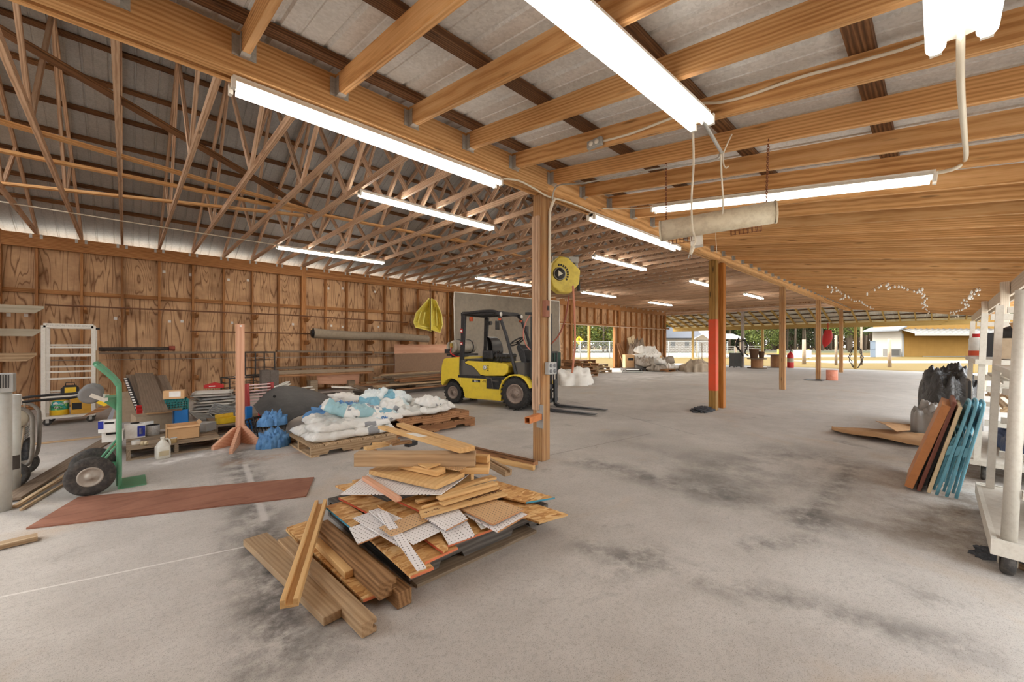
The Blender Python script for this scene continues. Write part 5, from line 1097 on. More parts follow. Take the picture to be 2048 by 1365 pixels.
# pegboard scraps
panel('pegboard', 'white pegboard scrap with brown back at the left end of the scraps', 'pegboard', [(P6(62, 806), .222), (P6(160, 772), .222), (P6(268, 858), .222), (P6(122, 916), .222)], .006, PEGW, [(2, PEGB)])
panel('pegboard', 'long white pegboard scrap pointing at the front corner', 'pegboard', [(P6(86, 740), .232), (P6(200, 700), .232), (P6(450, 880), .232), (P6(424, 944), .232)], .005, PEGW)
panel('pegboard', 'white triangular pegboard scrap at the back of the small scraps', 'pegboard', [(P6(196, 690), .246), (P6(262, 672), .246), (P6(425, 742), .246), (P6(320, 790), .246)], .005, PEGW)
panel('pegboard', 'white pegboard scrap right of the long narrow strip', 'pegboard', [(P6(400, 850), .24), (P6(610, 760), .24), (P6(700, 820), .24), (P6(500, 918), .24)], .005, PEGW)
panel('pegboard', 'tan pegboard scrap lying under the long narrow white strip', 'pegboard', [(P6(268, 802), .254), (P6(520, 704), .254), (P6(612, 752), .254), (P6(350, 862), .254)], .005, PEGT)
panel('pegboard', 'long narrow white pegboard strip laid across the front of the pile', 'pegboard', [(P6(256, 705), .275), (P6(320, 692), .275), (P6(590, 1078), .215), (P6(526, 1096), .215)], .006, PEGW)
panel('pegboard', 'white pegboard piece below the pale strip with printed letters', 'pegboard', [(P6(578, 738), .26), (P6(800, 668), .26), (P6(872, 745), .26), (P6(722, 822), .26)], .006, PEGW, [(2, PEGB)])
panel('pegboard', 'white pegboard piece hanging lowest over the front edge', 'pegboard', [(P6(684, 815), .245), (P6(862, 752), .245), (P6(922, 858), .22), (P6(742, 920), .22)], .006, PEGW)
panel('pegboard', 'white pegboard under the square tan pegboard at the right', 'pegboard', [(P6(840, 710), .24), (P6(1120, 660), .24), (P6(1282, 714), .24), (P6(1074, 832), .24)], .008, PEGW, [(2, PEGB)])
panel('pegboard', 'square tan pegboard at the right front of the pile', 'pegboard', [(P6(808, 668), .258), (P6(1040, 602), .258), (P6(1255, 678), .258), (P6(1044, 782), .258)], .008, PEGT, [(2, PEGB), (3, PEGB)])
panel('white_strip', 'small white strip poking out between the right pegboards', 'strip', [(P6(905, 735), .222), (P6(935, 730), .222), (P6(1000, 800), .222), (P6(965, 812), .222)], .006, PAPER)
# middle layer: printed board, pine slats
lb = panel('printed_board', 'pale board strip stamped with dark letters across the middle of the pile', 'board', [(P6(540, 690), .285), (P6(1060, 535), .285), (P6(1145, 575), .285), (P6(558, 730), .285)], .014, PINE)
INKR = plain('stamp_brown', rgb(84, 46, 34), .8); bpy.context.view_layer.update()
for s_, a, b_ in (('32 / 16', P6(562, 708), P6(690, 668)), ('SHEATHING', P6(880, 612), P6(1085, 552))):
    A, Bp = PZ(*a, .2865), PZ(*b_, .2865); sz = (Bp - A).length / (len(s_) * .54)
    text('stamped_lettering', s_, sz, INKR, lb, lb.matrix_local.inverted() @ plate_frame((A + Bp) / 2, A - Bp, (0, -1, 0)), .0004)
panel('strand_board', 'salmon edged strand board under the pine slats in the middle', 'strand board', [(P6(390, 620), .268), (P6(560, 570), .268), (P6(680, 640), .268), (P6(545, 688), .268)], .012, OSB, [(3, EDGE_R)])
for i, (a, b_, z, w_) in enumerate([(P6(690, 635), P6(1068, 520), .315, .06), (P6(670, 600), P6(1062, 492), .335, .07), (P6(690, 575), P6(990, 462), .33, .06), (P6(800, 520), P6(1050, 452), .31, .08), (P6(520, 620), P6(700, 575), .30, .05), (P6(560, 660), P6(690, 625), .298, .03)]):
    stick('pine_batten', ['pine slat at the front of the fan of slats on the right of the pile', 'uppermost pine slat of the fan on the right of the pile', 'pine slat tucked against the large white pegboard', 'short wide pine slat at the back of the fan of slats', 'thin pine slat below the tip of the large white pegboard', 'thinnest pine slat beside the stamped letters'][i], 'slat', a, z, b_, z, w_, .018, PINE)
panel('pegboard', 'large white pegboard sheet under the big pine panel', 'pegboard', [(P6(4, 576), .345), (P6(200, 432), .345), (P6(880, 440), .345), (P6(690, 577), .345)], .006, PEGW)
stick('red_stick', 'reddish stick laid across the large white pegboard', 'stick', P6(168, 452), .375, P6(400, 598), .375, .045, .03, W_PINK)
panel('pine_sheet', 'big pale pine panel lying on the large white pegboard', 'panel', [(P6(198, 412), .395), (P6(345, 345), .395), (P6(850, 428), .395), (P6(655, 515), .395)], .035, PINE)
# top back layer
panel('dark_scrap', 'dark scrap just showing at the back left under the grey grooved beam', 'board', [(P6(305, 350), .40), (P6(430, 330), .40), (P6(470, 350), .40), (P6(340, 362), .40)], .012, PINED)
stick('pine_block', 'thick pine plank end lying across the back of the big pine panel', 'plank', P6(432, 352), .445, P6(690, 405), .445, .11, .045, PINE)
panel('thin_ply', 'thin pine ply triangle on top of the thick pine plank end', 'plywood', [(P6(478, 345), .465), (P6(700, 320), .465), (P6(765, 342), .465), (P6(600, 395), .465)], .012, PINE)
panel('pegboard', 'tan pegboard scrap at the back beside the thick pine block', 'pegboard', [(P6(665, 380), .44), (P6(850, 320), .44), (P6(930, 352), .44), (P6(810, 415), .44)], .006, PEGT)
stick('pine_plank', 'thick short pine plank at the back right with its end grain facing out', 'plank', P6(830, 372), .43, P6(1020, 372), .43, .2, .05, PINE)
stick('prop_block', 'pine block propping the back of the pile', 'block', P6(820, 410), .335, P6(905, 418), .335, .07, .10, PINE)
stick('back_bearer', 'stack of offcuts bearing the beams at the back of the pile', 'offcut', P6(500, 400), .335, P6(900, 395), .335, .2, .10, PINE)
channel('grooved_timber', 'long grey grooved beam laid across the top at the back of the pile', 'beam', P6(112, 290), .54, P6(925, 290), .54, .11, .10, PINE2, side=True)
stick('beam_end', 'short square pine end with a notch right of the long grey beam', 'block', P6(900, 302), .50, P6(1015, 312), .50, .07, .055, PINE)
stick('pine_plank', 'pale pine plank sloping from the bags down onto the pile, nearer one with white paint', 'plank', P6(282, 108), .36, P6(852, 258), .615, .085, .04, PINE)
stick('pine_plank', 'pale pine plank sloping from the bags down onto the pile, farther one', 'plank', P6(410, 90), .40, P6(885, 250), .60, .09, .04, PINE)
w_ = bpy.data.objects['pine_plank.001']; MB().bx(-.08, .34, -.04, .04, .0201, .0212).build('white_paint', PAPER, w_)
channel('grooved_batten', 'pale grooved batten end behind the pine block at the right', 'batten', P6(1000, 330), .20, P6(1150, 412), .16, .09, .06, PINE2, .4, .5)
stick('door_jamb', 'dark brown grooved jamb lying on the floor between the pile and the post', 'jamb', P6(830, 238), .07, P6(1335, 352), .07, .10, .05, W_BRN)
stick('door_stop', 'dark narrow strip laid on the brown jamb by the post', 'strip', P6(850, 240), .095, P6(1330, 345), .095, .03, .02, W_OLD)
stick('floor_plank', 'pale plank on the floor just in front of the brown jamb', 'plank', P6(1010, 318), .05, P6(1325, 382), .05, .05, .05, PINE)
for i, (x, y, rz, L) in enumerate([(190, 290, .3, .22), (300, 230, -.4, .3), (360, 215, .5, .2), (250, 250, .1, .3), (420, 225, -.2, .24)]):
    p = PZ(*P6(x, y), .06 + .03 * i); tag(MB().box((0, 0, 0), (L, .09, .03), rz).build('wood_scrap', PINE if i % 2 else PINED), 'short wood scrap between the bag pallet and the lumber pile', 'wood scrap', 'wood scraps behind the lumber pile').location = p
p = PZ(*P6(485, 232), .12); tag(MB().box((0, 0, 0), (.16, .08, .05), .3).build('black_block', DARK_M), 'small black block among the scraps behind the pile', 'block').location = p
# ---------------------------------------------------------------- forklift
FY = plain('forklift_yellow', rgb(224, 196, 60), .4, 0, .5, var=.04, dirt=rgb(176, 148, 70), dscale=4, damt=.35)
FB = plain('forklift_black', rgb(40, 40, 42), .45, .1, .45, var=.2, dirt=rgb(92, 88, 84), dscale=9, damt=.35)
FG = plain('forklift_grey', rgb(92, 88, 84), .7, 0, .3, var=.12)
TK = plain('tank_grey', rgb(180, 170, 154), .5, .2, .4, var=.08, dirt=rgb(130, 118, 104))
SEATM = plain('seat_vinyl', rgb(50, 47, 46), .4, 0, .5, var=.2)
PHI = math.radians(-75); FW = .60                       # half width over the front tyres
lat = V(-math.sin(PHI), math.cos(PHI), 0)
fo = V(6.0, 6.21, 0) + lat * FW
fk = thing('forklift', 'yellow forklift with a black cab frame and gas tank parked behind the post', 'forklift', fo, PHI)
# local axes: X forward, Y to the truck's left (away from the camera), near side at Y = -FW
RT = plain('tyre_black', rgb(46, 44, 43), .8, 0, .3, var=.25, dirt=rgb(96, 90, 84), dscale=8, damt=.4)
RIMF = plain('rim_dirty', rgb(150, 134, 122), .55, .3, .4, var=.2, dirt=rgb(96, 74, 62), dscale=14, damt=.6)
for y in (-FW + .12, FW - .12): 
    w_ = wheel(fk, (-.02, y, .355), .345, .24, 'Y', RT, RIMF, hub=.60, tread=22)
for y in (-FW + .22, FW - .22): wheel(fk, (-1.83, y, .262), .258, .17, 'Y', RT, RIMF, hub=.58, tread=20)
for (x, y, r, n) in ((-.02, -FW + .03, .09, 8), (-1.83, -FW + .155, .07, 6)):
    mm = MB()
    for k in range(n): a = 2 * PI * k / n; mm.cyl((x + r * math.cos(a), y - .012, (.355 if n == 8 else .262) + r * math.sin(a)), (x + r * math.cos(a), y + .02, (.355 if n == 8 else .262) + r * math.sin(a)), .013, n=6)
    mm.lathe([(0, -.02), (.045, -.02), (.055, .01)], (x, y, .355 if n == 8 else .262), 'Y', 18); mm.build('wheel_nuts', RIMF, fk)
hb = FW - .10
# counterweight with wheel arch
arch = [(-2.12, .45)] + [(-1.83 + .31 * math.cos(a), .27 + .33 * math.sin(a)) for a in [PI - .55 - i * (PI - 1.0) / 10 for i in range(11)]]
cw = [(-2.16, .45), (-2.16, .62), (-2.14, .9), (-2.08, 1.06), (-1.98, 1.09), (-1.60, 1.12), (-1.56, .64)] + [(-1.50, .40)] + arch[::-1][:-1] + [(-2.10, .42)]
MB().prism([(x, -hb, z) for x, z in cw], (0, 2 * hb, 0)).build('counterweight', FY, fk, bevel=.035, seg=3)
MB().bx(-2.1, -1.5, -hb + .16, hb - .16, .2, .62).build('rear_axle', FB, fk)
# lower body side
body = [(-1.56, .64), (-1.46, .30), (-1.42, .165), (-.42, .165), (-.40, .30), (-.34, .52), (-.30, .66)]
MB().prism([(x, -hb - .01, z) for x, z in body], (0, 2 * hb + .02, 0)).build('frame_side', FY, fk, bevel=.012)
MB().prism([(-1.62, -hb - .012, .635), (-.2, -hb - .012, .635), (-.2, -hb - .012, .70), (-1.62, -hb - .012, .70)], (0, 2 * hb + .024, 0)).build('sill', FB, fk)
mm = MB().bx(-.80, -.40, -hb - .022, -hb - .005, .42, .635); mm.build('step_recess', FB, fk)
MB().tube([(-.80, -hb - .035, .66), (-.66, -hb - .035, .66), (-.60, -hb - .035, .42)], .012, 6).tube([(-.66, -hb - .035, .60), (-.46, -hb - .035, .60)], .01, 6).build('step_bar', FG, fk)
# front fender
fa = [math.radians(d) for d in range(20, 196, 11)]
mm = MB().add([V(-.02 + (.375 + o) * math.cos(a), y, .355 + (.385 + o) * math.sin(a)) for a in fa for (o, y) in ((0, -FW + .02), (.03, -FW + .02), (.03, -FW + .27), (0, -FW + .27))], [(4 * i + k, 4 * i + (k + 1) % 4, 4 * i + 4 + (k + 1) % 4, 4 * i + 4 + k) for i in range(len(fa) - 1) for k in range(4)], True)
mm.build('fender', FY, fk)
mm = MB().add([V(-.02 + (.375 + o) * math.cos(a), -y, .355 + (.385 + o) * math.sin(a)) for a in fa for (o, y) in ((0, -FW + .02), (.03, -FW + .02), (.03, -FW + .27), (0, -FW + .27))], [(4 * i + k, 4 * i + (k + 1) % 4, 4 * i + 4 + (k + 1) % 4, 4 * i + 4 + k) for i in range(len(fa) - 1) for k in range(4)], True); mm.build('fender', FY, fk)
MB().bx(-.45, .15, -hb + .16, hb - .16, .2, .70).build('front_frame', FB, fk)
# hood with its dark swoosh panel
hood = [(-1.46, .99), (-1.36, 1.035), (-.9, 1.02), (-.5, 1.0), (-.30, .99), (-.24, .93), (-.26, .80), (-.36, .72), (-.85, .70), (-1.0, .72), (-1.10, .82), (-1.20, .90), (-1.40, .96)]
MB().prism([(x, -hb + .01, z) for x, z in hood], (0, 2 * hb - .02, 0)).build('hood', FY, fk, bevel=.015)
sw = [(-1.56, .70), (-1.54, 1.04), (-1.44, 1.06), (-1.42, .96), (-1.20, .90), (-1.10, .82), (-1.0, .72), (-.98, .70)]
MB().prism([(x, -hb + .0, z) for x, z in sw], (0, 2 * hb, 0)).build('side_panel', FG, fk)
MB().bx(-1.50, -.95, -hb + .05, hb - .05, 1.0, 1.07).build('engine_cover', FB, fk, bevel=.02)
# cab frame
def lp(pts, r=.034, n=10, k=5): return MB().tube(smooth(pts, k), r, n)
for y in (-hb + .03, hb - .03):
    MB().prism([(-1.62, y - .03, .66), (-1.50, y - .03, .66), (-1.47, y - .03, 1.3), (-1.42, y - .03, 2.08), (-1.54, y - .03, 2.14), (-1.56, y - .03, 1.4)], (0, .06, 0)).build('rear_pillar', FB, fk, bevel=.008)
    lp([(-1.50, y, 2.13), (-1.1, y, 2.16), (-.75, y, 2.165), (-.56, y, 2.13), (-.47, y, 2.02), (-.38, y, 1.8), (-.30, y, 1.6), (-.18, y, 1.2), (-.05, y, .74)], .036).build('front_pillar', FB, fk)
mm = MB().bx(-1.52, -.6, -hb + .02, -hb + .08, 2.10, 2.18).bx(-1.52, -.6, hb - .08, hb - .02, 2.10, 2.18)
for k in range(9): mm.bx(-1.45 + k * .105, -1.415 + k * .105, -hb + .05, hb - .05, 2.12, 2.17)
mm.bx(-1.56, -1.46, -hb + .02, hb - .02, 2.09, 2.16).bx(-.62, -.53, -hb + .02, hb - .02, 2.09, 2.16); mm.build('overhead_guard', FB, fk)
LAMP = plain('lamp_lens', rgb(236, 232, 222), .2, 0, .6); AMB = plain('amber_lens', rgb(196, 84, 46), .3, 0, .5)
for y in (-hb + .03, hb - .06):
    MB().cyl((-.53, y, 2.08), (-.44, y, 2.08), .05, .06, 16).build('headlamp', FB, fk); MB().lathe([(0, 0), (.05, 0), (.054, -.01)], (-.437, y, 2.08), 'X', 16).build('lamp_lens', LAMP, fk)
    MB().cyl((-.49, y - .02, 1.97), (-.42, y - .02, 1.97), .03, n=12).build('turn_signal', AMB, fk)
MB().lathe([(0, -.05), (.045, -.05), (.05, .0), (.045, .04), (0, .05)], (-1.33, -hb + .12, 2.01), 'Z', 14).build('rear_lamp', AMB, fk)
for z, h_ in ((1.68, .10), (1.40, .07)):
    MB().bx(-1.565, -1.49, -hb - .006, -hb - .001, z, z + h_).build('warning_sticker', RED, fk); MB().bx(-1.55, -1.505, -hb - .008, -hb - .006, z + h_ * .2, z + h_ * .7).build('sticker_field', PAPER, fk)
# mirrors and rear work lamp
MB().bx(-.56, -.52, -hb - .03, -.40, 1.74, 1.94).build('mirror', FB, fk, bevel=.01); MB().bx(-.36, -.33, hb - .03, hb + .1, 1.62, 1.86).build('mirror', FB, fk, bevel=.01)
MB().cyl((-1.36, hb - .12, 1.95), (-1.28, hb - .12, 1.95), .05, n=14).build('work_lamp', FB, fk)
# seat
st_ = MB().grid(lambda u, v: V(-1.02 + .07 * math.sin(v * 3) - .16 * (1 - v) ** 2 * 0 + .10 * (1 - v) + (-.06 if u < .5 else .06) * (1 - (2 * v - 1) ** 6), (.24 - .06 * v * v) * math.sin((4 * u if u < .5 else 4 * (1 - u)) * PI / 2 - PI / 2), 1.12 + .48 * v), 24, 14); st_.build('seat_back', SEATM, fk)
MB().box((-.72, 0, 1.15), (.56, .48, .11)).build('seat_cushion', SEATM, fk, bevel=.045, seg=4); MB().box((-.70, 0, 1.06), (.5, .42, .08)).build('seat_base', FB, fk, bevel=.01)
MB().box((-.92, -.28, 1.17), (.30, .09, .22)).build('arm_rest', FB, fk, bevel=.05, seg=4)
for k in range(3): MB().cyl((-.66 + k * .07, -.33, 1.0), (-.64 + k * .07, -.33, 1.24), .010, n=8).lathe([(0, -.02), (.018, -.012), (.018, .012), (0, .02)], (-.64 + k * .07, -.33, 1.25), 'Z', 10).build('lever', FB, fk)
# steering column and wheel, dash
MB().prism([(-.02, -.3, 1.0), (.12, -.3, 1.0), (.05, -.3, 1.30), (-.1, -.3, 1.42), (-.16, -.3, 1.36)], (0, .6, 0)).build('dash', FB, fk, bevel=.02)
MB().bx(-.12, .14, -hb + .06, hb - .06, .70, 1.02).build('cowl', FG, fk, bevel=.015)
Mw = Matrix.Translation((-.30, 0, 1.48)) @ Matrix.Rotation(-.55, 4, 'Y')
mm = MB().tube([Mw @ V(.18 * math.cos(a), .18 * math.sin(a), 0) for a in [i * PI / 12 for i in range(24)]], .017, 8, closed=True)
for a in (0, 2.1, 4.2): mm.tube([Mw @ V(0, 0, -.02), Mw @ V(.18 * math.cos(a), .18 * math.sin(a), 0)], .012, 6)
mm.cyl(Mw @ V(0, 0, 0), Mw @ V(.02, 0, -.2), .03, n=10); mm.build('steering_wheel', FB, fk)
# gas tank lying across the counterweight
MB().lathe([(0, -.42), (.10, -.41), (.155, -.36), (.165, -.3), (.165, .3), (.155, .36), (.1, .41), (0, .42)], (-1.87, 0, 1.36), 'Y', 28).build('gas_tank', TK, fk)
MB().lathe([(.12, -.46), (.15, -.46), (.15, -.36), (.12, -.36), (.12, -.46)], (-1.87, 0, 1.36), 'Y', 24, .6, 5.6).build('tank_collar', TK, fk)
MB().cyl((-1.87, -.47, 1.36), (-1.87, -.41, 1.36), .035, n=10).bx(-1.90, -1.84, -.48, -.44, 1.38, 1.44).build('tank_valve', plain('brass', rgb(196, 170, 90), .4, .6, .5), fk)
mm = MB()
for y in (-.2, .2): mm.tube([V(-1.87 + .172 * math.cos(a), y, 1.36 + .172 * math.sin(a)) for a in [i * PI / 12 for i in range(24)]], .012, 6, closed=True)
mm.bx(-2.06, -1.7, -.4, .4, 1.14, 1.19).bx(-1.98, -1.94, -.32, .32, 1.10, 1.16); mm.build('tank_bracket', FB, fk)
MB().bx(-2.06, -1.92, -.48, -.36, 1.20, 1.30).build('hose_block', FB, fk)
MB().tube(smooth([(-1.86, -.46, 1.36), (-1.84, -.52, 1.22), (-1.74, -.45, 1.13), (-1.66, -.36, 1.12)], 5), .014, 6).build('gas_hose', RED, fk)
# mast, carriage, backrest and forks
for y in (-.30, .30):
    mm = MB().bx(.30, .42, y - .05, y + .05, .10, 2.06).bx(.24, .36, y - .035 - .03, y + .035 - .03, .10, 2.02); mm.build('mast_rail', FB, fk, bevel=.006)
mm = MB()
for z in (.35, 1.0, 2.0): mm.bx(.28, .40, -.3, .3, z, z + .09)
mm.cyl((.33, 0, .2), (.33, 0, 1.9), .04, n=12).cyl((.30, -.14, .2), (.30, -.14, 1.95), .02, n=8).cyl((.30, .14, .2), (.30, .14, 1.95), .02, n=8); mm.build('lift_cylinder', FB, fk)
MB().bx(.1, .42, -.34, .34, 2.06, 2.11).build('mast_head', FB, fk)
MB().tube(smooth([(.2, -.3, 2.05), (.12, -.38, 1.85), (.1, -.42, 1.6), (.16, -.40, 1.4), (.28, -.34, 1.25)], 5), .013, 6).build('hydraulic_hose', plain('hose_pink', rgb(196, 120, 104), .6), fk)
mm = MB().bx(.43, .48, -.52, .52, .42, .52).bx(.43, .48, -.52, .52, .12, .2)
for y in (-.5, .5): mm.bx(.44, .47, y - .025, y + .025, .12, 1.26)
mm.bx(.44, .47, -.52, .52, 1.22, 1.26)
for k in range(5): mm.bx(.445, .465, -.34 + k * .17 - .012, -.34 + k * .17 + .012, .5, 1.24)
mm.build('load_backrest', FB, fk)
for y in (-.32, .32):
    MB().prism([(.48, y - .06, .62), (.52, y - .06, .62), (.53, y - .06, .10), (.60, y - .06, .07), (1.70, y - .06, .045), (1.70, y - .06, .03), (.56, y - .06, .02), (.49, y - .06, .06)], (0, .12, 0)).build('fork', FB, fk, bevel=.004)
# marks on the side
MB().bx(-1.20, -.98, -hb - .0135, -hb - .0105, .545, .605).build('badge_field', INK, fk)
side = lambda x, z: plate_frame((x, -hb - .0145, z), (1, 0, 0), (0, 0, 1))
text('lettering', 'BDL', .065, PAPER, fk, side(-1.09, .575)); text('lettering', '-7R', .075, INK, fk, side(-.87, .577))
MB().lathe([(0, -.001), (.055, -.001), (.055, .002)], (-.86, -hb - .0, .89), 'Y', 20).build('round_mark', PAPER, fk); MB().lathe([(.045, -.003), (.052, -.003), (.052, .0), (.045, 0)], (-.86, -hb, .89), 'Y', 20).build('mark_ring', INK, fk)
text('lettering', '2L', .06, INK, fk, plate_frame((-.86, -hb - .004, .89), (1, 0, 0), (0, 0, 1)))
for k in range(4): MB().bx(-.785, -.76, -hb - .003, -hb + .02, .82 + k * .035, .84 + k * .035).build('small_mark', INK, fk)
# ---------------------------------------------------------------- white racks at the right
WR = plain('rack_white', rgb(206, 200, 188), .5, .1, .4, var=.06, dirt=rgb(130, 112, 92), dscale=16, damt=.25)
PLAT = plain('rack_deck', rgb(196, 188, 176), .7, 0, .3, var=.08, dirt=rgb(150, 132, 110), dscale=6)
RY, RD = -.29, .80
r1 = thing('rolling_rack', 'white rolling rack nearest the camera with a fat round pipe upright and plank deck', 'rack', (3.9, RY, 0)); r1.rotation_euler.x = .036
MB().cyl((.0, .0, .20), (-.02, .0, 1.73), .034, n=30).build('round_upright', WR, r1)
MB().lathe([(0, 0), (.033, 0)], (-.02, 0, 1.731), n=30).build('pipe_cap', WR, r1)
for x, y in ((1.32, 0), (0, -RD), (1.32, -RD)): board('square_upright', (x, y, .2), (x + .02, y, 1.73), .045, .045, WR, r1, up=(0, 1, 0))
MB().bx(-.06, 1.42, -.26, .06, .17, .21).bx(-.06, 1.42, -.56, -.30, .17, .21).bx(-.06, 1.42, -RD - .06, -.60, .17, .21).build('deck', PLAT, r1)
MB().bx(-.07, 1.43, .05, .075, .12, .215).bx(-.07, -.045, -RD, .05, .12, .215).bx(1.40, 1.43, -RD, .05, .12, .215).build('deck_rim', WR, r1)
for x in (0, 1.33):
    for z in (1.69, 1.02, .78, .50): board('rung', (x, -.04, z), (x, -RD, z), .05, .05, WR, r1)
MB().bx(-.03, 1.36, -RD, .02, 1.20, 1.24).build('top_shelf', WR, r1)
for y in (-RD,): 
    for z in (.95, .70): board('back_rail', (0, y, z), (1.33, y, z), .04, .05, WR, r1)
for (x, y) in ((.02, .0), (1.3, .0), (.02, -RD + .02), (1.3, -RD + .02)):
    c_ = MB().prism([(x - .05, y - .04, .18), (x + .07, y - .04, .18), (x + .02, y - .04, .055), (x - .03, y - .04, .055)], (0, .005, 0)).prism([(x - .05, y + .035, .18), (x + .07, y + .035, .18), (x + .02, y + .035, .055), (x - .03, y + .035, .055)], (0, .005, 0)).build('caster', plain('caster_fork', rgb(190, 186, 172), .5, .3, .4, dirt=rgb(170, 96, 60), dscale=12), r1)
    MB().lathe([(0, -.028), (.05, -.028), (.07, -.03), (.083, -.02), (.083, .02), (.07, .03), (.05, .028), (0, .028)], (x - .01, y, .083), 'Y', 26).build('caster_wheel', RUBBER, c_)
r2 = thing('rolling_rack', 'white rolling rack behind the near one, with two square uprights showing', 'rack', (6.42, RY + .02, 0)); r2.rotation_euler.x = .036
for x, y in ((0, 0), (2.1, 0), (0, -RD), (2.1, -RD)): board('square_upright', (x, y, .2), (x, y, 1.73), .048, .048, WR, r2, up=(0, 1, 0))
MB().bx(-.06, 2.16, -RD - .05, .05, .16, .21).build('deck', PLAT, r2); MB().bx(-.06, 2.16, -RD, .05, 1.20, 1.25).build('top_shelf', WR, r2)
for x in (0, 2.1):
    for z in (1.69, .95, .6): board('rung', (x, -.04, z), (x, -RD, z), .05, .06, WR, r2)
board('top_rail', (0, -RD, 1.69), (2.1, -RD, 1.69), .05, .06, WR, r2)
for (x, y) in ((.05, -.05), (2.05, -.05), (.05, -RD + .05), (2.05, -RD + .05)): caster(r2, (x, y, 0), .075, RUBBER, .17)
# goods on the racks
ob = openbox('cardboard_box', 'cardboard box with a torn flap on the top shelf of the near rack', 'box', (4.95, RY - .3, 1.242), .1, .3, .3, .24, CARD, [('l', -1.1, .12), ('b', 1.2, .1)])
OR_ = plain('orange_label', rgb(206, 84, 48), .5)
def bottle(label, p, col, cap, grp=None, r=.036, h=.2):
    t = thing('spray_can', label, 'bottle', p, 0, grp); MB().lathe([(0, 0), (r, 0), (r, h * .78), (r * .5, h * .86), (0, h * .86)], n=20).build('body', col, t); MB().lathe([(r * .6, h * .84), (r * .6, h), (0, h)], n=16).build('cap', cap, t)
    MB().lathe([(r * 1.02, h * .02), (r * 1.02, h * .24)], n=20).build('base_band', OR_, t); return t
BLU = plain('label_blue', rgb(40, 96, 150), .5)
bottle('blue bottle with an orange foot on the near rack shelf, left one of two', (4.50, RY - .10, 1.242), BLU, plain('cap_silver', rgb(190, 190, 190), .4), 'bottles on the near rack', .034, .24); bottle('blue bottle with an orange foot on the near rack shelf, next to the round pipe', (4.36, RY - .105, 1.242), BLU, plain('cap_silver2', rgb(190, 190, 190), .4), 'bottles on the near rack', .034, .24)
bottle('orange red can on the near rack shelf right of the round pipe', (4.1, RY - .3, 1.242), OR_, RED, None, .05, .2)
bottle('white can with a red lid at the far end of the far rack shelf', (8.34, RY - .08, 1.252), PAPER, RED, None, .085, .30)
crate_box('tool_case', 'dark upright tool case on the far rack shelf', 'case', (7.9, RY - .2, 1.252), (.3, .2, .30), 0, DARK_M)
crate_box('brown_carton', 'brown carton with a black top on the far rack shelf', 'carton', (6.95, RY - .3, 1.252), (.4, .3, .22), 0, CARD_G, [('dark_band', INK, -.2, .2, .14, .22, 'f')])
t = thing('black_case', 'black rounded case on top of the brown carton', 'case', (6.95, RY - .3, 1.474)); blob((0, 0, 0), .18, .14, .12, 4.4, .2, 24, 10).build('shell', DARK_M, t)
BTD = Mat('dark_blue_tarp', .4, 0, .45); v_ = BTD.co((1, 1, 1)); BTD.color(BTD.mix(BTD.noise(v_, 6, 4), rgb(22, 40, 78), rgb(58, 92, 142))); BTD.bump(BTD.noise(v_, 18, 4, .6, 1.5), .6, .02); BTD = BTD.m
o = tag(blob((0, 0, 0), .40, .22, .40, 5.5, .4, 48, 20).build('blue_tarp', BTD), 'dark blue tarpaulin bundle on the deck of the near rack', 'tarpaulin'); o.location = (4.6, RY - .42, .205)
o = tag(blob((0, 0, 0), .7, .22, .26, 9.5, .4, 48, 20).build('blue_tarp', BTD), 'dark blue tarpaulin bundle on the deck of the far rack', 'tarpaulin'); o.location = (7.4, RY - .4, .212)
tag(board('brown_board', (4.1, RY - .60, .83), (5.05, RY - .22, 1.10), .10, .02, W_BRN, up=(0, 1, .3)), 'brown board slanting across the near rack above the tarpaulin', 'board')
tag(MB().bx(4.0, 5.2, RY - .75, RY - .72, .74, 1.12).build('brown_sheet', W_BRN), 'brown panel at the back of the near rack behind the slanting board', 'panel')
for i, z in enumerate((.80, 1.06)):
    t = thing('crate_slats', ['open slatted crate on the far rack below its shelf, lower layer', 'open slatted crate on the far rack below its shelf, upper layer'][i], 'crate', (6.5, RY - .7, z - .06)); mm = MB(); 
    for k in range(5): mm.bx(0, 1.95, .12 * k, .12 * k + .05, .0, .03)
    mm.bx(0, .05, 0, .55, -.03, 0).bx(1.9, 1.95, 0, .55, -.03, 0); mm.build('slats', WR if i else W_PAL, t)
# ---------------------------------------------------------------- black plastic wrapped load behind the tables
BP = Mat('black_film', .28, 0, .6); v_ = BP.co((1, 1, 1)); BP.color(rgb(46, 43, 41)); BP.bump(BP.noise(v_, 5, 5, .6, 1.8), .8, .05); BP = BP.m
o = tag(blob((0, 0, 0), .5, .36, .95, 7.7, .28, 64, 30, 2.6, .35).build('wrapped_load', BP), 'load wrapped in shiny black plastic behind the leaning tables', 'wrapped load'); o.location = (10.0, -.12, 0)
o = tag(blob((0, 0, 0), .3, .22, .42, 3.7, .35, 40, 20, 2.6, .4).build('grey_film', plain('grey_film', rgb(140, 134, 128), .4, 0, .5, var=.3)), 'grey plastic film hanging at the foot of the black wrapped load', 'plastic film'); o.location = (9.3, .08, 0)
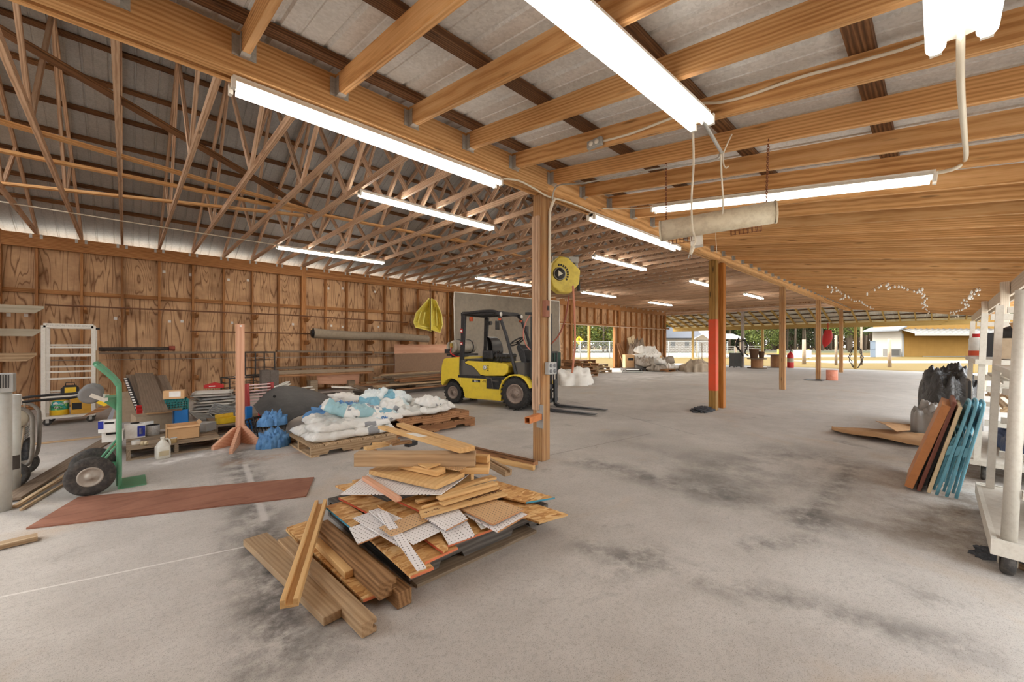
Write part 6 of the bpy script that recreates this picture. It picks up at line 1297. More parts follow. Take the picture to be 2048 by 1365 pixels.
# ---------------------------------------------------------------- leaning tables and folding chairs
def lean(u0, v0, u1, v1, X=5.45):
    a, b_ = PX(u0, v0, X), PX(u1, v1, X); a.z = max(a.z, .012); return a, b_
def slab(name, label, cat, px, w, th, mat, X=5.45):
    a, b_ = lean(*px, X); t = thing(name, label, cat); y = (b_ - a); L = y.length; y /= L; x = V(1, 0, 0); z = x.cross(y)
    t.matrix_local = Matrix(((x.x, y.x, z.x, a.x), (x.y, y.y, z.y, a.y), (x.z, y.z, z.z, a.z), (0, 0, 0, 1)))
    return t, L
TBW = plain('table_edge', rgb(182, 118, 68), .5, 0, .4, var=.1, dirt=rgb(130, 80, 46), dscale=3)
MAH = plain('mahogany_rim', rgb(112, 62, 46), .5, 0, .4, var=.12); CRM = plain('cream_table', rgb(214, 190, 152), .55, 0, .4, var=.06, dirt=rgb(170, 140, 104))
t, L = slab('folding_table', 'orange brown folding table leaning leftmost of the stack by the racks', 'table', (1817, 976, 1893, 812), 0, 0, None)
MB().bx(0, .75, 0, L, -.03, .03).build('tabletop', TBW, t, bevel=.004); MB().bx(.05, .70, .08, L - .16, .031, .05).build('underside', DARK_M, t)
t, L = slab('folding_table', 'folding table with a mahogany rim and black underside, second in the stack', 'table', (1836, 988, 1909, 804), 0, 0, None)
MB().bx(0, .75, 0, L, -.012, .018).build('tabletop', MAH, t, bevel=.008); MB().bx(.04, .7, .06, L - .22, .019, .04).build('underside', DARK_M, t)
t, L = slab('folding_table', 'cream coloured folding table in front of the teal chairs', 'table', (1857, 988, 1921, 815), 0, 0, None)
MB().bx(0, .7, 0, L, -.014, .014).build('tabletop', CRM, t, bevel=.006)
TEALC = plain('teal_enamel', rgb(104, 160, 176), .4, .1, .5, var=.06, dirt=rgb(70, 110, 126), dscale=8)
def fchair(label, px, mat, X=5.45):
    t, L = slab('folding_chair', label, 'chair', px, 0, 0, None, X); W = .44
    MB().tube(smooth([(0, 0, .010), (0, L * .5, .012), (0, L - .09, .012), (.03, L - .02, .012), (.1, L, .012), (W - .1, L, .012), (W - .03, L - .02, .012), (W, L - .09, .012), (W, L * .5, .012), (W, 0, .012)], 4), .0125, 10).build('front_frame', mat, t)
    for x in (.028, W - .028): MB().tube([(x, .03, -.015), (x, L * .55, -.015), (x, L * .62, -.008)], .0105, 10).build('rear_leg', mat, t)
    MB().bx(.01, W - .01, L * .28, L * .66, -.008, -.001).build('seat', mat, t, bevel=.006); MB().bx(.0, W, L - .26, L - .05, .004, .016).build('backrest', mat, t, bevel=.004)
    MB().bx(.03, W - .03, .16, .18, -.022, -.008).build('stretcher', mat, t)
    for x in (-.004, W + .004): MB().prism([(x - .003, L * .42, -.024), (x - .003, L * .52, -.024), (x - .003, L * .56, .012), (x - .003, L * .46, .016)], (.006, 0, 0)).build('hinge_plate', mat, t)
    return t
fchair('teal folding chair next to the cream table in the leaning stack', (1870, 1001, 1937, 806), TEALC)
fchair('teal folding chair in the middle of the leaning teal three', (1890, 997, 1951, 805), TEALC)
fchair('teal folding chair rightmost of the leaning stack, beside the rack', (1909, 1000, 1965, 808), TEALC)
tag(MB().bx(0, .5, 0, .02, 0, .5).build('dark_board', DARK_M), 'dark panel edge rising above the leaning chairs', 'panel').location = (5.9, -.22, .55)
# ---------------------------------------------------------------- brown paper on the floor
KR = plain('kraft_paper', rgb(176, 138, 100), .8, 0, .2, var=.08, dirt=rgb(140, 104, 72), dscale=3)
kp = thing('kraft_paper', 'long curled strip of brown paper lying on the floor before the leaning tables', 'paper', PZ(1665, 872))
K = [PZ(1663, 868), PZ(1720, 880), PZ(1780, 890), PZ(1850, 902)]; K2 = [PZ(1668, 858), PZ(1740, 862), PZ(1800, 866), PZ(1862, 876)]
def kf(u, v):
    a = catm(K, u); b_ = catm(K2, u); p = a.lerp(b_, v); h = .10 * math.exp(-((v - .12) / .16) ** 2) * (1 - .2 * math.sin(u * 9)) + .025 * (1 + NZ.noise((u * 5, v * 4, 2))) * v; return V(p.x, p.y, .008 + h) - kp.location
MB().grid(kf, 40, 16).build('paper', KR, kp, solid=.004)
t = thing('cardboard_scrap', 'bent piece of brown cardboard lying on the paper strip', 'cardboard', PZ(1800, 868)); 
MB().add([V(-.35, .15, .17), V(.15, .3, .14), V(.45, -.1, .10), V(-.1, -.12, .09), V(-.33, .02, .08)], [(0, 1, 2, 3), (0, 3, 4)]).build('scrap', KR, t, solid=.006)
# ---------------------------------------------------------------- debris by the near caster
t = tag(board('wood_scrap', PZ(1992, 1103) + V(0, 0, .02), PZ(2045, 1118) + V(0, 0, .02), .06, .035, W_PAL), 'short pale wood scrap on the floor beside the near caster', 'wood scrap')
CHAR = plain('charred', rgb(58, 58, 60), .8, 0, .3, var=.4, dirt=rgb(110, 110, 114), dscale=30)
o = tag(blob((0, 0, 0), .19, .06, .06, 3.1, .6, 44, 16, 5).build('charred_lump', CHAR), 'charred black lump on the floor in front of the near caster', 'lump'); o.location = PZ(2022, 1122); o.rotation_euler.z = -1.15
tag(board('wood_scrap', PZ(2030, 1132) + V(0, 0, .012), PZ(2075, 1152) + V(0, 0, .012), .05, .02, W_PAL), 'thin wood scrap at the right edge below the charred lump', 'wood scrap')
# black gravel at the orange post
c = PZ(1408, 820); cg = tag(blob((0, 0, 0), .36, .18, .07, 5.2, .5, 60, 20, 7).build('coal_heap', CHAR), 'small heap of black grit at the foot of the orange post', 'grit heap'); cg.location = (8.86, 3.45, 0); cg['kind'] = 'stuff'
# ---------------------------------------------------------------- far stock along the plywood wall
OLD_ = [(1150, 752), (1178, 750)]
for i in range(5):
    p = PZ(1163, 755); pallet('brown pallet in the stack by the doorway, %s' % ['at the bottom', 'second from the floor', 'third from the floor', 'fourth from the floor', 'on the top'][i], p.x + .05 * (i % 2), p.y + .06 * (i % 3), .145 * i, 1.15, 1.05, IRON if False else W_BRN, rz=PI / 2 * 0 + .06 * ((i * 7) % 3 - 1), nb=6, group='pallet stack by the doorway')
for i in range(3):
    p = PZ(1190, 748); pallet('pale pallet in the lower stack beyond the brown one, %s' % ['bottom', 'middle', 'top'][i], p.x + .3, p.y + .05 * i, .145 * i, 1.1, 1.0, W_PAL, rz=.05 * (i - 1), nb=6, group='lower pallet stack')
gb = openbox('green_bin', 'dark green bin standing behind the brown pallet stack', 'bin', (14.6, 12.6, 0), 0, .7, .5, 1.05, plain('dark_green', rgb(34, 66, 56), .6))
o = tag(blob((0, 0, 0), .85, .65, .5, 6.6, .5, 48, 20).build('white_sheet', plain('white_film', rgb(226, 222, 214), .5, 0, .4, var=.06)), 'white plastic sheet heaped on the floor beyond the forklift forks', 'plastic sheet'); o.location = (11.6, 9.0, 0)
for i, (u, w_, h_, m_, l) in enumerate([(1260, .5, .72, CARD, 'brown carton with dark print, first in the row by the far wall'), (1279, .46, .74, PAPER, 'white carton second in the row by the far wall'), (1296, .46, .68, CARD_G, 'grey carton third in the row with a white mark'), (1314, .58, .68, CARD, 'pale carton fourth in the row by the white sacks')]):
    p = PZ(u, 741); crate_box('carton', l, 'carton', (p.x, p.y + .1, .147), (w_, .5, h_), -.72, m_, [('print', INK if i == 0 else PAPER, -.1, .2, h_ * .55, h_ * .75, 'f')])
pallet('flat pallet under the row of cartons by the far wall', PZ(1250, 743).x - .1, PZ(1250, 743).y - .1, 0, 2.15, .9, W_PALD, rz=-.72, nb=4)
t = thing('beige_panel', 'pair of beige panels leaning on the studs above the row of cartons', 'panel', (22.6, 13.1, 1.1)); 
for k in (0, 1): 
    o = MB().bx(.45 * k, .45 * k + .38, -.02, .02, 0, .75).build('panel', CRM, t); o.rotation_euler = (-.2, -.25, 0)
for i, (x, y) in enumerate([(21.45, 13.2), (21.6, 13.1), (21.75, 13.05), (21.88, 13.0)]):
    tag(board('leaning_board', (x, y - .35, 0.02), (x + .1, 13.40, 1.5), .14, .03, W_BRN, up=(0, 1, .3)), 'brown board leaning on the wall post beside the doorway', 'board', 'boards leaning beside the doorway')
FB_ = plain('far_sack', rgb(220, 216, 208), .6, 0, .3, var=.08)
fs = PZ(1345, 743)
for i, (dx, dy, z, L, W, T) in enumerate([(-.6, .6, .1, 1.1, .7, .35), (.5, .4, .1, 1.1, .7, .35), (-.2, .9, .42, 1.1, .7, .35), (.7, .8, .42, 1.1, .8, .4), (.0, 1.2, .75, 1.1, .7, .4), (.5, 1.3, .78, 1., .7, .4), (-.7, 1.2, .4, 1.1, .8, .4), (.2, 1.6, 1.05, 1.2, .7, .4)]):
    o = bag('off-white sack in the far heap at the end of the plywood wall', V(fs.x + dx, fs.y + dy, z), L, W, T, i * .7, FB_ if i % 3 else plain('far_sack_grey', rgb(150, 138, 124), .7), i + 30, .1 * (i % 3), .1, 1.5); o['group'] = 'far heap of sacks'
o = tag(blob((0, 0, 0), 1.0, .6, .5, 8.8, .5, 50, 20).build('canvas_heap', plain('canvas', rgb(170, 154, 134), .9, var=.1)), 'grey tan canvas heap at the right end of the far sacks', 'canvas'); o.location = PZ(1392, 744) + V(.4, .1, 0)
pallet('reddish pallet under the far heap of sacks', fs.x - .9, fs.y - .2, 0, 1.6, 1.4, W_BRN, nb=6)
o = tag(blob((0, 0, 0), .6, .45, 1.4, 2.8, .5, 50, 24, 2.5).build('scrap_heap', plain('scrap_mix', rgb(124, 108, 92), .85, var=.3)), 'dusty scrap piled high behind the far sacks at the wall end', 'scrap'); o.location = (fs.x + 1.3, 12.6, 0)
tag(board('grey_slab', PZ(1245, 745) + V(0, 0, .03), PZ(1285, 746) + V(0, 0, .03), .5, .05, GREYP), 'flat grey slab on the floor before the row of cartons', 'slab')
# ---------------------------------------------------------------- far end: spools, cabinet, extinguisher, bag, bucket
def spool(label, u, v, r, h, top=True):
    t = thing('cable_spool', label, 'cable spool', PZ(u, v))
    for z, n in ((0, 'bottom_flange'), (h - .05, 'top_flange')): MB().lathe([(0, z), (r, z), (r, z + .05), (0, z + .05)], n=26).build(n, GREYD, t)
    MB().lathe([(r * .62, .05), (r * .62, h - .05)], n=26).build('drum', W_BRN, t); return t
s1 = spool('wooden cable spool with pots on top at the far slab edge', 1514, 737, .52, .60); s2 = spool('taller wooden cable spool table left of the third post', 1553, 735.6, .52, .82)
for i, (dx, r, h, l) in enumerate([(-.18, .26, .56, 'big brown pot on the cable spool, left one'), (.27, .17, .42, 'smaller brown pot on the cable spool, right one')]):
    p = s1.location + V(SS * dx, -CC * dx, .601); t = thing('plant_pot', l, 'pot', p); MB().lathe([(0, 0), (r * .72, 0), (r, h * .9), (r * 1.05, h * .9), (r * 1.05, h), (r * .92, h), (r * .9, h * .9), (0, h * .85)], n=24).build('pot', plain('pot_brown', rgb(110, 82, 62), .8, var=.15), t)
ct = crate_box('grey_cabinet', 'dark grey cabinet standing at the foot of the silvery post', 'cabinet', PZ(1490, 736) + V(0, .55, .06), (.5, .45, .85), -.6, plain('cabinet_grey', rgb(74, 74, 70), .6), [])
mm = MB()
for x in (-.24, .24):
    for y in (-.2, .2): mm.bx(x - .03, x + .03, y - .03, y + .03, -.06, .0)
mm.build('feet', DARK_M, ct)
for i, (pts, l) in enumerate([([(1478, 676), (1472, 690), (1480, 702), (1486, 712)], 'dark hose draped down the silvery post toward the cabinet'), ([(1484, 678), (1495, 690), (1490, 705), (1497, 712)], 'dark cable looping right of the silvery post'), ([(1470, 680), (1476, 684), (1484, 682), (1492, 680)], 'dark bracketed bundle across the silvery post at head height')]):
    tag(MB().tube(smooth([PX(u, v, 27.8) for u, v in pts]), .035 if i else .05, 6).build('hanging_cable', DARK_M), l, 'cable', 'cables on the silvery post')
ex = thing('fire_extinguisher', 'large red fire extinguisher behind the third timber post', 'fire extinguisher', PZ(1577, 736) + V(0, -.1, 0))
MB().lathe([(0, 0), (.17, 0), (.18, .03), (.18, .34)], n=24).build('base_band', RED, ex); MB().lathe([(.18, .34), (.18, .58)], n=24).build('label', plain('ext_label', rgb(180, 172, 150), .6, dirt=rgb(60, 60, 60), dscale=14, damt=.7), ex)
MB().lathe([(.18, .58), (.18, .78), (.1, .92), (.05, .95), (.05, 1.0), (0, 1.0)], n=24).build('shoulder', RED, ex); MB().tube([(0, 0, 1.0), (.0, -.02, 1.06), (.12, -.06, 1.08)], .025, 8).tube(smooth([(.05, 0, 1.02), (.22, 0, .9), (.22, 0, .5)]), .015, 6).build('handle_hose', DARK_M, ex)
pb = thing('hanging_bag', 'red bag hanging between the fourth and fifth posts at the far end', 'bag', PX(1656, 697, 27.0))
def pbf(u, v):
    a = 2 * PI * u; r = .28 * (math.sin(min(1, v * 1.25) * PI / 2) * (1 - .62 * max(0, v - .25))) ; return V(r * math.cos(a) * .9 + .0, r * math.sin(a) * (1 + .25 * (1 - v)) + .16 * (1 - v) ** 2 - .0, .95 * v)
MB().grid(pbf, 20, 16).build('sack', RED, pb); MB().tube([(0, 0, .9), (0, 0, 1.35)], .02, 6).build('strap', RED, pb); MB().bar((0, -.5, 1.36), (0, .5, 1.36), .04, .04).build('hanger_bar', GREYP, pb)
bk = can('salmon coloured bucket standing on the slab beside the fourth post', PZ(1664, 761), .19, .40, plain('salmon_plastic', rgb(214, 134, 108), .6, 0, .3, var=.08, dirt=rgb(226, 190, 170)), None, 'bucket', plain('salmon_lid', rgb(204, 124, 100), .6), True, cat='bucket')
tag(MB().bx(-.45, .3, -.3, .3, 0, .02).build('dark_mat', DARK_M), 'dark flat piece on the slab at the foot of the fourth post', 'mat').location = PZ(1630, 760.5)
# ---------------------------------------------------------------- strings of little bulbs under the lean-to
def PLZ(u, v, drop=.10):
    d = ray(u, v); z3 = 3.335 - drop; tt = (z3 - LS * 3.23 - EYE) / (d[2] - LS * d[1]); return V(d[0] * tt, d[1] * tt, EYE + d[2] * tt)
BULB = plain('bulb_glass', rgb(246, 244, 238), .15, 0, .6, var=.02)
gar = [([(1652, 570), (1668, 573), (1662, 582), (1676, 578), (1690, 588), (1682, 597), (1697, 590), (1705, 600), (1718, 600), (1725, 607), (1738, 612), (1745, 616)], 'string of small bulbs under the lean-to nearest the timber posts'),
       ([(1733, 587), (1755, 572), (1775, 565), (1778, 575), (1788, 570), (1805, 573), (1830, 582), (1842, 575), (1843, 584), (1848, 592), (1850, 600), (1846, 606), (1853, 610), (1848, 614), (1855, 622), (1853, 630)], 'string of small bulbs running down the middle of the lean-to'),
       ([(1960, 575), (1945, 580), (1952, 586), (1938, 590), (1944, 593), (1932, 597), (1928, 605), (1938, 608), (1930, 613), (1920, 618), (1912, 621), (1900, 624), (1918, 630), (1908, 634)], 'string of small bulbs beside the whitewashed outer beam')]
bm0 = MB().lathe([(0, -.03), (.016, -.023), (.024, -.0), (.017, .018), (.008, .025), (.008, .04), (0, .04)], n=10)
b0 = None
for pts, l in gar:
    P = [PLZ(*p) for p in pts]; g = thing('string_light', l, 'string lights', P[0]); S = smooth(P, 3)
    MB().tube(S, .004, 4).build('wire', DARK_M, g, off=g.location)
    for p in S[::1]:
        if b0 is None: o = b0 = bm0.build('bulb', BULB, g)
        else: o = b0.copy(); COL.objects.link(o); o.parent = g
        o.location = p - g.location + V(R.uniform(-.03, .03), R.uniform(-.05, .05), -.05)
# ---------------------------------------------------------------- outdoors
def grass():
    m = Mat('lawn', .95, 0, .1); v = m.co((1, 1, 1), rand=False, world=True)
    a = m.noise(v, .25, 6, .65); b = m.noise(v, 5, 6, .7)
    c = m.mix(a, rgb(86, 70, 36), rgb(106, 86, 46)); c = m.mix(m.ramp(b, [(.45, 0.0), (.7, .6)]), c, rgb(76, 68, 34)); m.color(c); return m.m
GRASS = grass(); ROADM = plain('pale_road', rgb(132, 126, 118), .9, 0, .15, var=.08, dscale=.6)
FARG = plain('far_verge', rgb(64, 62, 32), .95, var=.2, dscale=.3)
F = lambda d, l, z=0.0: V(d * CC + l * SS, d * SS - l * CC, z)
st(MB().bx(-80, 300, -200, 200, -.4, -.08).build('ground', GRASS))
def strip(name, d0, d1, l0, l1, mat, z=-.07): return st(MB().prism([F(d0, l0, z - .02), F(d1, l0, z - .02), F(d1, l1, z - .02), F(d0, l1, z - .02)], (0, 0, .02)).build(name, mat))
BOUNCE = plain('bounce_pale', rgb(196, 190, 180), .9, 0, .15, var=.06, dscale=.8)  # pale ground added outside to bounce daylight up under the roofs
st(MB().bx(-12, 16, 13.76, 20, -.1, -.07).build('bounce_apron', BOUNCE)); st(MB().bx(-12, 20, -16, -2.21, -.1, -.07).build('bounce_apron', BOUNCE))
strip('road', 50, 76, -160, 36, ROADM); strip('path', 33, 38, 26, 90, ROADM, -.06); strip('road', 50, 60, 36, 48, ROADM)
strip('path', 105, 128, -200, 160, ROADM, -.065); strip('verge', 76, 104, -200, 160, FARG, -.068)
# ---- trees: trunk with a crown of leaf clusters
def leafmat(n, a, b):
    m = Mat(n, .8, 0, .2); g = m.n('ShaderNodeNewGeometry').outputs['Random Per Island']; m.color(m.mix(g, a, b)); return m.m
LEAF = leafmat('leaf_green', rgb(52, 62, 28), rgb(98, 104, 46)); LEAFY = leafmat('leaf_yellow', rgb(96, 92, 30), rgb(138, 128, 52)); NEED = leafmat('pine_needle', rgb(46, 56, 34), rgb(84, 90, 56)); BARK = plain('bark', rgb(92, 78, 64), .9, var=.25, dscale=2)
BRUSH = leafmat('brush', rgb(82, 72, 48), rgb(118, 100, 72))
# leaf clusters
def leaves(n, cx, cy, cz, rx, ry, rz, s, seed, hollow=.5):
    rr = random.Random(seed); m = MB()
    for i in range(n):
        while True:
            p = V(rr.uniform(-1, 1), rr.uniform(-1, 1), rr.uniform(-1, 1)); 
            if hollow < p.length < 1 and NZ.noise(p * 2.2 + V(seed, 0, 0)) > -.12: break
        q = V(cx + p.x * rx, cy + p.y * ry, cz + p.z * rz); a = V(rr.uniform(-1, 1), rr.uniform(-1, 1), rr.uniform(-1, 1)).normalized() * s; b_ = a.cross(V(rr.uniform(-1, 1), rr.uniform(-1, 1), rr.uniform(-1, 1)).normalized()) * .8
        m.add([q - a, q + b_ * .6, q + a, q - b_ * .6], [(0, 1, 2, 3)])
    return m
def tree(label, p, h, r, lm, cz=.62, n=1500, tr=.18, group=None, s=.3, cat='tree', seed=1, low=.35):
    t = thing('tree', label, cat, p, 0, group)
    m = MB().tube([(0, 0, -.1), (.05 * h * .2, 0, h * .4), (0, .05, h * .8)], [tr, tr * .8, tr * .35], 8)
    for k in range(5): a = k * 1.3; m.tube([(0, 0, h * (.35 + .07 * k)), (r * .6 * math.cos(a), r * .6 * math.sin(a), h * (.55 + .07 * k))], [tr * .4, tr * .12], 5)
    m.build('trunk', BARK, t); leaves(n, 0, 0, h * cz, r, r, h * low, s, seed).build('crown', lm, t); return t
pine = tree('tall thin pine in the wood across the road', F(104, 40, -.1), 15, 1.9, NEED, .62, 620, .24, 'pines across the road', .5, seed=3, low=.2)
rr = random.Random(5)
for i in range(210):
    c_ = copy_tree(pine); c_.location = F(107 + (i // 26) * 5.2 + rr.uniform(-.6, .6), 38 + (i % 26) * 4.0 + (i // 26 % 2) * 2 + rr.uniform(-.5, .5), -.1); c_.rotation_euler.z = rr.uniform(0, 6); k = rr.uniform(.85, 1.1); c_.scale = (k, k, k)
oak = tree('broad green tree behind the hanging red bag', F(84, (1700 - 1024) / 811 * 84, -.1), 11, 5.0, LEAF, .62, 2600, .4, s=.32, seed=9)
tree('dense green tree over the cable spools, left of the third post', F(98, (1528 - 1024) / 811 * 98, -.1), 9, 4.2, LEAF, .5, 2200, .3, s=.32, seed=11, low=.45)
tree('green tree right of the silvery post', F(104, (1500 - 1024) / 811 * 104, -.1), 8, 3.5, LEAF, .55, 1500, .25, s=.32, seed=12)
for i, u in enumerate((1452, 1480, 1580, 1618)): tree(['green tree behind the pavilion roof', 'green tree seen beside the silvery post, far away', 'hazy green tree right of the third post', 'hazy green tree left of the hanging red bag'][i], F(118, (u - 1024) / 811 * 118, -.1), 8.5, 4, NEED, .5, 1200, .25, s=.35, seed=20 + i, low=.4)
for i in range(16):
    l0 = 2 + i * 2.0; d = 80 + (i % 4) * 5
    tree('yellow green leafy tree seen through the doorway in the plywood wall' if 11 < l0 < 25 else 'yellow green leafy tree beyond the road, hidden in part by the wall', F(d, l0, -.1), 11, 4.0, LEAFY if i % 2 else LEAF, .52, 1500, .2, 'leafy trees beyond the doorway', .34, seed=40 + i, low=.45)
for i, (u, d, h) in enumerate([(1343, 120, 11), (1362, 125, 12.5), (1385, 122, 11.5), (1410, 118, 12), (1330, 118, 9)]): tree('pine tree rising behind the white house', F(d, (u - 1024) / 811 * d, -.1), h, 3.2, NEED, .72, 900, .2, 'trees behind the white house', .4, seed=60 + i, low=.26)
m = MB(); 
for k in range(52): 
    c_ = F(rr.uniform(152, 158), 16 + k * 3.0, 1.6); m_ = leaves(420, c_.x, c_.y, 3.6, 3.2, 3.2, 5.2, .7, 100 + k, .0); m.add(m_.v, m_.f)
o = m.build('undergrowth', BRUSH); tag(o, 'brown undergrowth along the edge of the pine wood', 'undergrowth', kind='stuff')
# ---- yellow building with an awning
YB = plain('yellow_siding', rgb(150, 112, 50), .8, 0, .2, var=.05, dscale=.8)
def siding():
    m = Mat('yellow_panel', .8, 0, .2); v = m.co((1, 1, 1), rand=False); s = m.n('ShaderNodeSeparateXYZ'); m.set(s.inputs[0], v)
    f = m.math('FRACT', m.math('MULTIPLY', s.outputs[0], 1 / 1.0)); n = m.noise(v, 1.2, 3)
    c = m.mix(n, rgb(124, 92, 42), rgb(140, 106, 52)); c = m.mix(m.ramp(f, [(.0, .55), (.05, 0.0)]), c, rgb(120, 88, 40)); m.color(c); return m.m
YS = siding(); MTL = plain('awning_metal', rgb(128, 126, 122), .45, .3, .4, var=.06, dscale=1); WHW = plain('white_wall', rgb(150, 142, 130), .8, var=.06, dscale=1)
D = 51.5; yb = thing('yellow_building', 'yellow building with a ribbed metal awning and white side wall beyond the lawn', 'building', M=plate_frame(F(D, 49.6, -.08), (SS, -CC, 0), (CC, SS, 0)))
MB().bx(0, 40, 0, 4.2, 0, 5.2).build('wall', YS, yb); MB().bx(-.08, 0, 0.05, 4.2, 0, 3.5).build('side_wall', WHW, yb)
MB().prism([(-1.1, -.6, 3.25), (.0, -.6, 3.75), (.0, -.6, 3.9), (-1.1, -.6, 3.4)], (0, 5.2, 0)).build('side_roof', plain('grey_roof', rgb(104, 106, 108), .6), yb)
m = MB(); x = -.6
while x < 40: m.add([V(x, -2.3, 2.82), V(x + .7, -2.3, 2.82), V(x + .7, .3, 3.62), V(x, .3, 3.62)], [(0, 1, 2, 3)]); m.bx(x - .03, x + .03, -2.3, -2.2, 2.8, 2.9); m.bar((x, -2.3, 2.86), (x, .3, 3.66), .05, .06); x += .72
m.build('awning', MTL, yb); MB().bx(-.7, 40, -2.36, -2.28, 2.62, 2.86).build('awning_edge', plain('awning_white', rgb(150, 146, 138), .6), yb)
MB().bx(-.15, .1, -.1, .02, 0, 2.9).build('corner_trim', MTL, yb); MB().bx(2.5, 16, -.06, 0, .0, .10).build('footing', ROADM, yb)
ac = crate_box('air_conditioner', 'grey air conditioning unit before the white side wall', 'air conditioner', F(51.5, 48.2, -.07), (1.5, .8, 1.0), YAW - PI / 2, plain('ac_grey', rgb(94, 90, 84), .6, var=.08, dscale=2), [])
MB().bx(-.4, .5, -.45, -.4, .2, .85).build('grille', plain('ac_dark', rgb(72, 68, 62), .6), ac)
GP = thing('white_gate', 'pale blue grey mesh gate standing ajar left of the white side wall', 'gate', M=plate_frame(F(49.0, (1741 - 1024) / 811 * 49, -.08), (SS, -CC, 0), (CC, SS, 0))); m = MB()
BG = plain('gate_grey', rgb(104, 114, 124), .6)
for z in (.05, 1.0, 1.95): m.bar((0, 0, z), (.85, .3, z), .07, .07)
for k in range(10): m.bar((.85 * k / 9, .3 * k / 9, .05), (.85 * k / 9, .3 * k / 9, 1.95), .05 if k in (0, 9) else .03, .05)
m.build('gate_frame', BG, GP)
# ---- house and pavilion
hs_ = thing('white_house', 'white house with a grey gabled roof far beyond the end of the wall', 'house', M=plate_frame(F(86, (1330 - 1024) / 811 * 86, -.1), (SS, -CC, 0), (CC, SS, 0)))
HW = plain('house_wall', rgb(122, 112, 100), .8, var=.05); HR = plain('house_roof', rgb(76, 76, 80), .7, var=.1, dscale=.5)
MB().bx(0, 9.6, 0, 7, 0, 3.0).build('wall', HW, hs_); MB().prism([(-.4, -.6, 2.9), (-.4, 3.5, 5.2), (-.4, 7.6, 2.9), (-.4, 7.6, 3.05), (-.4, 3.5, 5.4), (-.4, -.6, 3.05)], (8.4, 0, 0)).build('roof', HR, hs_)
MB().prism([(8.0, -.3, 2.9), (9.2, -.3, 4.6), (10.4, -.3, 2.9)], (0, 6, 0)).build('gable', plain('gable_white', rgb(188, 184, 176), .7), hs_); MB().bx(-6, 0, 1, 6, 0, 3.3).build('wing', HW, hs_); MB().prism([(-6.5, .4, 3.2), (-6.5, 3.5, 4.6), (-6.5, 6.5, 3.2)], (6.5, 0, 0)).build('wing_roof', HR, hs_)
for x in (1.2, 4.2, 6.3): MB().bx(x, x + .9, -.03, .0, 1.0, 2.2).build('window', plain('window_dark', rgb(60, 58, 56), .4), hs_)
pv = thing('pavilion', 'open pavilion with a white roof on timber posts before the road', 'pavilion', M=plate_frame(F(47, (1420 - 1024) / 811 * 47, -.08), (SS, -CC, 0), (CC, SS, 0)))
MB().prism([(-.3, -.4, 2.15), (3.9, -.4, 2.15), (3.6, 1.8, 2.75), (0, 1.8, 2.75)], (0, .0, .08)).prism([(0, 1.8, 2.75), (3.6, 1.8, 2.75), (3.9, 4, 2.15), (-.3, 4, 2.15)], (0, 0, .08)).build('roof', plain('pav_roof', rgb(190, 184, 176), .6), pv)
for x in (.1, 3.0, 3.5):
    for y in (0, 3.6): board('post', (x, y, 0), (x, y, 2.2), .14, .14, GREYW_, pv, up=(0, 1, 0))
MB().bx(.3, 1.0, .5, 1.0, .1, 1.0).build('red_box', plain('dark_red', rgb(96, 44, 40), .7), pv)
# ---- road sign, fence, posts on the lawn
sg = thing('road_sign', 'yellow diamond warning sign across the road seen through the doorway', 'sign', M=plate_frame(F(56, (1158 - 1024) / 811 * 56, -.08), (SS, -CC, 0), (CC, SS, 0)))
zz = EYE + (690.5 - 681) / 811 * 56 + .08
MB().bx(-.04, .04, .02, .08, 0, zz + .3).build('sign_post', GREYP, sg); MB().prism([(0, -.02, zz - .62), (.62, -.02, zz), (0, -.02, zz + .62), (-.62, -.02, zz)], (0, .03, 0)).build('plate', plain('sign_yellow', rgb(190, 148, 20), .5, var=.03), sg)
MB().prism([(0, -.03, zz + .35), (.18, -.03, zz + .1), (.07, -.03, zz + .1), (.07, -.03, zz - .3), (-.07, -.03, zz - .3), (-.07, -.03, zz + .1), (-.18, -.03, zz + .1)], (0, .008, 0)).build('arrow_symbol', INK, sg)
fc = thing('chain_link_fence', 'chain-link fence along the near side of the road seen through the doorway', 'fence', F(44, 4, -.08))
pts = [F(44, 1 + 3.2 * k, -.08) - fc.location for k in range(8)]
for p in pts: MB().cyl(p, p + V(0, 0, 1.9), .035, n=8).build('fence_post', GREYP, fc)
m = MB()
for z in (.1, 1.85): m.tube([p + V(0, 0, z) for p in pts], .022, 6)
L_ = (pts[-1] - pts[0]); n = 150
for k in range(n):
    a = pts[0] + L_ * (k / n); b_ = pts[0] + L_ * min(1, (k + 6) / n); m.tube([a + V(0, 0, .1), b_ + V(0, 0, 1.85)], .006, 3, caps=False); m.tube([a + V(0, 0, 1.85), b_ + V(0, 0, .1)], .006, 3, caps=False)
m.build('mesh_wire', GREYP, fc)
WF = plain('white_fence', rgb(134, 128, 118), .7)
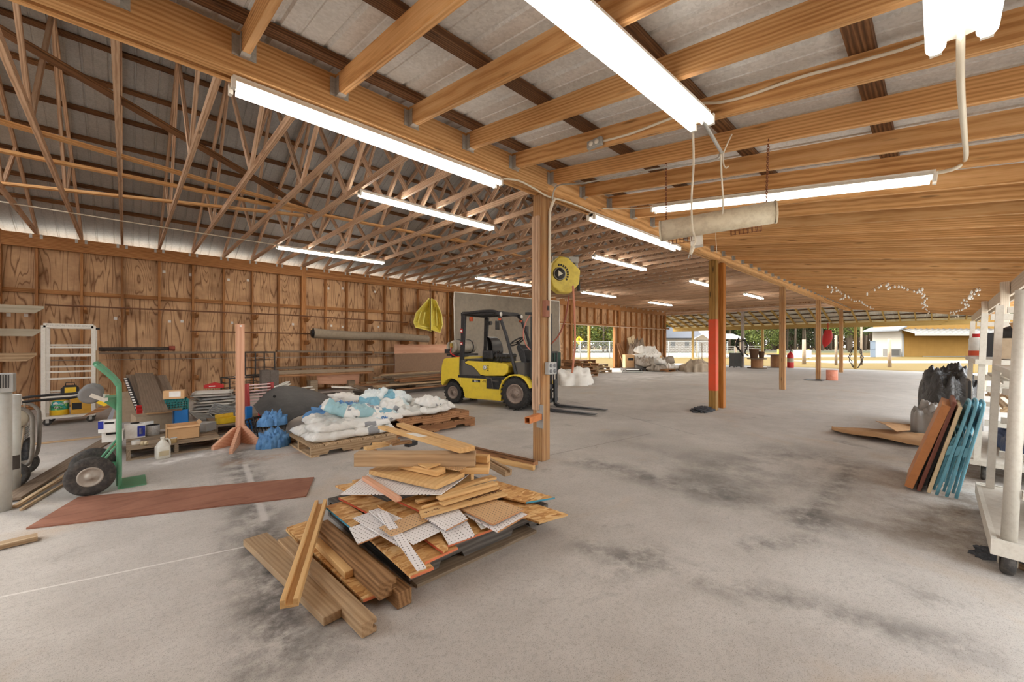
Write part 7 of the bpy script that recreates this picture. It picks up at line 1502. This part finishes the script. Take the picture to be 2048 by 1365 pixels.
wf = thing('rail_fence', 'low pale rail fence before the white house', 'fence', F(70, 26, -.08)); pts = [F(70, 24 + 2.4 * k, -.08) - wf.location for k in range(9)]
for p in pts: MB().bx(p.x - .05, p.x + .05, p.y - .05, p.y + .05, p.z, p.z + 1.3).build('fence_post', WF, wf)
m = MB(); [m.tube([p + V(0, 0, z) for p in pts], .035, 5) for z in (.5, .9, 1.25)]; m.build('rail', WF, wf)
for i, (u, v, h, r, m_, l) in enumerate([(1779, 735, 1.9, .11, GREYW_, 'short weathered stump post on the lawn before the yellow building'), (1771, 712, 5.5, .16, GREYW_, 'tall utility pole before the white block wall'), (1672, 731, 2.2, .09, GREYW_, 'leaning lawn post hung with cables right of the red bag'), (1723, 731, 3.2, .07, GREYW_, 'thin lawn pole right of the far eave post'), (1608, 729, 1.9, .14, GREYW_, 'thick short post on the lawn right of the extinguisher'), (1404, 735, 1.6, .025, W_PAL, 'thin pale stake on the lawn left of the orange post'), (1267, 716, 3.0, .14, GREYP, 'grey post standing by the road at the wall end')]):
    t = thing('lawn_post', l, 'post', PZ(u, v, -.08)); MB().cyl((0, 0, -.02), (0, 0, h), r, r * .85, 10).build('pole', m_, t)
tag(MB().bx(-.9, .9, -.03, .03, .2, 1.0).build('white_sign_sheet', PAPER), 'white panel standing on the lawn behind the thick short post', 'panel').matrix_local = plate_frame(F(42, (1605 - 1024) / 811 * 42, -.1), (SS, -CC, 0), (CC, SS, 0))
for i, u in enumerate((1556, 1617, 1563)): tag(MB().cyl((0, 0, -.02), (0, 0, 1.0), .09, n=10).build('bollard', plain('bollard_yellow', rgb(186, 150, 50), .6)), ['yellow bollard by the road left of the third post', 'yellow bollard right of the thick lawn post', 'yellow bollard by the road just beside the third post'][i], 'bollard').location = F(44, (u - 1024) / 811 * 44, -.08)
lh = tag(MB().tube([PX(1712 + 12 * math.sin(a) * (1 + .3 * math.sin(k * 2.1)), 715 + 22 * math.cos(a), 31.4) for k, a in enumerate([i * PI / 8 for i in range(33)])], .022, 6).build('hose_coil', DARK_M), 'dark hose coil hung on the far eave post', 'hose')
